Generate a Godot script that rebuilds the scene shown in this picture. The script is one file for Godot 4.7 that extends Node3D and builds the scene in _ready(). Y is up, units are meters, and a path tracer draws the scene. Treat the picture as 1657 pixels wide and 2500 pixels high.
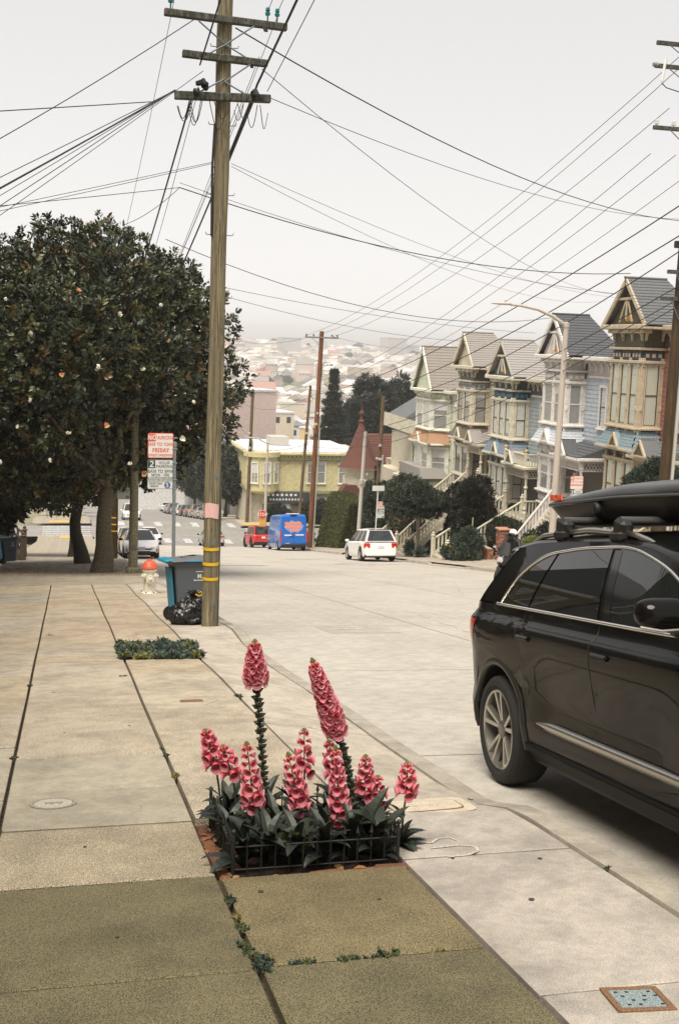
extends Node3D
# A steep residential street on an overcast day: kerbside planter with foxgloves, parked car, Victorian row, hazy hills.

class MB:
	var v := PackedVector3Array()
	var n := PackedVector3Array()
	var c := PackedColorArray()
	var col := Color.WHITE
	var use_col := false
	var t := Transform3D()
	func tri(a: Vector3, b: Vector3, d: Vector3, nn := Vector3.ZERO) -> void:
		a = t * a; b = t * b; d = t * d
		var g := (d - a).cross(b - a)
		if g.length_squared() < 1e-16: return
		g = g.normalized()
		if nn != Vector3.ZERO:
			nn = (t.basis * nn).normalized()
			if g.dot(nn) < 0.0:
				var s := b; b = d; d = s
		else:
			nn = g
		v.append(a); v.append(b); v.append(d)
		n.append(nn); n.append(nn); n.append(nn)
		if use_col:
			c.append(col); c.append(col); c.append(col)
	func tri3(a: Vector3, b: Vector3, d: Vector3, na: Vector3, nb: Vector3, nd: Vector3) -> void:
		a = t * a; b = t * b; d = t * d
		na = (t.basis * na).normalized(); nb = (t.basis * nb).normalized(); nd = (t.basis * nd).normalized()
		var g := (d - a).cross(b - a)
		if g.dot(na + nb + nd) < 0.0:
			v.append(a); v.append(d); v.append(b)
			n.append(na); n.append(nd); n.append(nb)
		else:
			v.append(a); v.append(b); v.append(d)
			n.append(na); n.append(nb); n.append(nd)
		if use_col:
			c.append(col); c.append(col); c.append(col)
	# quad a b d e in order round the rim; nn is a hint for the outside
	func q(a: Vector3, b: Vector3, d: Vector3, e: Vector3, nn := Vector3.ZERO) -> void:
		tri(a, b, d, nn)
		tri(a, d, e, nn)
	func box(o: Vector3, s: Vector3, b := Basis()) -> void:
		var x := b.x * s.x * 0.5
		var y := b.y * s.y * 0.5
		var z := b.z * s.z * 0.5
		q(o + x - y - z, o + x + y - z, o + x + y + z, o + x - y + z, x)
		q(o - x - y - z, o - x + y - z, o - x + y + z, o - x - y + z, -x)
		q(o - x + y - z, o + x + y - z, o + x + y + z, o - x + y + z, y)
		q(o - x - y - z, o + x - y - z, o + x - y + z, o - x - y + z, -y)
		q(o - x - y + z, o + x - y + z, o + x + y + z, o - x + y + z, z)
		q(o - x - y - z, o + x - y - z, o + x + y - z, o - x + y - z, -z)
	# box from corner to corner
	func bx(x0: float, x1: float, y0: float, y1: float, z0: float, z1: float) -> void:
		box(Vector3(x0 + x1, y0 + y1, z0 + z1) * 0.5, Vector3(absf(x1 - x0), absf(y1 - y0), absf(z1 - z0)))
	# box with chamfered edges
	func bev(o: Vector3, s: Vector3, r: float, b := Basis()) -> void:
		var h := s * 0.5
		r = minf(r, minf(h.x, minf(h.y, h.z)) * 0.9)
		var i := Vector3(h.x - r, h.y - r, h.z - r)
		for ax in 3:
			var u := (ax + 1) % 3
			var w := (ax + 2) % 3
			for sg in [-1.0, 1.0]:
				var p: Array[Vector3] = []
				for k in 4:
					var e := Vector3.ZERO
					e[ax] = sg * h[ax]
					e[u] = i[u] * (-1.0 if k == 0 or k == 3 else 1.0)
					e[w] = i[w] * (-1.0 if k < 2 else 1.0)
					p.append(o + b * e)
				var nn := Vector3.ZERO
				nn[ax] = sg
				q(p[0], p[1], p[2], p[3], b * nn)
			for su in [-1.0, 1.0]:
				for sw in [-1.0, 1.0]:
					var e0 := Vector3.ZERO
					e0[u] = su * h[u]; e0[w] = sw * i[w]; e0[ax] = -i[ax]
					var e1 := e0
					e1[ax] = i[ax]
					var e3 := e0
					e3[u] = su * i[u]; e3[w] = sw * h[w]
					var e2 := e3
					e2[ax] = i[ax]
					var nn2 := Vector3.ZERO
					nn2[u] = su; nn2[w] = sw
					q(o + b * e0, o + b * e1, o + b * e2, o + b * e3, b * nn2)
		for sx in [-1.0, 1.0]:
			for sy in [-1.0, 1.0]:
				for sz in [-1.0, 1.0]:
					tri(o + b * Vector3(sx * h.x, sy * i.y, sz * i.z), o + b * Vector3(sx * i.x, sy * h.y, sz * i.z), o + b * Vector3(sx * i.x, sy * i.y, sz * h.z), b * Vector3(sx, sy, sz))
	# smooth grid of points: rows of equal length
	func grid(rows: Array, close := false, out := Vector3.ZERO) -> void:
		var m: int = rows[0].size()
		var k := rows.size()
		var ns := []
		for i in k:
			var r := PackedVector3Array()
			for j in m:
				var j0 := j - 1 if j > 0 else (m - 1 if close else 0)
				var j1 := j + 1 if j < m - 1 else (0 if close else m - 1)
				var du: Vector3 = rows[i][j1] - rows[i][j0]
				var dv: Vector3 = rows[mini(i + 1, k - 1)][j] - rows[maxi(i - 1, 0)][j]
				if du.length_squared() < 1e-12:
					var ii := 1 if i == 0 else k - 2
					du = rows[ii][j1] - rows[ii][j0]
				var g := du.cross(dv)
				r.append(g.normalized() if g.length_squared() > 1e-16 else Vector3.UP)
			ns.append(r)
		var flip := 1.0
		if out != Vector3.ZERO:
			var sum := 0.0
			for i in k:
				for j in m: sum += ns[i][j].dot(out)
			if sum < 0.0: flip = -1.0
		for i in k - 1:
			for j in (m if close else m - 1):
				var j1 := (j + 1) % m
				var a: Vector3 = rows[i][j]; var b: Vector3 = rows[i][j1]; var d: Vector3 = rows[i + 1][j1]; var e: Vector3 = rows[i + 1][j]
				var na: Vector3 = ns[i][j] * flip; var nb: Vector3 = ns[i][j1] * flip; var nd: Vector3 = ns[i + 1][j1] * flip; var ne: Vector3 = ns[i + 1][j] * flip
				if a.distance_squared_to(b) > 1e-14: tri3(a, b, d, na, nb, nd)
				if d.distance_squared_to(e) > 1e-14: tri3(a, d, e, na, nd, ne)
	func tube(p: Array, r, sides := 8, caps := true) -> void:
		var k := p.size()
		var x := Vector3.ZERO
		var rows := []
		var nrm := []
		for i in k:
			var d: Vector3 = (p[mini(i + 1, k - 1)] - p[maxi(i - 1, 0)]).normalized()
			if i == 0:
				x = d.cross(Vector3.UP if absf(d.y) < 0.9 else Vector3.RIGHT).normalized()
			else:
				x = (x - d * x.dot(d)).normalized()
			var y := d.cross(x)
			var rr: float = r if r is float else r[i]
			var row := PackedVector3Array()
			var nr := PackedVector3Array()
			for j in sides:
				var a := TAU * j / sides
				var o := x * cos(a) + y * sin(a)
				row.append(p[i] + o * rr)
				nr.append(o)
			rows.append(row); nrm.append(nr)
		for i in k - 1:
			for j in sides:
				var j1 := (j + 1) % sides
				tri3(rows[i][j], rows[i][j1], rows[i + 1][j1], nrm[i][j], nrm[i][j1], nrm[i + 1][j1])
				tri3(rows[i][j], rows[i + 1][j1], rows[i + 1][j], nrm[i][j], nrm[i + 1][j1], nrm[i + 1][j])
		if caps:
			for e in [0, k - 1]:
				var d2: Vector3 = (p[1] - p[0]) * -1.0 if e == 0 else p[k - 1] - p[k - 2]
				for j in range(1, sides - 1):
					tri(rows[e][0], rows[e][j], rows[e][j + 1], d2)
	# profile of Vector2(radius, y) turned about the y axis at o
	func lathe(pr: Array, sides := 12, o := Vector3.ZERO, b := Basis()) -> void:
		for i in pr.size() - 1:
			var p: Vector2 = pr[i]
			var s: Vector2 = pr[i + 1]
			var e := s - p
			var nn := Vector2(e.y, -e.x).normalized()
			if p.x + s.x > 1e-5 and false: nn = -nn
			for j in sides:
				var a := TAU * j / sides
				var a2 := TAU * (j + 1) / sides
				var c0 := Vector3(cos(a), 0, sin(a))
				var c1 := Vector3(cos(a2), 0, sin(a2))
				var n0 := b * (c0 * nn.x + Vector3.UP * nn.y)
				var n1 := b * (c1 * nn.x + Vector3.UP * nn.y)
				var A := o + b * (c0 * p.x + Vector3.UP * p.y)
				var B := o + b * (c1 * p.x + Vector3.UP * p.y)
				var C := o + b * (c1 * s.x + Vector3.UP * s.y)
				var D := o + b * (c0 * s.x + Vector3.UP * s.y)
				if p.x > 1e-5: tri3(A, B, C, n0, n1, n1)
				if s.x > 1e-5: tri3(A, C, D, n0, n1, n0)
	# flat polygon in the plane of bx,by at o, pushed through depth along bz (prism)
	func prism(poly: PackedVector2Array, o: Vector3, ux: Vector3, uy: Vector3, dz: Vector3) -> void:
		var ind := Geometry2D.triangulate_polygon(poly)
		for i in range(0, ind.size(), 3):
			var a := o + ux * poly[ind[i]].x + uy * poly[ind[i]].y
			var b := o + ux * poly[ind[i + 1]].x + uy * poly[ind[i + 1]].y
			var d := o + ux * poly[ind[i + 2]].x + uy * poly[ind[i + 2]].y
			tri(a, b, d, -dz)
			tri(a + dz, b + dz, d + dz, dz)
		var m := poly.size()
		var area := 0.0
		for i in m:
			area += poly[i].cross(poly[(i + 1) % m])
		for i in m:
			var p := poly[i]
			var s := poly[(i + 1) % m]
			var e := (s - p) * signf(area)
			var nn := ux * e.y - uy * e.x
			var a := o + ux * p.x + uy * p.y
			var b := o + ux * s.x + uy * s.y
			q(a, b, b + dz, a + dz, nn)
	func mesh() -> ArrayMesh:
		var m := ArrayMesh.new()
		if v.is_empty(): return m
		var a := []
		a.resize(Mesh.ARRAY_MAX)
		a[Mesh.ARRAY_VERTEX] = v
		a[Mesh.ARRAY_NORMAL] = n
		if use_col: a[Mesh.ARRAY_COLOR] = c
		m.add_surface_from_arrays(Mesh.PRIMITIVE_TRIANGLES, a)
		return m

var rng := RandomNumberGenerator.new()
var M := {}
var taken := {}
var T := {}

func mb() -> MB:
	return MB.new()
func R(a: float, b: float) -> float:
	return rng.randf_range(a, b)
func V(x: float, y: float, z: float) -> Vector3:
	return Vector3(x, y, z)
func P2(a: Array) -> PackedVector2Array:
	var p := PackedVector2Array()
	for i in range(0, a.size(), 2): p.append(Vector2(a[i], a[i + 1]))
	return p
func numbered(s: String) -> String:
	taken[s] = taken.get(s, -1) + 1
	return s if taken[s] == 0 else "%s_%03d" % [s, taken[s]]
func tag(o: Node3D, label: String, cat: String, group := "", kind := "") -> Node3D:
	if label != "": o.set_meta("label", label)
	if cat != "": o.set_meta("category", cat)
	if group != "": o.set_meta("group", group)
	if kind != "": o.set_meta("kind", kind)
	return o
# a thing whose parts are its children
func thing(nm: String, label: String, cat: String, at := Vector3.ZERO, turn := 0.0, group := "") -> Node3D:
	var o := Node3D.new()
	o.name = numbered(nm)
	add_child(o)
	o.position = at
	o.rotation.y = turn
	return tag(o, label, cat, group)
# a mesh under a parent
func part(p: Node, nm: String, m, mat: Material, xf := Transform3D()) -> MeshInstance3D:
	var o := MeshInstance3D.new()
	o.name = numbered(nm) if p == self else nm
	o.mesh = m.mesh() if m is MB else m
	o.material_override = mat
	o.transform = xf
	p.add_child(o, true)
	return o
# a one-mesh thing
func single(nm: String, m, mat: Material, label: String, cat: String, group := "", xf := Transform3D()) -> MeshInstance3D:
	var o := part(self, nm, m, mat, xf)
	tag(o, label, cat, group)
	return o
func structure(nm: String, m, mat: Material) -> MeshInstance3D:
	var o := part(self, nm, m, mat)
	o.set_meta("kind", "structure")
	return o
func dup(o: Node3D, at: Vector3, turn: float, label: String, group := "") -> Node3D:
	var r: Node3D = o.duplicate()
	r.name = numbered(String(o.name).trim_suffix("_001").trim_suffix("_002"))
	add_child(r)
	r.position = at
	r.rotation.y = turn
	r.set_meta("label", label)
	if group != "": r.set_meta("group", group)
	return r
# many copies of one mesh as one mass
func many(p: Node, nm: String, m: Mesh, mat: Material, xfs: Array, cols: Array = []) -> MultiMeshInstance3D:
	var mm := MultiMesh.new()
	mm.transform_format = MultiMesh.TRANSFORM_3D
	mm.use_colors = not cols.is_empty()
	mm.mesh = m
	mm.instance_count = xfs.size()
	for i in xfs.size():
		mm.set_instance_transform(i, xfs[i])
		if not cols.is_empty(): mm.set_instance_color(i, cols[i])
	var o := MultiMeshInstance3D.new()
	o.name = numbered(nm) if p == self else nm
	o.multimesh = mm
	o.material_override = mat
	p.add_child(o, true)
	o.set_meta("kind", "stuff")
	return o
func xf(o: Vector3, b := Basis()) -> Transform3D:
	return Transform3D(b, o)
func yaw(a: float) -> Basis:
	return Basis(Vector3.UP, a)
# basis whose y axis points along d
func along(d: Vector3, spin := 0.0) -> Basis:
	d = d.normalized()
	var x := d.cross(Vector3.FORWARD if absf(d.z) < 0.9 else Vector3.RIGHT).normalized()
	return Basis(x, d, x.cross(d)) * Basis(Vector3.UP, spin)

# ---------- textures and materials ----------
func noise(kind: int, freq: float, oct := 3, sd := 1) -> FastNoiseLite:
	var f := FastNoiseLite.new()
	f.noise_type = kind
	f.frequency = freq
	f.fractal_octaves = oct
	f.seed = sd
	return f
func seamless(f: FastNoiseLite, s: int) -> PackedByteArray:
	var im := f.get_seamless_image(s, s)
	im.convert(Image.FORMAT_L8)
	return im.get_data()
func tex_from(bytes: PackedByteArray, s: int) -> ImageTexture:
	return ImageTexture.create_from_image(Image.create_from_data(s, s, false, Image.FORMAT_RGB8, bytes))
# grey value texture: mixes layers of noise round white; lay = [[bytes, low, high, weight], ...]
func tex_mix(s: int, lay: Array, tint := Vector3.ZERO, mean := 0.84) -> ImageTexture:
	var out := PackedByteArray()
	out.resize(s * s * 3)
	var gs := PackedFloat32Array()
	gs.resize(s * s)
	var sum := 0.0
	for i in s * s:
		var g := 1.0
		for l in lay:
			var x := clampf((l[0][i] / 255.0 - l[1]) / (l[2] - l[1]), 0.0, 1.0)
			g *= 1.0 - l[3] * (1.0 - x) if l[3] > 0.0 else 1.0 + l[3] * x
		gs[i] = g
		sum += g
	var k := mean * s * s / sum
	for i in s * s:
		var g := gs[i] * k
		var w := (g - mean)
		out[i * 3] = clampi(int(255.0 * (g + tint.x * w)), 0, 255)
		out[i * 3 + 1] = clampi(int(255.0 * (g + tint.y * w)), 0, 255)
		out[i * 3 + 2] = clampi(int(255.0 * (g + tint.z * w)), 0, 255)
	return tex_from(out, s)
func make_textures() -> void:
	var cell := seamless(noise(FastNoiseLite.TYPE_CELLULAR, 0.09, 1, 3), 512)
	var fine := seamless(noise(FastNoiseLite.TYPE_SIMPLEX, 0.22, 3, 4), 512)
	var mid := seamless(noise(FastNoiseLite.TYPE_SIMPLEX, 0.03, 4, 5), 512)
	var low := seamless(noise(FastNoiseLite.TYPE_SIMPLEX, 0.008, 5, 6), 512)
	T.fine = tex_mix(512, [[fine, 0.2, 0.8, 0.3]])
	T.aggregate = tex_mix(512, [[cell, 0.1, 0.7, 0.2], [fine, 0.3, 0.68, 0.5], [low, 0.2, 0.7, 0.08]], Vector3(0.06, 0.0, -0.12))
	T.concrete = tex_mix(512, [[fine, 0.1, 0.75, 0.2], [mid, 0.2, 0.7, 0.05], [low, 0.2, 0.7, 0.06]], Vector3(0.05, 0.0, -0.1))
	T.asphalt = tex_mix(512, [[fine, 0.1, 0.75, 0.16], [cell, 0.1, 0.6, 0.06], [low, 0.2, 0.75, 0.07]], Vector3(0.04, 0, -0.06))
	T.blotch = tex_mix(512, [[low, 0.2, 0.8, 0.14], [mid, 0.2, 0.8, 0.08]], Vector3.ZERO, 0.955)
	T.soft = tex_mix(512, [[low, 0.15, 0.85, 0.07], [mid, 0.2, 0.8, 0.04]], Vector3.ZERO, 0.975)
	T.mottle = tex_mix(512, [[mid, 0.25, 0.75, 0.35], [fine, 0.2, 0.8, 0.2]])
	T.paint = tex_mix(512, [[mid, 0.2, 0.8, 0.08], [fine, 0.2, 0.8, 0.08], [low, 0.2, 0.8, 0.08]])
	T.rough = tex_mix(512, [[mid, 0.2, 0.8, 0.5], [fine, 0.2, 0.8, 0.4]])
	# streaks for wood: noise stretched along y
	var wn := noise(FastNoiseLite.TYPE_SIMPLEX, 1.0, 4, 9)
	var wb := PackedByteArray()
	wb.resize(256 * 256 * 3)
	for y in 256:
		for x in 256:
			var a := TAU * x / 256.0
			var b := TAU * y / 256.0
			var g := 0.72 + 0.34 * wn.get_noise_3d(cos(a) * 5.0, sin(a) * 5.0, sin(b) * 0.5 + cos(b) * 0.33)
			var k := wn.get_noise_3d(cos(a) * 11.0 + 40.0, sin(a) * 11.0, sin(b) * 0.9 + cos(b) * 0.7)
			if k > 0.30: g *= 0.6
			g = clampf(g, 0.2, 1.0)
			var i := (y * 256 + x) * 3
			wb[i] = int(255 * g); wb[i + 1] = int(253 * g); wb[i + 2] = int(246 * g)
	T.wood = ImageTexture.create_from_image(Image.create_from_data(256, 256, false, Image.FORMAT_RGB8, wb))
# linear base colour
func mat(nm: String, r: float, g: float, b: float, rough := 0.8, tex := "", scale = 1.0, metal := 0.0) -> StandardMaterial3D:
	var m := StandardMaterial3D.new()
	m.resource_name = nm
	var up := 1.48 if tex != "" else 1.0
	m.albedo_color = Color(minf(r * up, 1.0), minf(g * up, 1.0), minf(b * up, 1.0)).linear_to_srgb()
	m.roughness = rough
	m.metallic = metal
	if tex != "":
		m.albedo_texture = T[tex]
		m.uv1_triplanar = true
		m.uv1_world_triplanar = true
		m.uv1_scale = scale if scale is Vector3 else Vector3.ONE * scale
		m.uv1_triplanar_sharpness = 4.0
	M[nm] = m
	return m
func relief(m: StandardMaterial3D, tex: String, cm: float) -> StandardMaterial3D:
	m.heightmap_enabled = true
	m.heightmap_texture = T[tex]
	m.heightmap_scale = cm
	return m
func over(m: StandardMaterial3D, tex: String, scale: float) -> StandardMaterial3D:
	m.detail_enabled = true
	m.detail_blend_mode = BaseMaterial3D.BLEND_MODE_MUL
	m.detail_albedo = T[tex]
	m.detail_uv_layer = BaseMaterial3D.DETAIL_UV_2
	m.uv2_triplanar = true
	m.uv2_world_triplanar = true
	m.uv2_scale = Vector3.ONE * scale
	return m
func vcol(m: StandardMaterial3D) -> StandardMaterial3D:
	m.vertex_color_use_as_albedo = true
	return m

func _ready() -> void:
	rng.seed = 20240
	# camera
	var cam := Camera3D.new()
	cam.name = "camera"
	cam.transform = Transform3D(Basis(V(0.97348257, 0.03454506, 0.22613786), V(-0.00082132, 0.98924105, -0.14629042), V(-0.22875846, 0.1421576, 0.96304765)), V(0, 1.62, 0))
	cam.fov = 47.321
	cam.near = 0.05
	cam.far = 9000.0
	add_child(cam)
	# sky
	var we := WorldEnvironment.new()
	we.name = "environment"
	var env := Environment.new()
	env.background_mode = Environment.BG_SKY
	var sm := ProceduralSkyMaterial.new()
	sm.sky_top_color = Color(0.208, 0.203, 0.207).linear_to_srgb()
	sm.sky_horizon_color = Color(0.318, 0.312, 0.304).linear_to_srgb()
	sm.sky_curve = 0.17
	sm.ground_horizon_color = Color(0.16, 0.15, 0.14).linear_to_srgb()
	sm.ground_bottom_color = Color(0.1, 0.09, 0.08).linear_to_srgb()
	var sky := Sky.new()
	sky.sky_material = sm
	env.sky = sky
	env.tonemap_mode = Environment.TONE_MAPPER_LINEAR
	env.tonemap_exposure = 3.4
	env.fog_enabled = true
	env.fog_density = 0.00033
	env.fog_light_color = Color(0.96, 0.955, 0.95)
	env.sdfgi_enabled = true
	env.ssao_enabled = true
	env.ssil_enabled = true
	we.environment = env
	add_child(we)
	# weak sun behind the cloud, high behind the camera's left shoulder
	var sun := DirectionalLight3D.new()
	sun.name = "sun"
	sun.light_energy = 0.5
	sun.light_angular_distance = 35.0
	sun.light_color = Color(1.0, 0.965, 0.905)
	sun.sky_mode = DirectionalLight3D.SKY_MODE_LIGHT_ONLY
	sun.shadow_enabled = true
	add_child(sun)
	sun.look_at_from_position(Vector3.ZERO, V(0.36, -1.2, -0.5), Vector3.UP)
	make_textures()
	make_materials()
	print("materials ", Time.get_ticks_msec())
	build_all()

func make_materials() -> void:
	mat("earth", 0.16, 0.15, 0.10, 1.0, "blotch", 0.05)
	mat("soil", 0.055, 0.04, 0.025, 1.0, "rough", 1.5)
	over(relief(mat("road", 0.441, 0.410, 0.356, 0.9, "asphalt", 0.9), "asphalt", 0.2), "soft", 0.05)
	over(mat("asphalt", 0.270, 0.257, 0.234, 0.9, "asphalt", 0.4), "soft", 0.05)
	mat("road_patch", 0.419, 0.387, 0.329, 0.9, "asphalt", 0.5)
	mat("road_patch2", 0.387, 0.351, 0.297, 0.9, "asphalt", 0.5)
	mat("seam", 0.3, 0.265, 0.21, 0.95, "fine", 2.0)
	over(mat("paint", 0.8, 0.78, 0.74, 0.7, "mottle", 0.8), "rough", 0.35)
	for a in [["slab_olive", 0.157, 0.135, 0.070, "aggregate"], ["slab_brown", 0.200, 0.160, 0.080, "aggregate"], ["slab_sand", 0.390, 0.325, 0.222, "aggregate"], ["slab_cream", 0.455, 0.385, 0.285, "aggregate"], ["slab_grey", 0.394, 0.353, 0.270, "concrete"], ["slab_pale", 0.449, 0.386, 0.293, "concrete"], ["slab_tan", 0.437, 0.360, 0.254, "concrete"], ["slab_rose", 0.448, 0.358, 0.258, "concrete"], ["slab_light", 0.468, 0.414, 0.342, "concrete"], ["slab_kerb", 0.414, 0.373, 0.324, "concrete"], ["kerb", 0.387, 0.347, 0.288, "concrete"], ["slab_far", 0.342, 0.299, 0.228, "concrete"], ["slab_far2", 0.423, 0.368, 0.294, "concrete"]]:
		over(relief(mat(a[0], a[1], a[2], a[3], 0.9, a[4], 0.95 if a[4] == "aggregate" else 0.85), a[4], 0.3 if a[4] == "aggregate" else 0.15), "blotch", 0.23)
	mat("tactile", 0.62, 0.36, 0.08, 0.8, "mottle", 1.0)
	mat("cover_rim", 0.30, 0.27, 0.21, 0.6, "mottle", 6.0)
	mat("cover_lid", 0.44, 0.40, 0.32, 0.6, "mottle", 6.0)
	mat("rusty", 0.20, 0.11, 0.055, 0.9, "rough", 8.0)
	mat("vault", 0.52, 0.45, 0.35, 0.9, "concrete", 2.0)
	mat("chalk", 0.52, 0.48, 0.425, 0.9, "rough", 5.0)
	mat("plate_blue", 0.235, 0.285, 0.295, 0.5, "mottle", 6.0)
	mat("black_rubber", 0.012, 0.011, 0.010, 0.8)
	# houses
	for a in [["tan_trim", 0.46, 0.385, 0.275], ["pink_white", 0.68, 0.64, 0.60], ["cream_trim", 0.58, 0.54, 0.43], ["cream_trim2", 0.56, 0.51, 0.40], ["white_trim", 0.66, 0.65, 0.57], ["red_siding", 0.30, 0.12, 0.09], ["red_siding2", 0.27, 0.11, 0.085], ["blue_siding", 0.44, 0.48, 0.53], ["blue_siding2", 0.40, 0.44, 0.49], ["bluegrey_siding", 0.33, 0.37, 0.38], ["bluegrey_siding2", 0.30, 0.34, 0.35], ["cream_siding", 0.56, 0.50, 0.38], ["cream_siding2", 0.52, 0.47, 0.36], ["green_siding", 0.50, 0.55, 0.40], ["green_siding2", 0.46, 0.51, 0.37], ["olive_dark", 0.10, 0.085, 0.05], ["navy", 0.045, 0.055, 0.08], ["navy_soft", 0.08, 0.095, 0.11], ["navy_teal", 0.03, 0.075, 0.12], ["teal", 0.10, 0.2, 0.25], ["mauve", 0.46, 0.42, 0.42], ["mauve_light", 0.60, 0.55, 0.53], ["brown_grey", 0.16, 0.145, 0.125], ["panel_lilac", 0.36, 0.36, 0.40], ["curtain", 0.66, 0.66, 0.64], ["gilt", 0.6, 0.36, 0.06]]:
		mat(a[0], a[1], a[2], a[3], 0.65, "paint", 0.5)
	for a in [["slate", 0.13, 0.135, 0.14], ["slate_dark", 0.09, 0.095, 0.105], ["roof_grey", 0.32, 0.305, 0.29], ["roof_brown", 0.29, 0.27, 0.25], ["roof_brown2", 0.27, 0.24, 0.215], ["skirt_teal", 0.22, 0.29, 0.32], ["skirt_pale", 0.56, 0.59, 0.62], ["skirt_blue", 0.20, 0.25, 0.31], ["skirt_brown", 0.16, 0.14, 0.11], ["orange_tile", 0.45, 0.27, 0.16]]:
		mat(a[0], a[1], a[2], a[3], 0.85, "rough", 1.3)
	mat("sash_dark", 0.05, 0.045, 0.03, 0.5)
	mat("blind", 0.60, 0.60, 0.55, 0.9)
	mat("blind_green", 0.50, 0.52, 0.40, 0.9)
	mat("room_dark", 0.13, 0.115, 0.095, 0.9)
	mat("tread", 0.42, 0.38, 0.30, 0.8, "mottle", 1.0)
	var gl := mat("window_glass", 0.9, 0.92, 0.92, 0.04)
	gl.transparency = BaseMaterial3D.TRANSPARENCY_ALPHA
	gl.albedo_color.a = 0.12
	gl.metallic_specular = 0.7
	# street furniture
	var pwm := mat("pole_wood", 0.27, 0.23, 0.15, 0.95, "wood", V(1.7, 0.35, 1.7))
	relief(pwm, "wood", 0.6)
	mat("pole_wood2", 0.20, 0.135, 0.075, 0.95, "wood", V(1.2, 0.3, 1.2))
	mat("pole_dark", 0.085, 0.052, 0.022, 0.95, "wood", V(1.2, 0.3, 1.2))
	mat("pole_red", 0.27, 0.11, 0.05, 0.95, "wood", V(1.0, 0.25, 1.0))
	mat("pole_grey", 0.46, 0.44, 0.40, 0.8, "fine", 0.8)
	mat("arm_wood", 0.10, 0.10, 0.085, 0.95, "wood", V(0.4, 1.6, 1.6))
	mat("arm_pale", 0.34, 0.32, 0.28, 0.9, "wood", V(0.4, 1.6, 1.6))
	mat("galvanised", 0.16, 0.20, 0.22, 0.55, "mottle", 4.0, 0.5)
	mat("galvanised2", 0.23, 0.25, 0.26, 0.6, "mottle", 3.0, 0.3)
	mat("cable", 0.022, 0.020, 0.020, 0.7)
	mat("black_cable", 0.016, 0.015, 0.014, 0.6)
	mat("porcelain", 0.7, 0.7, 0.68, 0.2)
	mat("teal_glass", 0.01, 0.17, 0.16, 0.15)
	mat("band_yellow", 0.72, 0.42, 0.015, 0.5, "fine", 3.0)
	mat("pink_paper", 0.78, 0.42, 0.40, 0.9, "fine", 3.0)
	mat("lamp_cream", 0.50, 0.44, 0.385, 0.6, "fine", 0.7)
	mat("lamp_green", 0.17, 0.155, 0.095, 0.7, "mottle", 0.8)
	mat("sign_white", 0.76, 0.72, 0.68, 0.5)
	mat("sign_white2", 0.70, 0.71, 0.68, 0.5)
	mat("sign_red", 0.66, 0.10, 0.055, 0.5)
	mat("stop_red", 0.60, 0.05, 0.03, 0.5)
	mat("sign_green", 0.02, 0.06, 0.055, 0.5)
	mat("sign_green_grey", 0.30, 0.36, 0.34, 0.5)
	mat("sign_blue", 0.02, 0.09, 0.32, 0.5)
	mat("post_yellow", 0.66, 0.34, 0.04, 0.7, "mottle", 1.5)
	mat("bin_grey", 0.10, 0.112, 0.125, 0.55, "fine", 2.0)
	mat("bin_lid", 0.12, 0.135, 0.145, 0.5, "fine", 2.0)
	mat("bin_dark", 0.03, 0.034, 0.038, 0.6)
	mat("bin_blue", 0.01, 0.22, 0.36, 0.5, "fine", 2.0)
	mat("bin_bag", 0.012, 0.012, 0.013, 0.28)
	mat("hydrant_white", 0.72, 0.64, 0.53, 0.6, "mottle", 2.5)
	mat("hydrant_red", 0.56, 0.10, 0.05, 0.45, "fine", 2.0)
	# cars
	for a in [["paint_white", 0.80, 0.79, 0.77], ["paint_black", 0.014, 0.014, 0.016], ["paint_silver", 0.36, 0.36, 0.36], ["paint_tan", 0.38, 0.34, 0.26], ["paint_grey", 0.13, 0.135, 0.14], ["paint_blue", 0.02, 0.22, 0.45], ["paint_red", 0.5, 0.03, 0.03], ["paint_navy", 0.01, 0.02, 0.05], ["paint_van", 0.008, 0.12, 0.46]]:
		var cm := mat(a[0], a[1], a[2], a[3], 0.35)
		cm.clearcoat_enabled = true
		cm.clearcoat = 0.8
		cm.clearcoat_roughness = 0.06
	mat("van_dark", 0.005, 0.04, 0.16, 0.6)
	mat("van_lilac", 0.22, 0.26, 0.58, 0.6)
	mat("van_orange", 0.72, 0.24, 0.08, 0.6)
	mat("van_side", 0.42, 0.47, 0.56, 0.4)
	mat("car_black", 0.012, 0.011, 0.011, 0.5)
	mat("car_glass", 0.02, 0.024, 0.028, 0.03).metallic_specular = 0.9
	mat("tyre", 0.014, 0.013, 0.012, 0.85)
	mat("rim_silver", 0.42, 0.42, 0.42, 0.35, "", 1.0, 0.6)
	mat("headlight", 0.5, 0.5, 0.5, 0.1)
	mat("taillight", 0.5, 0.025, 0.015, 0.2)
	mat("plate_white", 0.6, 0.6, 0.6, 0.5)
	mat("plate_grey", 0.35, 0.36, 0.38, 0.5)
	# black car
	var sp := mat("suv_paint", 0.006, 0.0055, 0.005, 0.3)
	sp.metallic_specular = 0.1
	sp.clearcoat_enabled = true
	sp.clearcoat = 0.42
	sp.clearcoat_roughness = 0.015
	mat("piano_black", 0.006, 0.006, 0.006, 0.08)
	mat("suv_glass", 0.005, 0.006, 0.006, 0.01).metallic_specular = 0.6
	mat("suv_flare", 0.018, 0.016, 0.013, 0.35)
	mat("suv_sill", 0.006, 0.0055, 0.005, 0.5).metallic_specular = 0.2
	mat("chrome", 0.80, 0.78, 0.74, 0.12, "", 1.0, 1.0)
	mat("satin_metal", 0.52, 0.50, 0.46, 0.32, "", 1.0, 1.0)
	mat("satin_dark", 0.06, 0.06, 0.055, 0.4)
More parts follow.
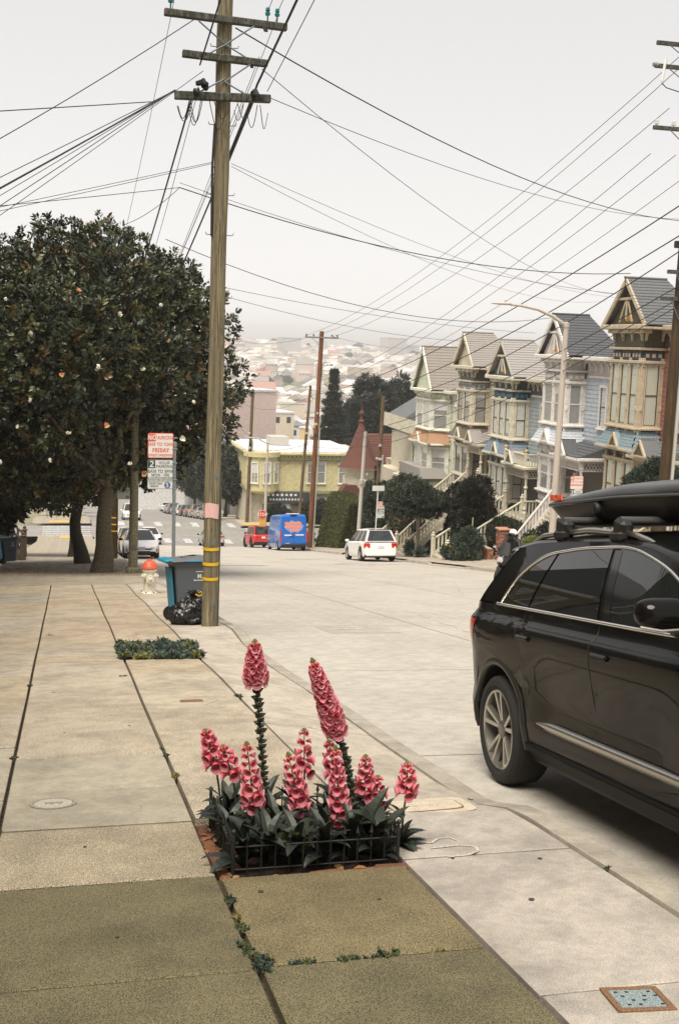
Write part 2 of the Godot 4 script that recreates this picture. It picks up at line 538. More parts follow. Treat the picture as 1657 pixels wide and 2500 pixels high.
	mat("alloy", 0.50, 0.48, 0.43, 0.28, "", 1.0, 0.85)
	mat("alloy_dark", 0.18, 0.17, 0.16, 0.3, "", 1.0, 0.6)
	mat("disc_grey", 0.10, 0.095, 0.085, 0.5, "", 1.0, 0.5)
	mat("box_lid", 0.022, 0.022, 0.022, 0.3)
	mat("box_tub", 0.010, 0.0095, 0.008, 0.45)
	mat("box_rim", 0.05, 0.05, 0.05, 0.4)
	mat("box_orange", 0.55, 0.09, 0.03, 0.5)
	# plants
	var lm := vcol(mat("leaf_mat", 1, 1, 1, 0.6))
	lm.backlight_enabled = true
	lm.backlight = Color(0.3, 0.3, 0.2)
	var lg := vcol(mat("leaf_gloss", 1, 1, 1, 0.38))
	lg.backlight_enabled = true
	lg.backlight = Color(0.18, 0.18, 0.12)
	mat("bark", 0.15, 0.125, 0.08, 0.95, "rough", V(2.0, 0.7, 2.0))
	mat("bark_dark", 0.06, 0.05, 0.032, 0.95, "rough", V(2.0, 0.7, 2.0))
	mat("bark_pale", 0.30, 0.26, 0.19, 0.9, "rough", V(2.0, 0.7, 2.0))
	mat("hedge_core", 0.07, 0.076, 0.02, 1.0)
	mat("blossom", 0.76, 0.73, 0.62, 0.7)
	mat("blossom_old", 0.55, 0.30, 0.15, 0.8)
	mat("petal_yellow", 0.75, 0.5, 0.03, 0.7)
	mat("petal_orange", 0.75, 0.3, 0.08, 0.7)
	var pt := vcol(mat("petal", 1, 1, 1, 0.55))
	pt.backlight_enabled = true
	pt.backlight = Color(0.45, 0.4, 0.4)
	mat("fox_stem", 0.05, 0.06, 0.028, 0.7)
	mat("fox_bud", 0.12, 0.14, 0.05, 0.7)
	mat("fox_bud_pink", 0.5, 0.14, 0.1, 0.7)
	mat("fox_pod", 0.032, 0.042, 0.022, 0.6)
	mat("fox_pod2", 0.045, 0.055, 0.026, 0.6)
	mat("fox_leaf", 0.012, 0.018, 0.012, 0.55, "mottle", 9.0)
	mat("fox_leaf2", 0.020, 0.029, 0.017, 0.5, "mottle", 9.0)
	mat("fern", 0.16, 0.18, 0.04, 0.7)
	mat("soil_bed", 0.035, 0.022, 0.013, 1.0, "rough", 4.0)
	mat("terracotta", 0.20, 0.085, 0.04, 0.9, "mottle", 6.0)
	mat("terracotta2", 0.15, 0.065, 0.04, 0.9, "mottle", 6.0)
	mat("iron", 0.014, 0.013, 0.012, 0.6)
	# other buildings and the hills
	for a in [["store_yellow", 0.56, 0.50, 0.28], ["store_cream", 0.50, 0.46, 0.36], ["store_green", 0.20, 0.21, 0.12], ["store_cornice", 0.50, 0.44, 0.20], ["sign_dark", 0.05, 0.055, 0.06], ["poster_pink", 0.55, 0.35, 0.33], ["awning_orange", 0.60, 0.22, 0.13], ["roof_white", 0.68, 0.67, 0.66], ["near_brown", 0.11, 0.08, 0.05], ["near_grey", 0.16, 0.16, 0.15], ["near_tan", 0.22, 0.18, 0.12], ["stair_brown", 0.10, 0.075, 0.05], ["far_white", 0.74, 0.73, 0.70], ["far_cream", 0.64, 0.58, 0.46], ["far_pink", 0.60, 0.48, 0.44], ["far_grey", 0.42, 0.42, 0.42], ["far_tan", 0.46, 0.39, 0.30], ["far_yellow", 0.62, 0.48, 0.25], ["far_roof_dark", 0.18, 0.18, 0.18], ["far_roof_red", 0.40, 0.22, 0.18], ["park_green", 0.14, 0.16, 0.08]]:
		mat(a[0], a[1], a[2], a[3], 0.8, "paint", 0.4)
	mat("roof_red", 0.12, 0.048, 0.036, 0.9, "rough", 0.8)
	mat("far_window", 0.05, 0.055, 0.06, 0.3)
	mat("mortar", 0.38, 0.33, 0.28, 0.95)
	mat("brick_red", 0.34, 0.13, 0.075, 0.9)
	mat("brick_dark", 0.24, 0.09, 0.06, 0.9)
	mat("brick_pale", 0.46, 0.24, 0.16, 0.9)
	mat("stain", 0.06, 0.055, 0.05, 0.9)
	mat("crack", 0.2, 0.18, 0.145, 0.95)
	mat("tint_screen", 0.012, 0.012, 0.012, 0.7)
	mat("jacket", 0.012, 0.012, 0.012, 0.6)
	mat("jeans", 0.22, 0.24, 0.28, 0.9)
	vcol(mat("city_mass", 1, 1, 1, 0.9))
	mat("bike_black", 0.01, 0.01, 0.011, 0.4)

func lap(s: String) -> void:
	print(s, " ", Time.get_ticks_msec())
	rng.seed = hash(s)
func build_all() -> void:
	build_ground()
	lap("ground")
	build_houses()
	lap("houses")
	build_poles()
	lap("poles")
	build_wires()
	lap("wires")
	build_cars()
	lap("cars")
	build_suv()
	lap("suv")
	build_planter()
	lap("planter")
	build_trees()
	lap("trees")
	build_town()
	lap("town")
	build_rider()
	lap("rider")
	build_far()
	lap("far")

# ---------- ground ----------
const PROFILE := [[-60.0, 9.42], [101.0, -15.857], [103.0, -16.1], [105.0, -16.22], [117.0, -16.46], [119.0, -16.6], [121.0, -16.85], [180.0, -24.8], [420.0, -48.8], [500.0, -54.0], [600.0, -57.5], [700.0, -58.5], [1000.0, -53.0], [1500.0, -40.0], [2000.0, -27.0], [2500.0, -17.0], [2900.0, -13.0], [3600.0, -18.0], [6000.0, -40.0]]
func gh(d: float) -> float:
	if d <= 101.0: return -0.157 * d
	for i in range(1, PROFILE.size()):
		if d <= PROFILE[i][0]:
			return remap(d, PROFILE[i - 1][0], PROFILE[i][0], PROFILE[i - 1][1], PROFILE[i][1])
	return -40.0
func rd(x: float, d: float) -> float:
	return gh(d) - 0.17 - 0.02 * (x - 2.6)
func sw(x: float, d: float) -> float:
	var k := smoothstep(5.7, 6.7, d) * (1.0 - smoothstep(15.3, 17.2, d))
	var k2 := smoothstep(24.5, 25.5, d) * (1.0 - smoothstep(28.0, 29.0, d)) * 0.0
	return gh(d) - (k + k2) * 0.145 * smoothstep(1.5, 2.55, x) + 0.012 * sin(d * 1.1 + x) * smoothstep(8.0, 12.0, d)
func rsw(x: float, d: float) -> float:
	return gh(d) - 0.33 + 0.02 * (x - 17.2)
func lot(d: float) -> float:
	return gh(d) - 0.05

func sheet(x0: float, x1: float, d0: float, d1: float, nx: int, nd: int, h: Callable) -> MB:
	var m := mb()
	var rows := []
	for i in nd + 1:
		var d := lerpf(d0, d1, float(i) / nd)
		var r := PackedVector3Array()
		for j in nx + 1:
			var x := lerpf(x0, x1, float(j) / nx)
			r.append(V(x, h.call(x, d), -d))
		rows.append(r)
	m.grid(rows, false, Vector3.UP)
	return m
# one paving slab with eased edges that follows the height function
func slab_mesh(x0: float, x1: float, d0: float, d1: float, h: Callable, lift := 0.0) -> MB:
	var m := mb()
	var g := 0.0125
	var xs := [x0 + g, x0 + g + 0.008, lerpf(x0, x1, 0.33), lerpf(x0, x1, 0.67), x1 - g - 0.008, x1 - g]
	var ds := [d0 + g, d0 + g + 0.008, lerpf(d0, d1, 0.33), lerpf(d0, d1, 0.67), d1 - g - 0.008, d1 - g]
	var rows := []
	var low := []
	for i in 6:
		var r := PackedVector3Array()
		for j in 6:
			var e := 0.006 if i == 0 or i == 5 or j == 0 or j == 5 else 0.0
			r.append(V(xs[j], h.call(xs[j], ds[i]) - e + lift, -ds[i]))
		rows.append(r)
	m.grid(rows, false, Vector3.UP)
	var dn := V(0, -0.06, 0)
	for j in 5:
		m.q(rows[0][j], rows[0][j + 1], rows[0][j + 1] + dn, rows[0][j] + dn, Vector3.BACK)
		m.q(rows[5][j], rows[5][j + 1], rows[5][j + 1] + dn, rows[5][j] + dn, Vector3.FORWARD)
		m.q(rows[j][0], rows[j + 1][0], rows[j + 1][0] + dn, rows[j][0] + dn, Vector3.LEFT)
		m.q(rows[j][5], rows[j + 1][5], rows[j + 1][5] + dn, rows[j][5] + dn, Vector3.RIGHT)
	return m

func build_ground() -> void:
	# the terrain: one sheet down the hill, across the valley and up the far side
	var m := mb()
	var ds := [-40.0, -10.0, 10.0, 40.0, 80.0, 101.0, 103.0, 105.0, 117.0, 119.0, 121.0, 150.0, 180.0, 220.0, 300.0, 420.0, 500.0, 600.0, 700.0, 850.0, 1000.0, 1300.0, 1600.0, 2000.0, 2400.0, 2700.0, 3200.0, 4200.0]
	var xs := [-2500.0, -900.0, -300.0, -100.0, -40.0, -12.0, -3.2, -2.4, 2.0, 17.0, 20.9, 21.1, 40.0, 100.0, 200.0, 300.0, 450.0, 650.0, 900.0, 1300.0, 2000.0, 3500.0]
	var rows := []
	for d in ds:
		var r := PackedVector3Array()
		for x in xs:
			var o := -0.9 if x > -2.6 and x < 21.0 else -0.12
			if d > 102.0: o = -1.0
			var bump := 0.0
			if d > 800.0: bump = 9.0 * sin(x * 0.004 + d * 0.0021) + 7.0 * sin(x * 0.009 - 1.0)
			r.append(V(x, gh(d) + o + bump * smoothstep(800.0, 1600.0, d), -d))
		rows.append(r)
	m.grid(rows, false, Vector3.UP)
	structure("terrain", m, M.earth)
	# roads
	var road := Node3D.new()
	road.name = "street"
	road.set_meta("kind", "structure")
	add_child(road)
	part(road, "roadway", sheet(2.58, 17.15, -14.0, 95.0, 6, 40, rd), M.road)
	part(road, "roadway", sheet(2.58, 17.15, 95.0, 107.0, 4, 24, rd), M.asphalt)
	part(road, "roadway", sheet(2.58, 17.15, 114.0, 120.0, 4, 12, rd), M.asphalt)
	part(road, "roadway", sheet(2.58, 17.15, 120.0, 420.0, 4, 60, rd), M.asphalt)
	part(road, "roadway", sheet(-160.0, 160.0, 107.0, 114.0, 60, 7, func(x, d): return rd(clampf(x, 2.6, 17.2), d)), M.asphalt)
	# seams between the poured lanes and panels
	var seam := mb()
	for x in [6.1, 9.9, 13.7]:
		seam.t = Transform3D()
		var rr := []
		for i in 34:
			var d := -10.0 + i * 3.4
			rr.append(PackedVector3Array([V(x - 0.008, rd(x, d) + 0.004, -d), V(x + 0.008, rd(x, d) + 0.004, -d)]))
		seam.grid(rr, false, Vector3.UP)
	for d in [3.4, 8.1, 13.2, 19.4, 26.0, 33.0, 40.0, 48.0]:
		seam.q(V(2.6, rd(2.6, d) + 0.004, -d), V(17.1, rd(17.1, d) + 0.004, -d), V(17.1, rd(17.1, d + 0.014) + 0.004, -d - 0.014), V(2.6, rd(2.6, d + 0.014) + 0.004, -d - 0.014), Vector3.UP)
	part(road, "seam", seam, M.seam)
	# tar patches
	for a in [[7.0, 9.5, 10.5, 12.6, 0], [8.8, 11.9, 16.0, 17.4, 0], [4.2, 5.4, 18.0, 19.2, 1]]:
		part(road, "patch", sheet(a[0], a[1], a[2], a[3], 2, 2, func(x, d): return rd(x, d) + 0.004), M.road_patch if a[4] == 0 else M.road_patch2)
	# wandering cracks and tar drips
	for a in [[6.4, 15.0, 6.9, 22.0], [9.0, 20.0, 15.0, 22.5], [10.0, 28.0, 12.5, 36.0]]:
		var cr := mb()
		var q := Vector2(a[0], a[1])
		var e := Vector2(a[2], a[3])
		var n2 := int(q.distance_to(e) / 0.25)
		for i in n2:
			var nx := Vector2(a[0], a[1]).lerp(e, float(i + 1) / n2) + Vector2(R(-0.06, 0.06), R(-0.06, 0.06))
			var sd := (nx - q).normalized().orthogonal() * R(0.002, 0.007)
			var f := func(w: Vector2): return V(w.x, rd(w.x, w.y) + 0.003, -w.y)
			if rng.randf() < 0.8: cr.q(f.call(q + sd), f.call(nx + sd), f.call(nx - sd), f.call(q - sd), Vector3.UP)
			q = nx
		part(road, "crack", cr, M.crack)
	paint_markings()
	build_sidewalks()

func stripe(p: Node, nm: String, pts: Array, w: float) -> void:
	var m := mb()
	for i in pts.size() - 1:
		var a: Vector2 = pts[i]
		var b: Vector2 = pts[i + 1]
		var s := (b - a).normalized().orthogonal() * w * 0.5
		var lift := 0.022
		var f := func(p2: Vector2): return V(p2.x, rd(clampf(p2.x, 2.6, 17.2), p2.y) + lift, -p2.y)
		m.q(f.call(a + s), f.call(b + s), f.call(b - s), f.call(a - s), Vector3.UP)
	part(p, nm, m, M.paint)

func paint_markings() -> void:
	var p := Node3D.new()
	p.name = "road_markings"
	p.set_meta("kind", "structure")
	add_child(p)
	# ladder crosswalks over our street, near and far
	for dd in [103.0, 114.3]:
		for i in 8:
			var x := 3.6 + i * 1.82
			stripe(p, "crosswalk_bar", [Vector2(x, dd), Vector2(x, dd + 1.6), Vector2(x, dd + 3.2)], 0.7)
	# crosswalks over the cross street, in line with both pavements
	for x0 in [[-2.0, 2.4], [17.4, 20.6]]:
		for i in 6:
			var d := 107.6 + i * 1.15
			stripe(p, "crosswalk_bar", [Vector2(x0[0], d), Vector2(x0[1], d)], 0.6)
	stripe(p, "limit_line", [Vector2(10.0, 101.6), Vector2(16.9, 101.6)], 0.3)
	stripe(p, "lane_line", [Vector2(4.4, 49.5), Vector2(8.6, 49.5)], 0.42)
	# worn lettering in the far lane: only broken strokes of it are left
	for a in [[11.2, 59.0, 12.1], [12.3, 59.4, 12.9], [13.0, 58.7, 14.2], [11.6, 60.6, 13.4], [12.2, 52.0, 13.1], [13.2, 51.6, 13.9], [13.9, 52.4, 14.9], [12.6, 53.4, 14.4], [15.0, 52.9, 15.6]]:
		stripe(p, "worn_letter", [Vector2(a[0], a[1]), Vector2((a[0] + a[2]) * 0.5, a[1] + 0.35), Vector2(a[2], a[1] - 0.1)], 0.2)
	stripe(p, "worn_letter", [Vector2(4.4, 18.6), Vector2(5.2, 18.75)], 0.03)

func build_sidewalks() -> void:
	var s := Node3D.new()
	s.name = "sidewalk"
	s.set_meta("kind", "structure")
	add_child(s)
	part(s, "bedding", sheet(-2.3, 2.5, -6.0, 31.0, 8, 37, func(x, d): return sw(x, d) - 0.045), M.soil)
	# rows of slabs: column, list of [start, material]
	var A := [[-6.0, "slab_olive"], [-2.0, "slab_olive"], [1.4, "slab_olive"], [2.72, "slab_olive"], [3.86, "slab_olive"], [5.0, "slab_sand"], [5.98, "slab_grey"], [6.86, "slab_grey"], [7.86, "slab_cream"], [10.5, "slab_pale"], [11.9, "slab_pale"], [13.3, "slab_tan"], [14.0, "slab_pale"], [15.3, "slab_tan"], [16.7, "slab_rose"], [18.2, "slab_tan"], [20.0, "slab_pale"], [21.1, "slab_tan"], [23.0, "slab_rose"], [25.0, "slab_tan"], [26.5, "slab_pale"], [28.4, "slab_tan"], [30.0, ""]]
	var B := [[-6.0, "slab_olive"], [-2.0, "slab_olive"], [1.4, "slab_olive"], [2.72, "slab_olive"], [3.88, "slab_brown"], [4.96, "hole"], [6.02, "slab_cream"], [9.75, "slab_pale"], [11.0, "slab_pale"], [12.1, "slab_tan"], [13.45, "hole"], [15.0, "slab_pale"], [16.0, "slab_tan"], [17.4, "slab_rose"], [19.4, "slab_tan"], [21.6, "slab_rose"], [24.0, "slab_tan"], [26.6, "slab_pale"], [28.6, "slab_tan"], [30.0, ""]]
	var L := [[-6.0, "slab_olive"], [0.0, "slab_olive"], [3.86, "slab_olive"], [5.4, "slab_sand"], [6.7, "slab_grey"], [8.3, "slab_cream"], [10.0, "slab_tan"], [12.2, "slab_pale"], [14.6, "slab_tan"], [17.0, "slab_pale"], [20.0, "slab_tan"], [23.5, "slab_grey"], [27.0, "slab_tan"], [30.0, ""]]
	var K := [[-6.0, "slab_kerb"], [0.2, "slab_kerb"], [1.7, "slab_kerb"], [3.42, "slab_kerb"], [5.05, "slab_kerb"], [6.3, "slab_light"], [8.9, "slab_light"], [11.4, "slab_light"], [14.0, "slab_light"], [17.0, "slab_light"], [19.5, "slab_pale"], [22.0, "slab_light"], [24.4, "slab_pale"], [27.2, "slab_light"], [30.0, ""]]
	var cols := [[-2.3, -0.33, L], [-0.33, 0.68, A], [0.68, 1.56, B], [1.56, 2.44, K]]
	for c in cols:
		for i in c[2].size() - 1:
			var nm: String = c[2][i][1]
			if nm == "hole": continue
			part(s, "slab", slab_mesh(c[0], c[1], c[2][i][0], c[2][i + 1][0], sw, R(-0.006, 0.004)), M[nm])
	# kerb stones
	var k := mb()
	var kd := [-6.0, -3.0, 0.0, 3.0, 5.95, 8.5, 11.0, 13.5, 16.0, 18.5, 21.0, 24.0, 27.0, 30.0, 40.0, 50.0, 60.0, 75.0, 90.0, 104.0]
	for i in kd.size() - 1:
		var st := mb()
		var n := 10
		var rows := []
		for j in n + 1:
			var d := lerpf(kd[i] + 0.006, kd[i + 1] - 0.006, float(j) / n)
			var top := sw(2.6, d) + 0.002
			var bot := rd(2.6, d) - 0.1
			rows.append(PackedVector3Array([V(2.452, top - 0.05, -d), V(2.452, top - 0.006, -d), V(2.46, top, -d), V(2.585, top - 0.002, -d), V(2.615, top - 0.02, -d), V(2.625, maxf(top - 0.06, bot + 0.02), -d), V(2.632, bot, -d)]))
		st.grid(rows, false, V(0.3, 1, 0))
		for e in [0, n]:
			var r: PackedVector3Array = rows[e]
			for j in range(1, 6): st.tri(r[0], r[j], r[j + 1], Vector3.BACK if e == 0 else Vector3.FORWARD)
		part(s, "kerb_stone", st, M.kerb)
	# the pavement further down: too far to tell the slabs apart
	part(s, "far_paving", sheet(-2.3, 2.45, 30.02, 106.5, 4, 76, sw), M.slab_far)
	for x in [-0.33, 0.68, 1.56]:
		pass
	# corner beyond the cross street
	var f := mb()
	part(s, "far_paving", sheet(-3.0, 2.5, 114.5, 300.0, 2, 186, func(x, d): return gh(d) - 0.02), M.slab_far)
	var s2 := Node3D.new()
	s2.name = "opposite_sidewalk"
	s2.set_meta("kind", "structure")
	add_child(s2)
	part(s2, "paving", sheet(17.32, 21.2, -10.0, 106.5, 6, 116, rsw), M.slab_far2)
	part(s2, "paving", sheet(17.32, 22.6, 114.5, 300.0, 4, 186, func(x, d): return gh(d) - 0.3), M.slab_far2)
	part(s2, "paving", sheet(22.6, 70.0, 114.5, 117.0, 4, 3, func(x, d): return gh(d) - 0.3), M.slab_far2)
	for seg in [[-10.0, 20.0], [20.0, 40.0], [40.0, 48.5], [53.0, 57.5], [62.0, 68.0], [71.0, 90.0], [90.0, 106.5], [114.5, 122.0], [122.0, 180.0], [180.0, 300.0]]:
		var kk := mb()
		var rows2 := []
		for j in 13:
			var d := lerpf(seg[0], seg[1], j / 12.0)
			var e := 1.0
			if seg[1] < 80.0 and seg[0] > 39.0: e = smoothstep(0.0, 0.12, minf(j / 12.0, 1.0 - j / 12.0))
			var tp := lerpf(rd(17.15, d) + 0.02, rsw(17.32, d) + 0.003, e)
			rows2.append(PackedVector3Array([V(17.13, rd(17.15, d) - 0.05, -d), V(17.14, tp - 0.015, -d), V(17.17, tp, -d), V(17.33, tp, -d), V(17.33, tp - 0.1, -d)]))
		kk.grid(rows2, false, V(-0.2, 1, 0))
		part(s2, "kerb_stone", kk, M.kerb)
	# dropped kerbs at the driveways
	for seg in [[48.5, 53.0], [57.5, 62.0], [68.0, 71.0]]:
		part(s2, "driveway_apron", sheet(17.1, 17.9, seg[0], seg[1], 2, 3, func(x, d): return lerpf(rd(17.1, d), rsw(17.9, d), (x - 17.1) / 0.8) + 0.01), M.slab_far2)
	# tactile pads at the corners
	for a in [[-0.4, 1.6, 104.2, 105.8], [-1.4, 0.8, 114.8, 116.2], [17.5, 18.9, 104.0, 105.8], [17.5, 19.4, 114.8, 116.3]]:
		var h := func(x, d): return (gh(d) + 0.03 if a[0] < 5.0 and d < 110.0 else gh(d) + 0.02 if a[0] < 5.0 else (rsw(x, d) + 0.03 if d < 110.0 else gh(d) - 0.26))
		part(s2 if a[0] > 5.0 else s, "tactile_pad", sheet(a[0], a[1], a[2], a[3], 2, 2, h), M.tactile)
	# trodden gum spots and small stains
	for a in [[0.83, 4.72, 0.016], [0.2, 4.3, 0.009], [1.93, 4.35, 0.014], [1.3, 4.5, 0.008], [0.1, 5.6, 0.01], [0.42, 6.35, 0.008], [1.8, 5.0, 0.009], [2.2, 4.9, 0.012], [0.95, 3.5, 0.007], [0.5, 9.0, 0.014], [1.2, 8.2, 0.012], [0.0, 8.8, 0.012], [1.9, 8.0, 0.013], [-0.1, 11.0, 0.016], [1.0, 16.5, 0.02]]:
		var g := mb()
		var pl := PackedVector2Array()
		for k2 in 9: pl.append(Vector2(cos(TAU * k2 / 9.0), sin(TAU * k2 / 9.0)) * a[2] * R(0.7, 1.2))
		g.prism(pl, V(a[0], sw(a[0], a[1]) + 0.001, -a[1]), Vector3.RIGHT, V(0, 0.157, 1).normalized(), V(0, 0.0015, 0))
		part(s, "gum_spot", g, M.stain)
	build_ground_fittings()

func build_ground_fittings() -> void:
	# round cover in the near pavement
	var o := thing("utility_cover", "round pale iron cover set in the grey slab beyond the nearest joint", "cover", V(-0.06, sw(0, 6.52) + 0.004, -6.52))
	o.rotation.x = -atan(0.157)
	var m := mb()
	m.lathe([Vector2(0.132, 0.0), Vector2(0.132, 0.004), Vector2(0.112, 0.004), Vector2(0.112, 0.0)], 28)
	part(o, "rim", m, M.cover_rim)
	m = mb()
	m.lathe([Vector2(0.108, -0.002), Vector2(0.108, 0.003), Vector2(0.0, 0.003)], 28)
	part(o, "lid", m, M.cover_lid)
	m = mb()
	for k in 5:
		m.box(V(0.02 * (k - 2), 0.0045, 0.012 * sin(k * 2.0)), V(0.012, 0.003, 0.05), yaw(k * 0.7))
	part(o, "cast_pattern", m, M.cover_rim)
	# small rectangular meter lid
	o = thing("meter_lid", "small rusty rectangular meter lid in the pale slab past the planter", "cover", V(1.11, sw(1, 10.15) + 0.003, -10.15))
	o.rotation.x = -atan(0.157)
	m = mb(); m.bev(Vector3.ZERO, V(0.2, 0.012, 0.1), 0.003)
	part(o, "lid", m, M.rusty)
	m = mb(); m.box(V(0.16, 0, 0.12), V(0.012, 0.006, 0.3), yaw(-0.5))
	part(o, "sealant_streak", m, M.chalk)
	# larger utility vault lid at the kerb
	o = thing("vault_lid", "rounded rectangular concrete utility lid with rusty rim near the kerb", "cover", V(1.99, sw(1.99, 6.03) + 0.004, -6.03), 0.05)
	o.rotation.x = -atan(0.157)
	for ring in [[0.27, 0.17, M.vault], [0.21, 0.115, M.rusty], [0.2, 0.105, M.vault]]:
		m = mb()
		var pl := PackedVector2Array()
		for k in 24:
			var a := TAU * k / 24.0
			var cx := cos(a); var cy := sin(a)
			pl.append(Vector2(signf(cx) * pow(absf(cx), 0.35) * ring[0], signf(cy) * pow(absf(cy), 0.35) * ring[1]))
		m.prism(pl, Vector3.ZERO, Vector3.RIGHT, Vector3.BACK, V(0, 0.002 if ring[0] > 0.25 else (0.005 if ring[0] > 0.205 else 0.007), 0))
		part(o, "rim" if ring[2] == M.rusty else ("collar" if ring[0] > 0.25 else "lid"), m, ring[2])
	m = mb()
	for k in 5: m.box(V(-0.1 + k * 0.045, 0.009, 0.0), V(0.03, 0.003, 0.012))
	part(o, "cast_letters", m, M.chalk)
	# blue valve plate with rusty frame
	o = thing("valve_plate", "square pale blue metal plate with dark holes in a rusty frame", "cover", V(1.865, sw(1.865, 3.3) + 0.003, -3.3), -0.12)
	o.rotation.x = -atan(0.157)
	m = mb()
	for a in [[0, 0.085, 0.2, 0.022], [0, -0.085, 0.2, 0.022], [0.09, 0, 0.022, 0.15], [-0.09, 0, 0.022, 0.15]]:
		m.bev(V(a[0], 0.002, a[1]), V(a[2], 0.01, a[3]), 0.002)
	part(o, "frame", m, M.rusty)
	m = mb(); m.bev(V(0, 0.001, 0), V(0.155, 0.008, 0.145), 0.002)
	part(o, "plate", m, M.plate_blue)
	for k in 4:
		for j in 4:
			if (k + j) % 3 == 2: continue
			m = mb(); m.box(V(-0.058 + k * 0.038 + (0.012 if j % 2 else 0.0), 0.0055, -0.052 + j * 0.034), V(0.011, 0.002, 0.009))
			part(o, "hole", m, M.black_rubber)
	# sprayed survey marks
	var marks := [
		[[1.66, 5.62], [1.74, 5.56], [1.8, 5.66]], [[1.74, 5.56], [1.74, 5.42], [1.79, 5.36]],
		[[1.69, 5.36], [1.71, 5.29], [1.78, 5.27], [1.83, 5.33], [1.9, 5.35], [1.92, 5.28]],
		[[1.75, 5.18], [1.9, 5.2], [1.97, 5.16], [1.96, 5.08], [1.88, 5.03], [1.78, 5.02]]]
	o = thing("spray_mark", "white sprayed survey letters on the pavement beside the flower planter", "marking")
	for a in marks:
		m = mb()
		for i in a.size() - 1:
			var p := Vector2(a[i][0], a[i][1]); var q := Vector2(a[i + 1][0], a[i + 1][1])
			var s := (q - p).normalized().orthogonal() * R(0.004, 0.009)
			var f := func(w: Vector2): return V(w.x, sw(w.x, w.y) + 0.0015, -w.y)
			m.q(f.call(p + s), f.call(q + s), f.call(q - s), f.call(p - s), Vector3.UP)
		part(o, "stroke", m, M.chalk)

# ---------- Victorian houses ----------
# local frame of a house: x towards the camera along the street, y up from the gable's foot, z out to the street
func window_on(p: Node3D, f: Transform3D, x: float, y: float, w: float, h: float, trim: Material, o := {}) -> MeshInstance3D:
	var m := mb()
	var tw: float = o.get("tw", 0.09)
	m.t = f * xf(V(x, y, 0))
	m.box(V(-w / 2 + tw / 2, h / 2, 0.04), V(tw, h, 0.1))
	m.box(V(w / 2 - tw / 2, h / 2, 0.04), V(tw, h, 0.1))
	m.box(V(0, h - tw / 2, 0.045), V(w - 0.004, tw, 0.11))
	m.box(V(0, tw / 2, 0.045), V(w - 0.004, tw, 0.11))
	var win := part(p, "window", m, trim)
	var g := mb()
	g.t = f * xf(V(x, y, 0))
	var iw := w - 2 * tw
	var ih := h - 2 * tw
	g.box(V(0, tw + ih * 0.5, 0.034), V(iw, 0.05, 0.03))
	g.box(V(-iw / 2 + 0.02, h / 2, 0.032), V(0.04, ih, 0.028))
	g.box(V(iw / 2 - 0.02, h / 2, 0.032), V(0.04, ih, 0.028))
	part(win, "sash", g, o.get("sash", M.sash_dark))
	for k in 2:
		g = mb()
		g.t = f * xf(V(x, y, 0))
		g.box(V(0, tw + ih * (0.25 + 0.5 * k), 0.028), V(iw - 0.08, ih * 0.5 - 0.05, 0.006))
		part(win, "pane", g, M.window_glass)
	g = mb()
	g.t = f * xf(V(x, y, 0))
	g.box(V(0, h / 2, 0.005), V(iw, ih, 0.006))
	part(win, "interior", g, M.room_dark)
	var bl: float = o.get("blind", 0.0)
	if bl > 0.0:
		g = mb()
		g.t = f * xf(V(x, y, 0))
		g.box(V(0, tw + ih * (1.0 - bl / 2), 0.014), V(iw - 0.05, ih * bl, 0.006))
		part(win, "blind", g, o.get("blind_mat", M.blind))
	g = mb()
	g.t = f * xf(V(x, y, 0))
	g.bev(V(0, -0.03, 0.07), V(w + 0.08, 0.06, 0.18), 0.012)
	part(win, "sill", g, trim)
	return win

func bracket(m: MB, f: Transform3D, x: float, y: float, s := 1.0) -> void:
	var keep := m.t
	m.t = f
	m.prism(P2([0, 0, 0.3 * s, 0, 0.3 * s, -0.07 * s, 0.16 * s, -0.12 * s, 0.08 * s, -0.28 * s, 0.07 * s, -0.42 * s, 0, -0.46 * s]), V(x - 0.045 * s, y, 0), V(0, 0, 1), V(0, 1, 0), V(0.09 * s, 0, 0))
	m.t = keep

# turned post
func turned(m: MB, o: Vector3, h: float, r: float, sides := 8) -> void:
	m.lathe([Vector2(r * 1.3, 0), Vector2(r * 1.3, h * 0.12), Vector2(r * 0.8, h * 0.16), Vector2(r * 1.15, h * 0.2), Vector2(r * 0.75, h * 0.26), Vector2(r * 1.0, h * 0.45), Vector2(r * 0.7, h * 0.62), Vector2(r * 1.2, h * 0.65), Vector2(r * 0.7, h * 0.7), Vector2(r * 0.8, h * 0.84), Vector2(r * 1.4, h * 0.88), Vector2(r * 1.4, h)], sides, o)

func siding(p: Node3D, f: Transform3D, x0: float, x1: float, y0: float, y1: float, m0: Material, m1: Material, step := 0.2) -> void:
	var base := mb()
	base.prism(P2([0, 0, 0.026, 0.0, 0.03, 0.012, 0.012, step - 0.004, 0, step - 0.004]), V(0, 0, 0), V(0, 0, 1), V(0, 1, 0), V(1, 0, 0))
	var me := base.mesh()
	var n := int((y1 - y0) / step)
	for i in n:
		part(p, "siding_board", me, m0 if (i * 7) % 5 > 1 else m1, f * Transform3D(Basis.from_scale(V(x1 - x0, 1, 1)), V(x0, y0 + i * step, 0)))

# slope of shingle courses: quad a (low left) b (low right) c (high right) d (high left), stepped
func courses(m: MB, a: Vector3, b: Vector3, c: Vector3, d: Vector3, n: int, nn: Vector3, thick := 0.022) -> void:
	nn = nn.normalized()
	for i in n:
		var t0 := float(i) / n
		var t1 := float(i + 1) / n
		var p0 := a.lerp(d, t0) + nn * thick
		var p1 := b.lerp(c, t0) + nn * thick
		var p2 := b.lerp(c, t1)
		var p3 := a.lerp(d, t1)
		m.q(p0, p1, p2, p3, nn)
		m.q(p0, p1, p1 - nn * thick, p0 - nn * thick, a - d)

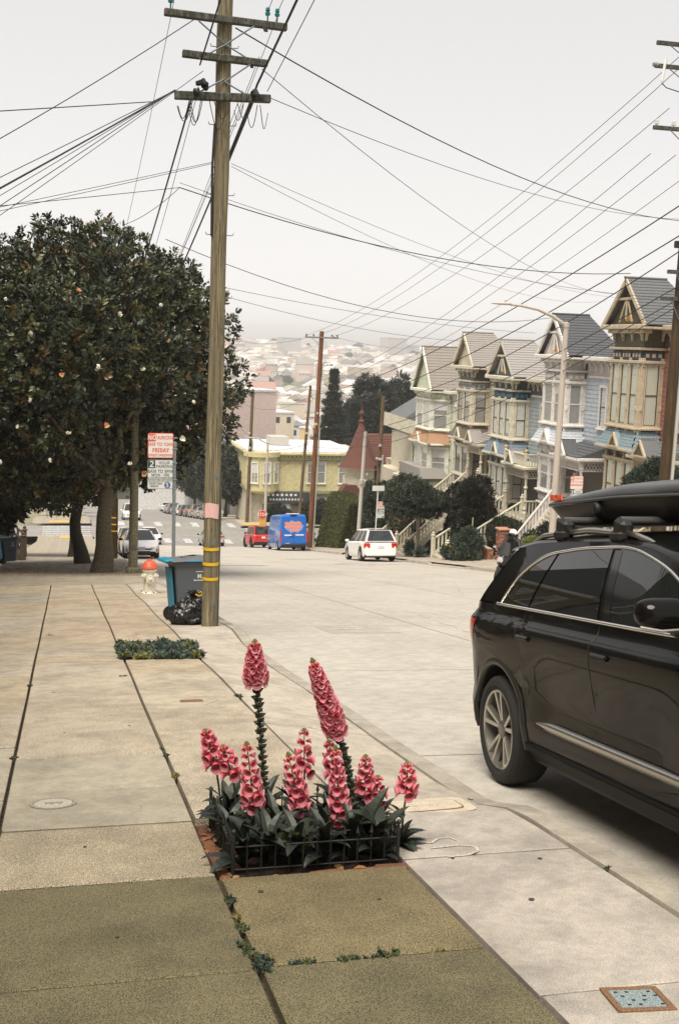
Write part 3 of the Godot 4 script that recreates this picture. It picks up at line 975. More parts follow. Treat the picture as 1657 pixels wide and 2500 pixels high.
# pointed or scalloped shingles on a slope, one joined mesh
func scales(m: MB, a: Vector3, b: Vector3, c: Vector3, d: Vector3, n: int, w: float, nn: Vector3) -> void:
	nn = nn.normalized()
	for i in range(n - 1, -1, -1):
		var t0 := float(i) / n
		var t1 := float(i + 1) / n
		var L := a.lerp(d, t0); var Rr := b.lerp(c, t0); var L2 := a.lerp(d, t1); var R2 := b.lerp(c, t1)
		var k := maxi(1, int(L.distance_to(Rr) / w))
		for j in k:
			var off := 0.5 if i % 2 else 0.0
			var u0 := clampf((j - off) / k, 0, 1); var u1 := clampf((j + 1 - off) / k, 0, 1)
			if u1 - u0 < 0.01: continue
			var um := (u0 + u1) * 0.5
			var lift := nn * (0.022 + 0.006 * ((i * 3 + j * 5) % 4) / 4.0)
			var lo := (a - d).normalized() * 0.03
			m.q(L2.lerp(R2, u0), L.lerp(Rr, u0) + lift, L.lerp(Rr, u1) + lift, L2.lerp(R2, u1), nn)
			m.tri(L.lerp(Rr, u0) + lift, L.lerp(Rr, um) + lift + lo, L.lerp(Rr, u1) + lift, nn)
			m.tri(L.lerp(Rr, u0) + lift, L.lerp(Rr, u0), L.lerp(Rr, um) + lift + lo, a - d)

func pediment(p: Node3D, f: Transform3D, x: float, y: float, w: float, h: float, dep: float, trim: Material, dark: Material, roof: Material) -> void:
	var m := mb()
	m.t = f
	m.prism(P2([-w / 2, 0, w / 2, 0, 0, h]), V(x, y, -dep), V(1, 0, 0), V(0, 1, 0), V(0, 0, dep))
	var o := part(p, "pediment", m, dark)
	m = mb(); m.t = f
	var l := Vector2(w / 2, h).length()
	for s in [-1.0, 1.0]:
		var b := Basis(Vector3.FORWARD, -s * atan2(h, w / 2))
		m.box(V(x + s * w / 4, y + h / 2 + 0.01, 0.02), V(l + 0.06, 0.09, 0.1), Basis(Vector3.BACK, -s * atan2(h, w / 2)))
	m.box(V(x, y, 0.03), V(w + 0.1, 0.07, 0.12))
	part(o, "moulding", m, trim)
	m = mb(); m.t = f
	for s in [-1.0, 1.0]:
		m.box(V(x + s * w / 4, y + h / 2 + 0.07, -dep / 2 - 0.03), V(l + 0.08, 0.04, dep), Basis(Vector3.BACK, -s * atan2(h, w / 2)))
	part(o, "pediment_roof", m, roof)

func stairs(p: Node3D, x0: float, x1: float, y0: float, y1: float, z0: float, z1: float, trim: Material, tread: Material) -> void:
	# a straight flight from (y0, z0) down to (y1, z1), with solid strings, rails and balusters on both sides
	var n := int(absf(y0 - y1) / 0.18) + 1
	for i in n:
		var m := mb()
		var z := lerpf(z0, z1, (i + 0.5) / n)
		var y := lerpf(y0, y1, (i + 0.5) / n)
		m.box(V((x0 + x1) / 2, y - 0.1, z), V(x1 - x0 - 0.12, 0.2, absf(z1 - z0) / n + 0.04))
		part(p, "step", m, tread)
	var dir := V(0, y1 - y0, z1 - z0)
	var b := Basis(Vector3.RIGHT, -atan2(y1 - y0, z1 - z0))
	for x in [x0, x1]:
		var m := mb()
		m.box(V(x, (y0 + y1) / 2 - 0.05, (z0 + z1) / 2), V(0.1, 0.34, dir.length()), b)
		part(p, "stair_string", m, trim)
		m = mb()
		m.bev(V(x, (y0 + y1) / 2 + 0.88, (z0 + z1) / 2), V(0.12, 0.09, dir.length()), 0.02, b)
		part(p, "handrail", m, trim)
		var k := int(dir.length() / 0.24)
		for i in k:
			var t := (i + 0.5) / k
			m = mb()
			m.box(V(x, lerpf(y0, y1, t) + 0.47, lerpf(z0, z1, t)), V(0.06, 0.76, 0.1))
			part(p, "baluster", m, trim)
		for e in [[y0, z0], [y1, z1]]:
			m = mb()
			m.bev(V(x, e[0] + 0.45, e[1]), V(0.18, 1.2, 0.18), 0.02)
			m.lathe([Vector2(0.12, 0), Vector2(0.14, 0.04), Vector2(0.06, 0.09), Vector2(0.08, 0.15), Vector2(0.0, 0.24)], 8, V(x, e[0] + 1.05, e[1]))
			part(p, "newel_post", m, trim)

func victorian(label: String, dc: float, gy: float, c: Dictionary) -> Node3D:
	var xw: float = c.get("xw", 24.2)
	var bd: float = c.get("bd", 1.0)
	var bw: float = c.get("bw", 2.7)
	var rw: float = c.get("rw", 3.4)
	var lw: float = c.get("lw", 0.5)
	var ph: float = c.get("ph", 1.95)
	var cant: float = c.get("cant", 0.0)
	var trim: Material = c.trim
	var trim2: Material = c.get("trim2", trim)
	var sid: Material = c.siding
	var sid2: Material = c.siding2
	var dark: Material = c.dark
	var roof: Material = c.roof
	var us: float = c.get("us", -3.3)      # upper sill
	var lh: float = c.get("lh", -5.35)     # lower head
	var ls: float = c.get("ls", -7.0)      # lower sill
	var gy0 := rsw(22.0, dc) - gy          # ground in local y
	var p := thing("victorian_house", label, "house", V(xw, gy, -dc), -PI / 2, "painted Victorian houses stepping down the hill")
	# main body behind the facade
	var m := mb()
	m.bx(-bw - lw, rw, gy0 - 2.0, 0.0, -11.0, -0.03)
	part(p, "wall", m, sid2)
	m = mb()
	m.bx(-bw - lw + 0.2, rw - 0.1, 0.0, 0.45, -10.8, -1.6)
	part(p, "parapet", m, c.get("parapet", trim))
	var F := Transform3D()
	var FF := xf(V(0, 0, bd))
	var FR := Transform3D(Basis(V(0, 0, -1), V(0, 1, 0), V(1, 0, 0)), V(0, 0, bd))
	var FL := Transform3D(Basis(V(0, 0, 1), V(0, 1, 0), V(-1, 0, 0)), V(-bw, 0, 0))
	var side_w := bd
	if cant > 0.0:
		var ln := Vector2(cant, bd).length()
		FR = Transform3D(Basis(V(cant, 0, -bd) / ln, V(0, 1, 0), V(bd, 0, cant) / ln), V(0, 0, bd))
		side_w = ln
		FF = xf(V(0, 0, bd))
	siding(p, F, 0.02 if cant == 0.0 else cant, rw, us - 1.9, -0.95, sid, sid2)
	siding(p, F, 0.02 if cant == 0.0 else cant, rw, ls - 0.2, us - 2.0, sid, sid2)
	if c.get("uphill_siding", false):
		siding(p, Transform3D(Basis(V(0, 0, -1), V(0, 1, 0), V(1, 0, 0)), V(rw, 0, 0)), 0.1, 7.0, gy0 + 0.5, -0.2, sid, sid2)
		m = mb(); m.box(V(rw - 0.1, (gy0) / 2, 0.0), V(0.26, -gy0, 0.14))
		part(p, "corner_board", m, trim)
	# two storeys of bay
	for st in 2:
		var sy: float = us if st == 0 else ls
		var hy: float = c.get("uh", -1.45) if st == 0 else lh
		var topy := -0.02 if st == 0 else us - 0.95
		var boty := us - 0.25 if st == 0 else ls - 0.75
		m = mb()
		if cant > 0.0:
			m.prism(P2([-bw - cant, 0.02, cant, 0.02, 0, bd - 0.06, -bw, bd - 0.06]), V(0, boty, 0), V(1, 0, 0), V(0, 0, 1), V(0, topy - boty, 0))
		else:
			m.bx(-bw, -0.06, boty, topy, 0.02, bd - 0.06)
		part(p, "bay_core", m, trim2 if c.get("light_bay", false) else dark)
		# corner boards and mullion strips
		var nf: int = c.get("nf", 3)
		var pw := 0.17
		var wf := (bw - pw * (nf + 1)) / nf
		for i in nf + 1:
			m = mb()
			m.t = FF
			var x := -bw + pw / 2 + i * (wf + pw)
			m.bev(V(x, (hy + sy) / 2, 0.02), V(pw, hy - sy + 0.5, 0.13), 0.015)
			m.bev(V(x, hy - 0.05, 0.07), V(pw * 0.9, 0.16, 0.12), 0.015)
			m.bev(V(x, sy + 0.75, 0.06), V(pw * 0.8, 0.22, 0.1), 0.015)
			m.bev(V(x, sy + 0.1, 0.05), V(pw * 0.95, 0.3, 0.1), 0.015)
			part(p, "pilaster", m, trim)
			m = mb(); m.t = FF
			m.lathe([Vector2(0.05, 0), Vector2(0.0, 0.02)], 6, V(x, sy + 0.75, 0.112), Basis(Vector3.RIGHT, PI / 2))
			part(p, "rosette", m, c.get("accent", dark))
		var bl: Array = c.get("blinds", [0.9, 0.95, 0.9, 0.95])
		for i in nf:
			var x := -bw + pw + wf / 2 + i * (wf + pw)
			window_on(p, FF, x, sy, wf + 0.04, hy - sy, trim, {"tw": 0.05, "blind": bl[i % bl.size()] if st == 0 else bl[(i + 1) % bl.size()], "sash": c.get("sash", M.sash_dark), "blind_mat": c.get("blind_mat", M.blind)})
		# near side of the bay
		for e in [0.06, side_w - 0.08]:
			m = mb(); m.t = FR
			m.bev(V(e, (hy + sy) / 2, 0.0), V(pw, hy - sy + 0.5, 0.12), 0.015)
			m.bev(V(e, hy - 0.05, 0.05), V(pw * 0.9, 0.16, 0.1), 0.015)
			m.bev(V(e, sy + 0.75, 0.04), V(pw * 0.8, 0.22, 0.1), 0.015)
			part(p, "pilaster", m, trim)
		window_on(p, FR, side_w / 2 - 0.01, sy, side_w - 0.32, hy - sy, trim, {"tw": 0.05, "blind": bl[3], "sash": c.get("sash", M.sash_dark), "blind_mat": c.get("blind_mat", M.blind)})
		# belt courses above the windows, panels between
		for fr in [[FF, -bw / 2, bw + 0.16], [FR, side_w / 2, side_w + 0.06]]:
			for q in [[hy + 0.08, 0.06, 0.13, 0.2], [sy - 0.09, 0.08, 0.1, 0.26]] + ([[hy + 0.62, 0.06, 0.11, 0.2]] if st == 0 else []):
				m = mb(); m.t = fr[0]
				m.bev(V(fr[1], q[0], q[1]), V(fr[2], q[2], q[3]), 0.02)
				part(p, "belt_course", m, trim)
		var pane_y := hy + 0.35 if st == 0 else ls - 0.42
		for fr in [[FF, nf, -bw, bw], [FR, 1, 0.02, side_w - 0.04]]:
			for i in fr[1]:
				var w: float = fr[3] / fr[1]
				m = mb(); m.t = fr[0]
				m.bev(V(fr[2] + w * (i + 0.5), pane_y, -0.01), V(w - 0.1, 0.34, 0.08), 0.01)
				var pn := part(p, "frieze_panel", m, c.get("panel", dark))
				var k := maxi(2, int(w / 0.28))
				for j in k:
					m = mb(); m.t = fr[0]
					m.bev(V(fr[2] + w * i + 0.05 + (w - 0.1) * (j + 0.5) / k, pane_y, 0.03), V((w - 0.1) / k * 0.55, 0.16, 0.05), 0.012)
					part(pn, "ornament", m, c.get("accent", trim))
	# cornice under the gable with brackets
	m = mb()
	m.t = FF
	m.bev(V(-bw / 2, -0.08, -0.25), V(bw + 1.3, 0.2, 1.25), 0.03)
	m.bev(V(-bw / 2, -0.26, -0.02), V(bw + 0.5, 0.16, 0.45), 0.03)
	m.t = Transform3D()
	m.bev(V(rw / 2 + 0.35, -0.1, 0.18), V(rw - 0.1, 0.2, 0.75), 0.03)
	m.bev(V(rw / 2 + 0.35, -0.95, 0.02), V(rw - 0.1, 0.12, 0.16), 0.03)
	part(p, "cornice", m, trim)
	m = mb(); m.bx(0.2 + cant, rw, -0.9, -0.2, 0.0, 0.035)
	part(p, "frieze", m, c.get("frieze", dark))
	for i in 4:
		m = mb(); bracket(m, FF, -bw + 0.08 + (bw - 0.16) * i / 3.0, -0.2)
		part(p, "bracket", m, trim)
	for i in 2:
		m = mb(); bracket(m, FR, 0.1 + i * (side_w - 0.25), -0.2)
		part(p, "bracket", m, trim)
	for i in 5:
		m = mb(); bracket(m, F, 0.55 + cant + i * (rw - 0.8 - cant) / 4.0, -0.2, 1.1)
		part(p, "bracket", m, trim)
	# gable roof over the bay: ridge runs back, hipped at its end
	var gw := (bw + 1.3) / 2.0
	var cx := -bw / 2.0
	var zf := bd + 0.32
	var rl: float = c.get("ridge", 1.9)
	var tip := V(cx, ph, zf)
	var back := V(cx, ph, zf - rl)
	m = mb()
	for s in [-1.0, 1.0]:
		var e0 := V(cx + s * gw, 0.02, zf)
		var e1 := V(cx + s * gw, 0.02, zf - rl - 1.2)
		var nn := V(s * ph, gw, 0)
		courses(m, e0, e1, back, tip, 15, nn)
		m.tri(e1, e1 + V(0, -0.0, 0), back, nn)
		m.q(e0 + V(0, -0.09, 0), e1 + V(0, -0.09, 0), e1, e0, V(s, 0, 0))
		m.q(e0 + V(0, -0.02, 0), e1 + V(0, -0.02, 0), V(cx, ph - 0.14, zf - rl), V(cx, ph - 0.14, zf), -nn)
	m.tri(V(cx - gw, 0.02, zf - rl - 1.2), V(cx + gw, 0.02, zf - rl - 1.2), back, V(0, 0.5, -1))
	var rf := part(p, "roof", m, roof)
	m = mb()
	m.tube([tip + V(0, 0.02, 0.05), back + V(0, 0.02, 0)], 0.06, 6)
	part(rf, "ridge_cap", m, roof)
	# gable face
	m = mb()
	m.prism(P2([-gw + 0.25, 0.0, gw - 0.25, 0.0, 0, ph - 0.22]), V(cx, 0.02, zf - 0.42), V(1, 0, 0), V(0, 1, 0), V(0, 0, 0.1))
	var gf := part(p, "gable_panel", m, c.get("gable", dark))
	m = mb()
	var ang := atan2(ph, gw)
	var ll := Vector2(gw, ph).length()
	for s in [-1.0, 1.0]:
		m.bev(V(cx + s * gw / 2 * 0.985, ph / 2 - 0.09, zf - 0.04), V(ll - 0.02, c.get("barge", 0.2), 0.09), 0.015, Basis(Vector3.BACK, -s * ang))
	part(p, "bargeboard", m, trim)
	for s in [-1.0, 1.0]:
		for k in 6:
			m = mb()
			var t := 0.12 + k * 0.145
			m.lathe([Vector2(0.035, 0), Vector2(0.03, 0.018), Vector2(0, 0.02)], 6, V(cx + s * gw * (1 - t), ph * t - 0.1, zf + 0.005), Basis(Vector3.RIGHT, PI / 2))
			if c.get("studs", true): part(p, "stud", m, c.get("accent", dark))
	if c.get("collar", true):
		m = mb()
		m.bev(V(cx, ph * 0.56, zf - 0.12), V(gw * 0.72, 0.11, 0.08), 0.015)
		m.bev(V(cx, ph * 0.35, zf - 0.14), V(0.1, ph * 0.45, 0.07), 0.015)
		for s in [-1.0, 1.0]:
			m.bev(V(cx + s * 0.35, ph * 0.28, zf - 0.14), V(0.08, ph * 0.5, 0.06), 0.015, Basis(Vector3.BACK, s * 0.5))
		part(p, "gable_truss", m, trim)
		m = mb()
		for k in 7:
			var a := PI * (k + 0.5) / 7.0
			m.box(V(cx + cos(a) * 0.2, 0.16 + sin(a) * 0.2, zf - 0.3), V(0.26, 0.05, 0.05), Basis(Vector3.BACK, a))
		part(p, "sunburst", m, M.gilt)
	# shallow mansard beside the gable
	m = mb()
	courses(m, V(0.5, 0.0, 0.5), V(rw + 0.02, 0.0, 0.5), V(rw + 0.02, 0.85, -1.2), V(0.5, 0.85, -1.2), 8, V(0, 1.7, 0.85))
	m.q(V(rw + 0.02, 0.0, 0.5), V(rw + 0.02, 0.85, -1.2), V(rw + 0.02, 0, -1.2), V(rw + 0.02, 0, 0), Vector3.RIGHT)
	part(p, "roof", m, roof)
	# skirt roof between the storeys
	var sk0 := us - 0.2
	var sk1 := us - 0.95
	var ov := 0.36
	m = mb()
	var a0 := V(-bw - ov, sk1, bd + ov)
	var b0 := V(ov, sk1, bd + ov)
	scales(m, a0, b0, V(0.02, sk0, bd + 0.02), V(-bw, sk0, bd + 0.02), 6, 0.17, V(0, ov, sk0 - sk1))
	scales(m, b0, V(ov + cant, sk1, 0.0), V(0.02 + cant, sk0, 0), V(0.02, sk0, bd + 0.02), 6, 0.17, V(sk0 - sk1, ov, cant))
	m.q(a0, V(-bw - ov, sk1, 0), V(-bw, sk0, 0), V(-bw, sk0, bd), V(-1, 0.5, 0))
	part(p, "skirt_roof", m, c.get("skirt", roof)).set_meta("kind", "stuff")
	m = mb()
	m.bev(V(-bw / 2, sk1 - 0.06, bd + ov - 0.12), V(bw + ov * 2 + 0.1, 0.12, 0.36), 0.02)
	m.bev(V(ov - 0.1 + cant * 0.6, sk1 - 0.06, bd / 2 - 0.02), V(0.36, 0.118, bd + 0.3), 0.02)
	part(p, "eave", m, trim)
	for i in 4:
		m = mb(); bracket(m, FF, -bw + 0.08 + (bw - 0.16) * i / 3.0, sk1 - 0.12, 0.75)
		part(p, "bracket", m, trim)
	pediment(p, xf(V(0, 0, bd + ov + 0.02)), -bw * 0.5, sk1 + 0.02, 0.8, 0.55, 0.5, trim, dark, c.get("skirt", roof))
	# basement under the bay
	m = mb()
	m.bx(-bw + 0.1 - cant * 0.5, -0.1 + cant * 0.5, gy0 - 1.5, ls - 0.72, 0.0, bd - 0.15)
	part(p, "bay_base", m, trim2)
	m = mb(); m.bev(V(-bw / 2, ls - 0.72, bd / 2), V(bw + 0.2 + cant, 0.12, bd + 0.2), 0.03)
	part(p, "water_table", m, trim)
	# small window over the porch
	if c.get("porch_window", true):
		window_on(p, F, rw * 0.62 + cant * 0.3, us - 0.05, 0.85, (c.get("uh", -1.45) as float) - us + 0.1, trim, {"blind": c.get("pw_blind", 0.4), "tw": 0.12})
	# porch: dark doorway, posts, lattice frieze, little roof, stairs down to the street
	if c.get("porch", true):
		var px0 := 0.35 + cant
		var px1: float = c.get("px1", rw - 0.1)
		var pd: float = c.get("pd", 1.3)
		var fy: float = ls - 0.55
		m = mb(); m.bx(px0 + 0.25, px1 - 0.25, fy, lh + 0.1, 0.03, 0.06)
		part(p, "doorway", m, M.room_dark)
		m = mb(); m.bx(px0 - 0.1, px1, fy - 0.22, fy, 0.0, pd + 0.1)
		part(p, "porch_floor", m, trim)
		for x in [px0 + 0.05, px1 - 0.12]:
			m = mb(); turned(m, V(x, fy, pd - 0.08), lh + 0.2 - fy, 0.1)
			part(p, "porch_post", m, trim)
			m = mb(); turned(m, V(x, fy, 0.12), lh + 0.2 - fy, 0.09)
			part(p, "porch_post", m, trim)
		m = mb()
		for fr in [[px0, px1, pd - 0.08]]:
			m.box(V((px0 + px1) / 2, lh + 0.24, fr[2]), V(px1 - px0, 0.12, 0.14))
			m.box(V((px0 + px1) / 2, lh - 0.16, fr[2]), V(px1 - px0, 0.06, 0.08))
			for k in int((px1 - px0) / 0.16):
				m.box(V(px0 + 0.08 + k * 0.16, lh + 0.02, fr[2]), V(0.035, 0.44, 0.04), Basis(Vector3.BACK, 0.5))
				m.box(V(px0 + 0.08 + k * 0.16, lh + 0.02, fr[2] + 0.03), V(0.035, 0.44, 0.03), Basis(Vector3.BACK, -0.5))
		m.box(V(px1 - 0.1, lh + 0.24, pd / 2), V(0.14, 0.118, pd))
		m.box(V(px1 - 0.1, lh - 0.16, pd / 2), V(0.08, 0.058, pd))
		for k in int(pd / 0.16):
			m.box(V(px1 - 0.1, lh + 0.02, 0.08 + k * 0.16), V(0.04, 0.44, 0.035), Basis(Vector3.RIGHT, 0.5))
			m.box(V(px1 - 0.07, lh + 0.02, 0.08 + k * 0.16), V(0.03, 0.44, 0.035), Basis(Vector3.RIGHT, -0.5))
		part(p, "lattice", m, trim)
		m = mb()
		m.bev(V((px0 + px1) / 2, lh + 0.37, pd / 2 + 0.05), V(px1 - px0 + 0.4, 0.16, pd + 0.4), 0.03)
		part(p, "porch_cornice", m, trim)
		if c.get("balcony", false):
			for k in int((px1 - px0) / 0.15):
				m = mb(); m.box(V(px0 + 0.05 + k * 0.15, lh + 0.75, pd + 0.05), V(0.05, 0.55, 0.05))
				part(p, "baluster", m, trim)
			for k in int(pd / 0.15):
				m = mb(); m.box(V(px1, lh + 0.75, 0.1 + k * 0.15), V(0.05, 0.55, 0.05))
				part(p, "baluster", m, trim)
			m = mb()
			m.bev(V((px0 + px1) / 2, lh + 1.05, pd + 0.05), V(px1 - px0 + 0.1, 0.08, 0.1), 0.015)
			m.bev(V(px1, lh + 1.052, pd / 2), V(0.1, 0.08, pd + 0.1), 0.015)
			part(p, "balcony_rail", m, trim)
			for x in [px0, px1]:
				m = mb()
				m.bev(V(x, lh + 0.75, pd + 0.05), V(0.14, 0.8, 0.14), 0.02)
				part(p, "newel_post", m, trim)
				m = mb()
				m.lathe([Vector2(0.0, 0), Vector2(0.09, 0.06), Vector2(0.09, 0.12), Vector2(0.0, 0.19)], 8, V(x, lh + 1.15, pd + 0.05))
				part(p, "finial", m, M.gilt)
		else:
			m = mb()
			courses(m, V(px0 - 0.15, lh + 0.46, pd + 0.25), V(px1 + 0.15, lh + 0.46, pd + 0.25), V(px1, lh + 1.0, 0.05), V(px0, lh + 1.0, 0.05), 6, V(0, pd, 0.5))
			m.tri(V(px1 + 0.15, lh + 0.46, pd + 0.25), V(px1, lh + 1.0, 0.05), V(px1 + 0.1, lh + 0.46, 0.0), Vector3.RIGHT)
			part(p, "porch_roof", m, roof)
		pediment(p, xf(V(0, 0, pd + 0.3)), (px0 + px1) / 2 - 0.25, lh + 0.46, 1.0, 0.6, 0.7, trim, dark, roof)
		# rail on the porch edge facing uphill
		m = mb()
		m.bev(V(px1 - 0.05, fy + 0.9, pd / 2), V(0.1, 0.09, pd), 0.02)
		part(p, "handrail", m, trim)
		for k in int(pd / 0.18):
			m = mb(); m.box(V(px1 - 0.05, fy + 0.45, 0.1 + k * 0.18), V(0.05, 0.86, 0.07))
			part(p, "baluster", m, trim)
		var zs: float = c.get("stair_z", 5.4)
		stairs(p, px0 + 0.1, px1 - 0.3, fy, maxf(gy0 + 0.15, fy - zs * 0.75), pd, pd + (zs - pd), c.get("stair", trim), M.tread)
	return p

func build_houses() -> void:
	victorian("red sided Victorian with tan trim and slate gable, nearest of the row", 44.6, 2.83, {
		"trim": M.tan_trim, "siding": M.red_siding, "siding2": M.red_siding2, "dark": M.olive_dark, "roof": M.slate, "panel": M.navy, "accent": M.tan_trim, "skirt": M.skirt_teal,
		"us": -4.2, "uh": -1.6, "lh": -5.75, "ls": -7.9, "rw": 3.2, "blinds": [0.97, 0.97, 0.97, 0.98], "lw": 0.4, "parapet": M.slate, "stair_z": 3.2, "blind_mat": M.blind_green, "trim2": M.tan_trim})
	victorian("pale blue and white Victorian with dark slate gable, second from the red one", 52.0, 1.45, {
		"trim": M.pink_white, "siding": M.blue_siding, "siding2": M.blue_siding2, "dark": M.mauve, "roof": M.slate_dark, "panel": M.mauve, "accent": M.pink_white, "skirt": M.skirt_pale, "frieze": M.mauve, "gable": M.mauve_light,
		"us": -3.25, "uh": -1.35, "lh": -5.0, "ls": -6.6, "rw": 3.4, "blinds": [0.0, 0.25, 0.0, 0.0], "light_bay": true, "parapet": M.pink_white, "nf": 2, "bw": 2.6, "stair_z": 3.5, "sash": M.pink_white, "pd": 1.5})
	victorian("blue grey Victorian with cream trim, navy panels and a porch balcony", 58.8, 0.2, {
		"trim": M.cream_trim, "siding": M.bluegrey_siding, "siding2": M.bluegrey_siding2, "dark": M.navy_soft, "roof": M.roof_grey, "panel": M.navy_teal, "accent": M.teal, "skirt": M.skirt_blue, "gable": M.navy_soft,
		"us": -3.25, "uh": -1.35, "lh": -4.9, "ls": -6.6, "rw": 3.3, "blinds": [0.95, 0.95, 0.9, 0.97], "balcony": true, "bw": 2.9, "parapet": M.cream_trim, "bd": 0.95, "stair": M.cream_trim, "stair_z": 5.2, "studs": false, "barge": 0.16})
	victorian("cream Victorian with grey roof squeezed between the green and blue grey ones", 65.0, 0.6, {
		"trim": M.cream_trim2, "siding": M.cream_siding, "siding2": M.cream_siding2, "dark": M.brown_grey, "roof": M.roof_brown, "panel": M.panel_lilac, "accent": M.brown_grey, "skirt": M.skirt_brown, "gable": M.cream_siding,
		"us": -3.3, "uh": -1.5, "lh": -4.75, "ls": -6.4, "rw": 2.7, "blinds": [0.0, 0.3, 0.2, 0.15], "nf": 2, "bw": 2.5, "studs": false, "collar": false, "stair_z": 5.4, "parapet": M.roof_brown, "trim2": M.cream_trim2, "bd": 1.05})
	victorian("pale green Victorian with canted bay and wide brown gable at the row's end", 72.6, -1.1, {
		"trim": M.white_trim, "siding": M.green_siding, "siding2": M.green_siding2, "dark": M.green_siding2, "roof": M.roof_brown2, "panel": M.green_siding, "accent": M.white_trim, "skirt": M.orange_tile, "gable": M.green_siding, "frieze": M.green_siding,
		"us": -2.5, "uh": -0.75, "lh": -3.8, "ls": -5.6, "rw": 1.7, "bw": 3.1, "cant": 0.75, "ph": 2.75, "ridge": 6.5, "blinds": [0.5, 0.96, 0.2, 0.3], "nf": 2, "studs": false, "collar": false, "light_bay": true, "trim2": M.white_trim, "sash": M.white_trim, "porch": false, "porch_window": false, "uphill_siding": true, "bd": 1.1, "barge": 0.26, "lw": 1.0, "blind_mat": M.curtain})

# ---------- parked and passing cars ----------
func lut(a: Array, t: float) -> float:
	if t <= a[0][0]: return a[0][1]
	for i in range(1, a.size()):
		if t <= a[i][0]:
			var u: float = (t - a[i - 1][0]) / maxf(a[i][0] - a[i - 1][0], 1e-6)
			return lerpf(a[i - 1][1], a[i][1], u)
	return a[-1][1]
func clut(a: Array, t: float) -> float:
	if t <= a[0][0]: return a[0][1]
	for i in range(1, a.size()):
		if t <= a[i][0]:
			var p0: Array = a[maxi(i - 2, 0)]
			var p3: Array = a[mini(i + 1, a.size() - 1)]
			var w: float = (t - a[i - 1][0]) / maxf(a[i][0] - a[i - 1][0], 1e-6)
			if i == 1 or i == a.size() - 1: return lerpf(a[i - 1][1], a[i][1], w)
			return cubic_interpolate_in_time(a[i - 1][1], a[i][1], p0[1], p3[1], w, a[i][0] - a[i - 1][0], p0[0] - a[i - 1][0], p3[0] - a[i - 1][0])
	return a[-1][1]
func slut(a: Array, t: float) -> float:
	if t <= a[0][0]: return a[0][1]
	for i in range(1, a.size()):
		if t <= a[i][0]:
			var u: float = (t - a[i - 1][0]) / maxf(a[i][0] - a[i - 1][0], 1e-6)
			u = u * u * (3.0 - 2.0 * u)
			return lerpf(a[i - 1][1], a[i][1], u)
	return a[-1][1]

var wheel_meshes := {}
func add_wheel(p: Node3D, o: Vector3, r: float, w: float, side: float, rim: Material) -> void:
	if not wheel_meshes.has("t"):
		var m := mb()
		m.lathe([Vector2(0.62, -0.5), Vector2(0.9, -0.5), Vector2(0.98, -0.36), Vector2(1.0, -0.1), Vector2(1.0, 0.1), Vector2(0.98, 0.36), Vector2(0.9, 0.5), Vector2(0.66, 0.5), Vector2(0.62, 0.3)], 22)
		wheel_meshes.t = m.mesh()
		m = mb()
		m.lathe([Vector2(0.66, 0.44), Vector2(0.6, 0.46), Vector2(0.56, 0.1)], 22)
		for k in 5:
			var a := TAU * k / 5.0
			m.bev(V(cos(a) * 0.32, 0.34, sin(a) * 0.32), V(0.6, 0.16, 0.15), 0.03, Basis(Vector3.UP, -a))
		m.lathe([Vector2(0.16, 0.3), Vector2(0.16, 0.44), Vector2(0.0, 0.46)], 12)
		wheel_meshes.r = m.mesh()
	var b := Basis(Vector3.BACK, -side * PI / 2) * Basis.from_scale(V(r, w, r))
	var t := part(p, "wheel", wheel_meshes.t, M.tyre, xf(o, b))
	part(t, "rim", wheel_meshes.r, rim)

# basis for something standing on the slope, looking along +z (uphill) or -z
func slope_basis(up_hill: bool, s := 0.157, turn := 0.0) -> Basis:
	var z := V(0, s, 1).normalized() if up_hill else V(0, -s, -1).normalized()
	var x := Vector3.UP.cross(z).normalized()
	return Basis(x, z.cross(x), z) * yaw(turn)

const KINDS := {
	"sedan": {"L": 4.6, "W": 1.8, "H": 1.42, "top": [[0, 0.72], [0.03, 0.98], [0.2, 1.02], [0.3, 0.97], [0.66, 0.93], [0.74, 0.92], [0.94, 0.74], [1, 0.55]], "g": [0.1, 0.3, 0.52, 0.76], "wheel": 0.32, "rw": 0.6},
	"suv": {"L": 4.55, "W": 1.85, "H": 1.68, "top": [[0, 0.8], [0.02, 1.06], [0.3, 1.06], [0.66, 1.03], [0.74, 1.02], [0.95, 0.9], [1, 0.65]], "g": [0.005, 0.07, 0.55, 0.76], "wheel": 0.37, "rw": 0.66},
	"hatch": {"L": 4.2, "W": 1.77, "H": 1.5, "top": [[0, 0.72], [0.02, 0.98], [0.3, 0.98], [0.68, 0.95], [0.76, 0.94], [0.95, 0.76], [1, 0.55]], "g": [0.01, 0.12, 0.52, 0.79], "wheel": 0.32, "rw": 0.62},
	"jeep": {"L": 4.0, "W": 1.78, "H": 1.75, "top": [[0, 0.95], [0.02, 1.1], [0.62, 1.1], [0.64, 1.12], [0.96, 1.08], [1, 0.8]], "g": [0.01, 0.03, 0.58, 0.64], "wheel": 0.42, "rw": 0.78},
	"van": {"L": 5.9, "W": 2.06, "H": 2.6, "top": [[0, 2.35], [0.006, 2.5], [0.04, 2.58], [0.62, 2.58], [0.72, 2.46], [0.8, 1.5], [0.84, 1.22], [0.96, 1.0], [1, 0.7]], "g": [], "wheel": 0.36, "rw": 0.9}}

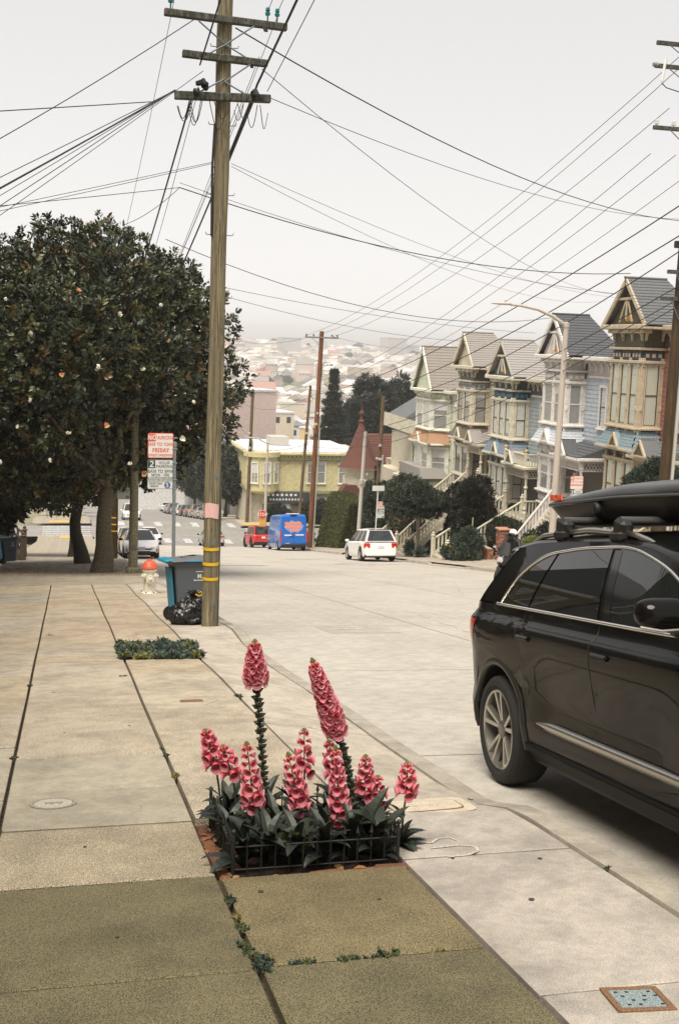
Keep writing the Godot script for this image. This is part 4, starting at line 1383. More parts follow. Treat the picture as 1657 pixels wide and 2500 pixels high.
func car(label: String, kind: String, at: Vector3, b: Basis, paint: Material, o := {}) -> Node3D:
	var k: Dictionary = KINDS[kind]
	var L: float = o.get("L", k.L)
	var W: float = k.W / 2.0
	var H: float = o.get("H", k.H)
	var p := thing(o.get("name", "parked_car"), label, o.get("cat", "car"), Vector3.ZERO, 0, o.get("group", "cars along the street"))
	p.transform = Transform3D(b, at)
	var fine: bool = o.get("fine", true)
	var n := 44 if fine else 22
	var wr: float = k.wheel
	var wz := [L * 0.3, -L * 0.31]
	var wid := [[0, W * 0.86], [0.04, W * 0.97], [0.3, W], [0.75, W], [0.93, W * 0.93], [1, W * 0.74]]
	var rows := []
	for i in n + 1:
		var t := float(i) / n
		var z := (t - 0.5) * L
		var w := slut(wid, t)
		var h := lut(k.top, t)
		var lo := 0.24
		if t < 0.06: lo = lerpf(0.42, 0.26, t / 0.06)
		if t > 0.94: lo = lerpf(0.26, 0.36, (t - 0.94) / 0.06)
		for q in wz:
			var dz: float = absf(z - q)
			if dz < wr * 1.17: lo = maxf(lo, wr + sqrt(maxf(0.0, pow(wr * 1.17, 2) - dz * dz)))
		lo = minf(lo, h - 0.08)
		var r := PackedVector3Array()
		var tuck := 0.9 if kind == "van" else 0.86
		var sec := [[0.95, 0.0], [0.995, 0.12], [1.0, 0.35], [0.995, 0.62], [0.975, 0.86], [0.94, 0.97], [tuck, 1.0], [0.45, 1.012]]
		for s in [-1.0, 1.0]:
			var line := []
			for e in sec:
				var wide: float = e[0]
				if kind == "van" and e[1] > 0.5: wide -= 0.10 * (e[1] - 0.5) * (h / 2.6)
				line.append(V(s * w * wide, lerpf(lo, h, e[1]), z))
			if s > 0: line.reverse()
			for q in line: r.append(q)
		rows.append(r)
	var m := mb()
	m.grid(rows, false, Vector3.ZERO)
	for e in [0, n]:
		var c := Vector3.ZERO
		for q in rows[e]: c += q
		c /= rows[e].size()
		for j in rows[e].size() - 1: m.tri(c, rows[e][j], rows[e][j + 1], V(0, 0, -1 if e == 0 else 1))
		m.tri(c, rows[e][rows[e].size() - 1], rows[e][0], V(0, 0, -1 if e == 0 else 1))
	# the winding check of grid() is by an outside hint: add the underside too
	var body := part(p, "body", m, paint)
	m = mb()
	m.bx(-W * 0.9, W * 0.9, 0.22, 0.6 if kind != "van" else 0.9, -L * 0.46, L * 0.45)
	part(p, "underbody", m, M.car_black)
	# greenhouse
	if k.g.size() > 0:
		var g: Array = k.g
		var zb := [(g[0] - 0.5) * L, (g[1] - 0.5) * L, (g[2] - 0.5) * L, (g[3] - 0.5) * L]
		var bw := W * 0.9
		var rw2 := W * (0.66 if kind != "jeep" else 0.82)
		var hb0: float = lut(k.top, g[0] + 0.02) - 0.03
		var hb1: float = lut(k.top, g[3]) - 0.02
		var B := func(z: float, h: float, u: float) -> float: return lerpf(bw, rw2, u)
		# corners: lower rear, upper rear, upper front, lower front (right side)
		var hr := H - 0.05
		var pts := [V(bw, hb0, zb[0]), V(rw2, hr, zb[1]), V(rw2, hr, zb[2]), V(bw, hb1, zb[3])]
		var mir := func(q: Vector3) -> Vector3: return V(-q.x, q.y, q.z)
		m = mb()
		# cabin core in paint (pillars), panes lie just proud of it
		for s in [0, 1]:
			var q := pts if s == 0 else pts.map(mir)
			m.q(q[0], q[1], q[2], q[3], V(1 if s == 0 else -1, 0.3, 0))
		m.q(pts[0], pts[1], mir.call(pts[1]), mir.call(pts[0]), V(0, 0.3, -1))
		m.q(pts[3], pts[2], mir.call(pts[2]), mir.call(pts[3]), V(0, 0.3, 1))
		part(p, "cabin", m, paint)
		m = mb()
		var rr := []
		for i in 9:
			var t := i / 8.0
			var z := lerpf(zb[1] - 0.02, zb[2] + 0.03, t)
			var cr := 0.05 * sin(PI * t)
			rr.append(PackedVector3Array([V(-rw2 - 0.01, hr - 0.03, z), V(-rw2 * 0.92, hr + 0.03 + cr * 0.4, z), V(-rw2 * 0.5, hr + 0.045 + cr, z), V(rw2 * 0.5, hr + 0.045 + cr, z), V(rw2 * 0.92, hr + 0.03 + cr * 0.4, z), V(rw2 + 0.01, hr - 0.03, z)]))
		m.grid(rr, false, Vector3.UP)
		part(p, "roof", m, paint)
		var pane := func(a: Vector3, b2: Vector3, c2: Vector3, d2: Vector3, ins: float, off: Vector3) -> MB:
			var c := (a + b2 + c2 + d2) / 4.0
			var e := mb()
			e.q(a.lerp(c, ins) + off, b2.lerp(c, ins) + off, c2.lerp(c, ins) + off, d2.lerp(c, ins) + off, off)
			return e
		part(p, "windshield", pane.call(pts[3], pts[2], mir.call(pts[2]), mir.call(pts[3]), 0.1, V(0, 0.02, 0.02)), M.car_glass)
		part(p, "rear_window", pane.call(pts[0], pts[1], mir.call(pts[1]), mir.call(pts[0]), 0.14, V(0, 0.02, -0.035)), M.car_glass)
		for s in [1.0, -1.0]:
			var q := pts if s > 0 else pts.map(mir)
			var cuts := [0.0, 0.44, 1.0] if kind != "suv" and kind != "jeep" else [0.0, 0.3, 0.62, 1.0]
			for i in cuts.size() - 1:
				var a0: float = cuts[i] + 0.02; var a1: float = cuts[i + 1] - 0.02
				part(p, "side_window", pane.call(q[0].lerp(q[3], a0), q[1].lerp(q[2], a0), q[1].lerp(q[2], a1), q[0].lerp(q[3], a1), 0.1, V(s * 0.02, 0.006, 0)), M.car_glass)
			m = mb(); m.bev(V(s * (W + 0.08), hb1 + 0.08, zb[3] - 0.25), V(0.2, 0.13, 0.1), 0.03)
			part(p, "mirror", m, o.get("mirror", paint))
	for z in wz:
		for s in [-1.0, 1.0]:
			add_wheel(p, V(s * (W - 0.12), wr, z), wr, 0.22, s, M.rim_silver if not o.get("dark_rim", false) else M.car_black)
	# lights, bumpers, plates
	var zf := L / 2
	var hf: float = lut(k.top, 0.97)
	for s in [-1.0, 1.0]:
		m = mb(); m.bev(V(s * W * 0.66, hf - 0.12, zf - 0.13), V(W * 0.5, 0.13, 0.24), 0.04, yaw(s * 0.45))
		part(p, "headlight", m, M.headlight)
		m = mb()
		var ty: float = k.top[1][1] - 0.2
		if kind == "van": m.bev(V(s * W * 0.9, 1.05, -zf + 0.05), V(0.12, 0.8, 0.14), 0.02)
		elif kind == "suv": m.bev(V(s * W * 0.78, ty - 0.02, -zf + 0.07), V(W * 0.36, 0.24, 0.14), 0.03, yaw(-s * 0.25))
		else: m.bev(V(s * W * 0.72, ty, -zf + 0.06), V(W * 0.44, 0.15, 0.14), 0.03, yaw(-s * 0.25))
		part(p, "taillight", m, M.taillight)
	m = mb()
	m.bev(V(0, hf - 0.17, zf - 0.02), V(W * 1.05, 0.1, 0.06), 0.02)
	part(p, "grille", m, M.car_black)
	m = mb(); m.bev(V(0, 0.33, zf - 0.04), V(W * 0.95, 0.16, 0.1), 0.03)
	part(p, "lower_grille", m, M.car_black)
	for s in [-1.0, 1.0]:
		m = mb(); m.prism(P2([-0.16, -0.08, 0.16, -0.06, 0.12, 0.07, -0.05, 0.07]), V(s * W * 0.68, 0.42, zf - 0.12), V(s, 0, -0.3), V(0, 1, 0), V(0, 0, 0.06))
		part(p, "fog_recess", m, M.car_black)
	m = mb(); m.bev(V(0, 0.4, -zf + 0.03), V(W * 1.7, 0.2, 0.12), 0.04)
	part(p, "rear_bumper", m, o.get("bumper", paint))
	m = mb(); m.bev(V(0.0 if kind != "van" else 0.45, k.top[1][1] - (0.28 if kind != "van" else 1.9), -zf - 0.012), V(0.32, 0.15, 0.02), 0.004)
	part(p, "licence_plate", m, M.plate_white)
	m = mb(); m.bev(V(0.0, 0.52, zf + 0.01), V(0.32, 0.15, 0.02), 0.004)
	part(p, "licence_plate", m, M.plate_grey)
	return p

func build_cars() -> void:
	var road_at := func(x: float, d: float) -> Vector3: return V(x, rd(x, d), -d)
	var up := slope_basis(true)
	var dn := slope_basis(false)
	# left kerb, facing us
	car("white sedan parked nose uphill behind the red capped hydrant", "sedan", road_at.call(3.72, 59.6), up, M.paint_white, {"mirror": M.car_black})
	car("black car parked nose uphill tucked behind the lamp and banded pole", "hatch", road_at.call(2.9 + 0.85, 65.0), up, M.paint_black, {})
	car("white car whose roof shows just over the dark parked one", "hatch", road_at.call(3.75, 70.4), up, M.paint_white, {})
	car("white sedan driving uphill toward the camera in the lane", "sedan", road_at.call(7.1, 100.0), slope_basis(true, 0.1), M.paint_white, {"name": "moving_car", "mirror": M.car_black})
	car("white crossover waiting beyond the junction behind the lamp post", "suv", road_at.call(6.7, 121.5), slope_basis(true, 0.1), M.paint_white, {"name": "moving_car"})
	car("silver hatchback driving downhill, half hidden by the weathered pole", "hatch", road_at.call(11.85, 95.5), dn, M.paint_silver, {"name": "moving_car", "mirror": M.car_black})
	# far kerb, facing downhill
	car("white boxy crossover parked across the street with red taillights", "suv", road_at.call(15.75, 59.0), dn, M.paint_white, {"bumper": M.paint_white})
	build_van(road_at.call(15.8, 83.0), dn)
	car("red and black off road car parked in front of the blue van", "jeep", road_at.call(15.2, 92.0), slope_basis(false, 0.157, 0.06), M.paint_red, {"dark_rim": true, "mirror": M.car_black, "bumper": M.car_black})
	# the row beyond the junction, far kerb
	var tones := [["tan hatchback parked first beyond the corner trees", M.paint_tan, "hatch"], ["silver sedan parked beyond the junction by the pale tree trunk", M.paint_silver, "sedan"], ["pale gold wagon parked in the far row beside the silver sedan", M.paint_tan, "suv"], ["dark grey car third along the far row", M.paint_grey, "sedan"], ["black car fourth along the far row", M.paint_black, "hatch"], ["white car fifth along the far row", M.paint_white, "hatch"], ["bright blue car in the middle of the far row", M.paint_blue, "hatch"], ["grey crossover behind the bright blue car", M.paint_grey, "suv"], ["silver car near the far row's end", M.paint_silver, "sedan"], ["white car at the far row's end", M.paint_white, "sedan"]]
	var dd := 131.0
	for i in tones.size():
		var pos: Vector3 = road_at.call(15.9, dd)
		car(tones[i][0], tones[i][2], pos, slope_basis(false, 0.135), tones[i][1], {"fine": false, "group": "cars parked in the row beyond the junction"})
		dd += 6.3
	dd = 214.0
	for a in [["silver sedan farthest down the street on the bend", M.paint_silver], ["pale car just behind the farthest silver sedan", M.paint_white], ["white car at the very end of the visible street", M.paint_white]]:
		car(a[0], "sedan", road_at.call(13.2, dd), slope_basis(false, 0.1), a[1], {"fine": false, "group": "cars parked in the row beyond the junction"})
		dd += 9.0
	# pulled off the street
	car("dark car nosed onto the drive under the green house's stairs", "sedan", V(22.3, rsw(21.0, 64.0) + 0.02, -64.6), Basis(V(0, 0, 1), V(0, 1, 0), V(-1, 0, 0)), M.paint_black, {})
	car("dark blue car in the drive at the frame's edge beneath the tree", "suv", V(-4.35, gh(50.0) + 0.02, -52.0), yaw(PI / 2 - 0.3), M.paint_navy, {})

func build_van(at: Vector3, b: Basis) -> void:
	var p := car("bright blue delivery van with orange lettering on its rear doors", "van", at, b, M.paint_van, {"name": "delivery_van", "cat": "van", "bumper": M.car_black})
	var m := mb()
	var z := -5.9 / 2
	var fb := Basis(V(-1, 0, 0), V(0, 1, 0), V(0, 0, -1))
	# rear doors: seam, handle, high lamp
	m = mb(); m.box(V(0, 1.45, z - 0.012), V(0.02, 2.0, 0.02))
	part(p, "door_seam", m, M.van_dark)
	for s in [-1.0, 1.0]:
		m = mb()
		m.prism(rounded_rect(0.88, 1.9, 0.1), V(s * 0.45, 1.5, z - 0.01), V(1, 0, 0), V(0, 1, 0), V(0, 0, -0.012))
		part(p, "rear_door", m, M.paint_van)
	m = mb(); m.bev(V(0.0, 2.54, z + 0.05), V(0.5, 0.08, 0.14), 0.02)
	part(p, "high_brake_light", m, M.car_black)
	m = mb(); m.bev(V(0, 2.64, z + 0.5), V(0.9, 0.06, 0.5), 0.02)
	part(p, "roof_hatch", m, M.paint_white)
	m = mb(); m.bev(V(0.2, 1.02, z - 0.03), V(0.3, 0.06, 0.04), 0.01)
	part(p, "door_handle", m, M.car_black)
	# orange brush lettering on a pale patch
	m = mb()
	var blob := PackedVector2Array()
	for k in 28:
		var a := TAU * k / 28.0
		blob.append(Vector2(cos(a) * (0.66 + 0.06 * sin(k * 2.3)), sin(a) * (0.42 + 0.07 * sin(k * 1.7)) ))
	m.prism(blob, V(-0.02, 1.72, z - 0.023), fb.x, fb.y, fb.z * 0.004)
	part(p, "graphic_patch", m, M.van_lilac)
	var y := 1.96
	for ln in [[-0.58, 9, 0.13], [-0.6, 9, 0.14], [-0.2, 5, 0.14]]:
		for k in ln[1]:
			m = mb()
			var o := V(-(ln[0] + k * 0.135), y + 0.02 * sin(k * 2.0), z - 0.03)
			m.bev(o, V(0.1, 0.2, 0.006), 0.002, Basis(Vector3.BACK, 0.2 * sin(k * 1.3)))
			m.bev(o + V(0.03 * sin(k * 5.0), 0.05 * cos(k * 3.0), -0.002), V(0.13, 0.06, 0.006), 0.002, Basis(Vector3.BACK, 0.6 * sin(k * 2.1)))
			part(p, "painted_letter", m, M.van_orange)
		y -= 0.24
	for a in [[-0.42, 1.12, 0.52], [0.42, 1.14, 0.6]]:
		for k in 6:
			m = mb(); m.bev(V(-(a[0] - a[2] / 2 + a[2] * (k + 0.5) / 6), a[1], z - 0.026), V(a[2] / 6 * 0.8, 0.1, 0.006), 0.002)
			part(p, "printed_word", m, M.sign_white)
	# cab side windows and white side panel
	for s in [-1.0, 1.0]:
		m = mb()
		m.prism(P2([0.9, 1.3, 1.75, 1.25, 1.55, 1.55, 1.25, 2.1, 0.9, 2.15]), V(s * 1.0, 0, 0), V(0, 0, 1), V(-s * 0.09, 1, 0), V(s * 0.012, 0, 0))
		part(p, "side_window", m, M.car_glass)
		m = mb()
		m.prism(P2([-2.5, 1.35, 0.6, 1.35, 0.6, 2.2, -2.5, 2.2]), V(s * 1.018 + s * 0.0, 0, 0), V(0, 0, 1), V(-s * 0.045, 1, 0), V(s * 0.03, 0, 0))
		part(p, "side_panel", m, M.van_side)
		m = mb(); m.bev(V(s * 1.2, 1.35, 1.75), V(0.22, 0.36, 0.14), 0.04)
		part(p, "mirror", m, M.car_black)
	m = mb()
	m.q(V(-0.86, 1.32, 2.06), V(0.86, 1.32, 2.06), V(0.74, 2.28, 1.5), V(-0.74, 2.28, 1.5), V(0, 0.5, 1))
	part(p, "windshield", m, M.car_glass)

# ---------- the black car at the kerb ----------
const SUV_W := [[0.28, 0.90], [0.36, 0.945], [0.5, 0.962], [0.62, 0.948], [0.85, 0.958], [1.06, 0.978], [1.12, 0.976], [1.14, 0.962], [1.165, 0.925], [1.2, 0.908], [1.25, 0.9]]
func suv_rear(h: float) -> float:
	return lut([[0.28, -0.42], [0.36, -0.62], [0.46, -0.8], [0.55, -0.87], [0.68, -0.89], [0.9, -0.84], [1.02, -0.8], [1.15, -0.7], [1.25, -0.66], [1.35, -0.6], [1.6, -0.33], [1.68, -0.16]], h)
func suv_front(h: float) -> float:
	return lut([[0.28, 3.7], [0.45, 3.93], [0.7, 3.97], [0.9, 3.9], [1.02, 3.7], [1.13, 3.1], [1.25, 2.95]], h)
func suv_taper(u: float) -> float:
	var a := clampf((u + 0.9) / 0.55, 0.0, 1.0)
	var b := clampf((3.97 - u) / 0.8, 0.0, 1.0)
	return (1.0 - 0.2 * pow(1.0 - a, 2.4)) * (1.0 - 0.22 * pow(1.0 - b, 2.2))
func suv_gw(h: float) -> float:
	var t := clampf((h - 1.25) / 0.46, 0.0, 1.0)
	return 0.9 - 0.21 * pow(t, 1.25)
# point on the flank of the cabin, side s
func suv_g(u: float, h: float, s: float, off := 0.0) -> Vector3:
	var pinch := 1.0 - 0.055 * pow(clampf((0.1 - u) / 0.75, 0.0, 1.0), 1.6) - 0.06 * pow(clampf((u - 1.9) / 1.0, 0.0, 1.0), 1.5)
	return V(s * (suv_gw(h) * pinch + off), h, u)
const DLO_TOP := [[-0.09, 1.275], [0.04, 1.44], [0.17, 1.53], [0.33, 1.6], [0.67, 1.655], [1.12, 1.685], [1.55, 1.685], [1.79, 1.645], [2.06, 1.58], [2.3, 1.49], [2.85, 1.27]]

func suv_wheel(p: Node3D, o: Vector3, side: float) -> void:
	var b := Basis(Vector3.BACK, -side * PI / 2)
	var m := mb()
	var pr := []
	for a in [[0.27, -0.12], [0.3, -0.135], [0.35, -0.135], [0.372, -0.11], [0.381, -0.07], [0.383, 0.0], [0.381, 0.07], [0.372, 0.11], [0.35, 0.132], [0.31, 0.137], [0.285, 0.125], [0.28, 0.105]]:
		pr.append(Vector2(a[0], a[1]))
	m.lathe(pr, 48)
	var t := part(p, "wheel", m, M.tyre, xf(o, b))
	m = mb()
	m.lathe([Vector2(0.284, 0.118), Vector2(0.272, 0.128), Vector2(0.26, 0.12), Vector2(0.255, 0.02), Vector2(0.25, -0.1)], 40)
	part(t, "rim", m, M.alloy)
	m = mb()
	m.lathe([Vector2(0.2, -0.02), Vector2(0.2, 0.0), Vector2(0.06, 0.0)], 28)
	part(t, "brake_disc", m, M.disc_grey)
	for k in 5:
		for q in [-1.0, 1.0]:
			var a: float = TAU * k / 5.0 + q * 0.2
			var a2: float = TAU * k / 5.0 + q * 0.13
			var p0 := V(cos(a2) * 0.05, 0.075, sin(a2) * 0.05)
			var p1 := V(cos(a) * 0.265, 0.108, sin(a) * 0.265)
			var dirv := p1 - p0
			var sd := dirv.cross(Vector3.UP).normalized()
			m = mb()
			var w0 := 0.018; var w1 := 0.026
			var up := V(0, 0.016, 0)
			m.q(p0 + sd * w0 * 0.6 + up, p1 + sd * w1 * 0.6 + up, p1 - sd * w1 * 0.6 + up, p0 - sd * w0 * 0.6 + up, Vector3.UP)
			for e in [-1.0, 1.0]:
				m.q(p0 + sd * w0 * 0.6 * e + up, p1 + sd * w1 * 0.6 * e + up, p1 + sd * w1 * e - up * 1.2, p0 + sd * w0 * e - up * 1.2, sd * e)
			part(t, "spoke", m, M.alloy)
	m = mb()
	m.lathe([Vector2(0.066, 0.05), Vector2(0.062, 0.096), Vector2(0.04, 0.104), Vector2(0.0, 0.106)], 24)
	part(t, "hub_cap", m, M.alloy_dark)

func build_suv() -> void:
	var b := slope_basis(true)
	var k := 0.963
	var p := thing("parked_suv", "glossy black sport utility car with a roof box parked at the kerb", "car")
	p.transform = Transform3D(b.scaled(V(k, k, k)), V(3.785, -1.293, -7.117))
	var hs := [0.0, 0.04, 0.12, 0.22, 0.34, 0.48, 0.62, 0.74, 0.8, 0.84, 0.858, 0.875, 0.89, 0.915, 0.95, 1.0]
	var axles := [0.0, 3.0]
	var n := 96
	for s in [-1.0, 1.0]:
		var rows := []
		for i in n + 1:
			var t := float(i) / n
			var r := PackedVector3Array()
			var um := lerpf(-0.88, 3.95, t)
			var lo := 0.30
			for a in axles:
				var du: float = absf(um - a)
				if du < 0.455: lo = maxf(lo, 0.385 + sqrt(maxf(0.0, 0.455 * 0.455 - du * du)))
			for e in hs:
				var h: float = lerpf(lo, 1.25, e)
				var u := lerpf(suv_rear(h), suv_front(h), t)
				# keep the columns upright in the middle of the car
				var mid := clampf(minf(um + 0.88, 3.95 - um) / 0.5, 0.0, 1.0)
				u = lerpf(u, um, mid * mid * (3.0 - 2.0 * mid))
				var w := slut(SUV_W, h) * suv_taper(u)
				# scooped lower door between the wheels
				var door := smoothstep(0.5, 0.9, um) * (1.0 - smoothstep(2.2, 2.6, um))
				w -= 0.028 * door * exp(-pow((h - 0.66) / 0.16, 2.0))
				# muscle over the rear wheel
				w += 0.014 * exp(-pow((um - 0.0) / 0.45, 2.0)) * exp(-pow((h - 0.9) / 0.16, 2.0))
				r.append(V(s * w, h, u))
			rows.append(r)
		var m := mb()
		m.grid(rows, false, V(s, 0, 0))
		part(p, "body_side", m, M.suv_paint)
		# cabin flank
		rows = []
		for i in 41:
			var t := i / 40.0
			var r := PackedVector3Array()
			for j in 9:
				var e := j / 8.0
				var lo2 := V(0, 1.25, lerpf(-0.66, 2.95, t))
				var top_u := lerpf(-0.2, 2.25, t)
				var top_h := lut([[-0.3, 1.62], [-0.2, 1.655], [0.05, 1.69], [0.54, 1.715], [1.14, 1.725], [1.68, 1.7], [2.0, 1.65], [2.25, 1.575]], top_u)
				var h := lerpf(1.25, top_h, e)
				var u := lerpf(lo2.z, top_u, e)
				r.append(suv_g(u, h, s, -0.004))
			rows.append(r)
		m = mb()
		m.grid(rows, false, V(s, 0, 0))
		part(p, "cabin_side", m, M.suv_paint)
		# windows
		var L := [[0.0, -0.06], [0.25, 0.42], [0.5, 1.55], [1.0, 2.83]]
		var U := [[0.0, -0.05], [0.25, 0.55], [0.5, 1.35], [1.0, 2.55]]
		var wi := 0
		for rg in [[0.0, 0.238], [0.252, 0.478], [0.515, 1.0]]:
			rows = []
			for i in 19:
				var t := lerpf(rg[0], rg[1], i / 18.0)
				var r := PackedVector3Array()
				var ul := lut(L, t)
				var uu := lut(U, t)
				var hu := clut(DLO_TOP, uu) - 0.012
				for j in 9:
					var e := j / 8.0
					r.append(suv_g(lerpf(ul, uu, e), lerpf(1.268, maxf(hu, 1.27), e), s, 0.003))
				rows.append(r)
			m = mb()
			m.grid(rows, false, V(s, 0, 0))
			part(p, ["quarter_window", "rear_side_window", "front_side_window"][wi], m, M.suv_glass)
			wi += 1
		# bright trim round the glass
		var pts := []
		for a in DLO_TOP: pts.append(suv_g(a[0], a[1], s, 0.008))
		m = mb()
		var dense := []
		for i in 60:
			var u := lerpf(-0.09, 2.85, i / 59.0)
			dense.append(suv_g(u, clut(DLO_TOP, u), s, 0.006))
		m.tube(dense, 0.011, 6)
		part(p, "window_trim", m, M.chrome)
		dense = []
		for i in 30:
			dense.append(suv_g(lerpf(-0.17, 2.85, i / 29.0), 1.258, s, 0.008))
		m = mb(); m.tube(dense, 0.0125, 6)
		part(p, "window_trim", m, M.chrome)
		# B pillar blade
		m = mb()
		rows = []
		for j in 7:
			var e := j / 6.0
			var h := lerpf(1.268, 1.672, e)
			var u := lerpf(1.57, 1.37, e)
			rows.append(PackedVector3Array([suv_g(u - 0.045, h, s, 0.005), suv_g(u + 0.045, h, s, 0.005)]))
		m.grid(rows, false, V(s, 0, 0))
		part(p, "door_pillar", m, M.piano_black)
		# shut lines
		for ln in [[[1.49, 1.235], [1.49, 1.0], [1.495, 0.75], [1.5, 0.52]], [[0.37, 1.235], [0.36, 1.05], [0.36, 0.92], [0.44, 0.75], [0.52, 0.56]], [[2.72, 1.2], [2.66, 1.0], [2.62, 0.75], [2.56, 0.52]]]:
			m = mb()
			var pp := []
			var fine_ln := []
			for i2 in ln.size() - 1:
				for k2 in 8: fine_ln.append([lerpf(ln[i2][0], ln[i2 + 1][0], k2 / 8.0), lerpf(ln[i2][1], ln[i2 + 1][1], k2 / 8.0)])
			for q in fine_ln: pp.append(V(s * (slut(SUV_W, q[1]) * suv_taper(q[0]) - 0.028 * smoothstep(0.5, 0.9, q[0]) * (1.0 - smoothstep(2.2, 2.6, q[0])) * exp(-pow((q[1] - 0.66) / 0.16, 2.0)) - 0.0025), q[1], q[0]))
			m.tube(pp, 0.0055, 6)
			part(p, "door_gap", m, M.car_black)
		# handles with their scoops
		for u in [0.5, 1.64]:
			m = mb(); m.bev(V(s * 0.983, 1.075, u), V(0.03, 0.034, 0.21), 0.012)
			part(p, "door_handle", m, M.suv_paint)
			m = mb(); m.lathe([Vector2(0.055, 0), Vector2(0.045, 0.004), Vector2(0, 0.005)], 14, V(s * 0.966, 1.05, u), Basis(Vector3.BACK, -s * PI / 2) * Basis.from_scale(V(0.7, 1, 1.3)))
			part(p, "handle_scoop", m, M.car_black)
		# bright strip along the sill
		m = mb()
		var sr := []
		for i in 25:
			var t := i / 24.0
			var u := lerpf(0.7, 2.62, t)
			var hh := 0.028 * minf(1.0, t * 9.0 + 0.15)
			var x: float = s * (0.955 + 0.012)
			sr.append(PackedVector3Array([V(s * 0.93, 0.545 + hh, u), V(x, 0.545 + hh, u), V(x + s * 0.006, 0.545, u), V(x - s * 0.004, 0.545 - hh, u), V(s * 0.93, 0.545 - hh, u)]))
		m.grid(sr, false, V(s, 0, 0))
		part(p, "sill_strip", m, M.satin_metal)
		m = mb()
		m.grid([PackedVector3Array([V(s * 0.93, 0.4, 0.5), V(s * 0.965, 0.385, 0.5), V(s * 0.968, 0.372, 0.5), V(s * 0.9, 0.28, 0.5)]), PackedVector3Array([V(s * 0.93, 0.4, 2.55), V(s * 0.965, 0.385, 2.55), V(s * 0.968, 0.372, 2.55), V(s * 0.9, 0.28, 2.55)])], false, V(s, 0, 0))
		part(p, "sill", m, M.suv_sill)
		# arch flares
		for a in axles:
			rows = []
			for i in 27:
				var th := lerpf(-0.12, PI + 0.12, i / 26.0)
				var r := PackedVector3Array()
				for q in [[0.448, -0.03], [0.45, 0.014], [0.47, 0.02], [0.5, 0.014], [0.515, -0.012]]:
					var u: float = a + cos(th) * q[0]
					var h: float = maxf(0.385 + sin(th) * q[0], 0.32)
					r.append(V(s * (slut(SUV_W, h) * suv_taper(u) + q[1]), h, u))
				rows.append(r)
			m = mb(); m.grid(rows, false, V(s, 0, 0))
			part(p, "arch_flare", m, M.suv_flare)
			rows = []
			for i in 17:
				var th := lerpf(-0.1, PI + 0.1, i / 16.0)
				var c0 := V(s * 0.92, 0.385 + sin(th) * 0.452, a + cos(th) * 0.452)
				var c1 := V(s * 0.6, c0.y, c0.z)
				rows.append(PackedVector3Array([c0, c1, V(s * 0.6, 0.385, a)]))
			m = mb(); m.grid(rows, false, V(0, -1, 0))
			part(p, "wheel_well", m, M.car_black)
			suv_wheel(p, V(s * 0.84, 0.383, a), s)
		# taillight and mirror
		m = mb()
		rows = []
		for j in 7:
			var h := lerpf(0.96, 1.13, j / 6.0)
			var r := PackedVector3Array()
			for i in 8:
				var u := lerpf(suv_rear(h) - 0.008, suv_rear(h) + 0.3, i / 7.0)
				r.append(V(s * (slut(SUV_W, h) * suv_taper(u) + 0.004), h, u))
			rows.append(r)
		m.grid(rows, false, V(s, 0, 0))
		part(p, "taillight", m, M.taillight)
		m = mb()
		rows = []
		for j in 17:
			var v := j / 16.0
			var r := PackedVector3Array()
			for i in 22:
				var a := TAU * i / 22.0
				var q := pow(1.0 - pow(absf(2.0 * v - 0.9) / 1.11, 4.0), 0.5)
				if v > 0.999: q = 0.0
				r.append(V(s * (0.99 + 0.25 * v), 1.39 + 0.085 * q * sin(a) * (1.0 - 0.15 * v) + 0.01 * v, 2.6 + 0.08 * q * cos(a) - 0.03 * v))
			rows.append(r)
		m.grid(rows, true)
		var mr := part(p, "mirror", m, M.suv_paint)
		m = mb(); m.bev(V(s * 0.99, 1.29, 2.6), V(0.14, 0.05, 0.08), 0.015, Basis(Vector3.BACK, s * 0.4))
		part(mr, "mirror_stalk", m, M.car_black)
		m = mb(); m.tube([V(s * 1.0, 1.325, 2.66), V(s * 1.14, 1.318, 2.655), V(s * 1.235, 1.335, 2.62)], 0.008, 5)
		part(mr, "mirror_trim", m, M.alloy)
	# tail, bonnet, roof, floor
	var m2 := mb()
	var rows2 := []
	for j in 17:
		var h := lerpf(0.29, 1.25, j / 16.0)
		var r := PackedVector3Array()
		var w := slut(SUV_W, h) * suv_taper(suv_rear(h))
		for i in 13:
			var e := i / 12.0 * 2.0 - 1.0
			r.append(V(e * w, h, suv_rear(h) - 0.09 * (1.0 - e * e)))
		rows2.append(r)
	m2.grid(rows2, false, V(0, 0, -1))
	part(p, "tailgate", m2, M.suv_paint)
	rows2 = []
	for j in 9:
		var h := lerpf(1.25, 1.66, j / 8.0)
		var r := PackedVector3Array()
		var u := lerpf(-0.66, -0.2, j / 8.0)
		for i in 13:
			var e := i / 12.0 * 2.0 - 1.0
			r.append(V(e * (absf(suv_g(u, h, 1.0).x)), h, u - 0.09 * (1.0 - e * e)))
		rows2.append(r)
	m2 = mb(); m2.grid(rows2, false, V(0, 0.3, -1))
	part(p, "rear_window", m2, M.suv_glass)
	rows2 = []
	for i in 33:
		var u := lerpf(-0.34, 2.25, i / 32.0)
		var h := lut([[-0.34, 1.64], [-0.2, 1.665], [0.05, 1.7], [0.54, 1.722], [1.14, 1.732], [1.68, 1.707], [2.0, 1.655], [2.25, 1.575]], u)
		var hw := absf(suv_g(maxf(u, -0.2), h - 0.008, 1.0).x)
		var r := PackedVector3Array()
		for q in [[-1.0, -0.012], [-0.97, 0.008], [-0.9, 0.022], [-0.6, 0.045], [0.0, 0.06], [0.6, 0.045], [0.9, 0.022], [0.97, 0.008], [1.0, -0.012]]:
			r.append(V(hw * q[0], h + q[1], u - 0.05 * (1.0 - q[0] * q[0])))
		rows2.append(r)
	m2 = mb(); m2.grid(rows2, false, Vector3.UP)
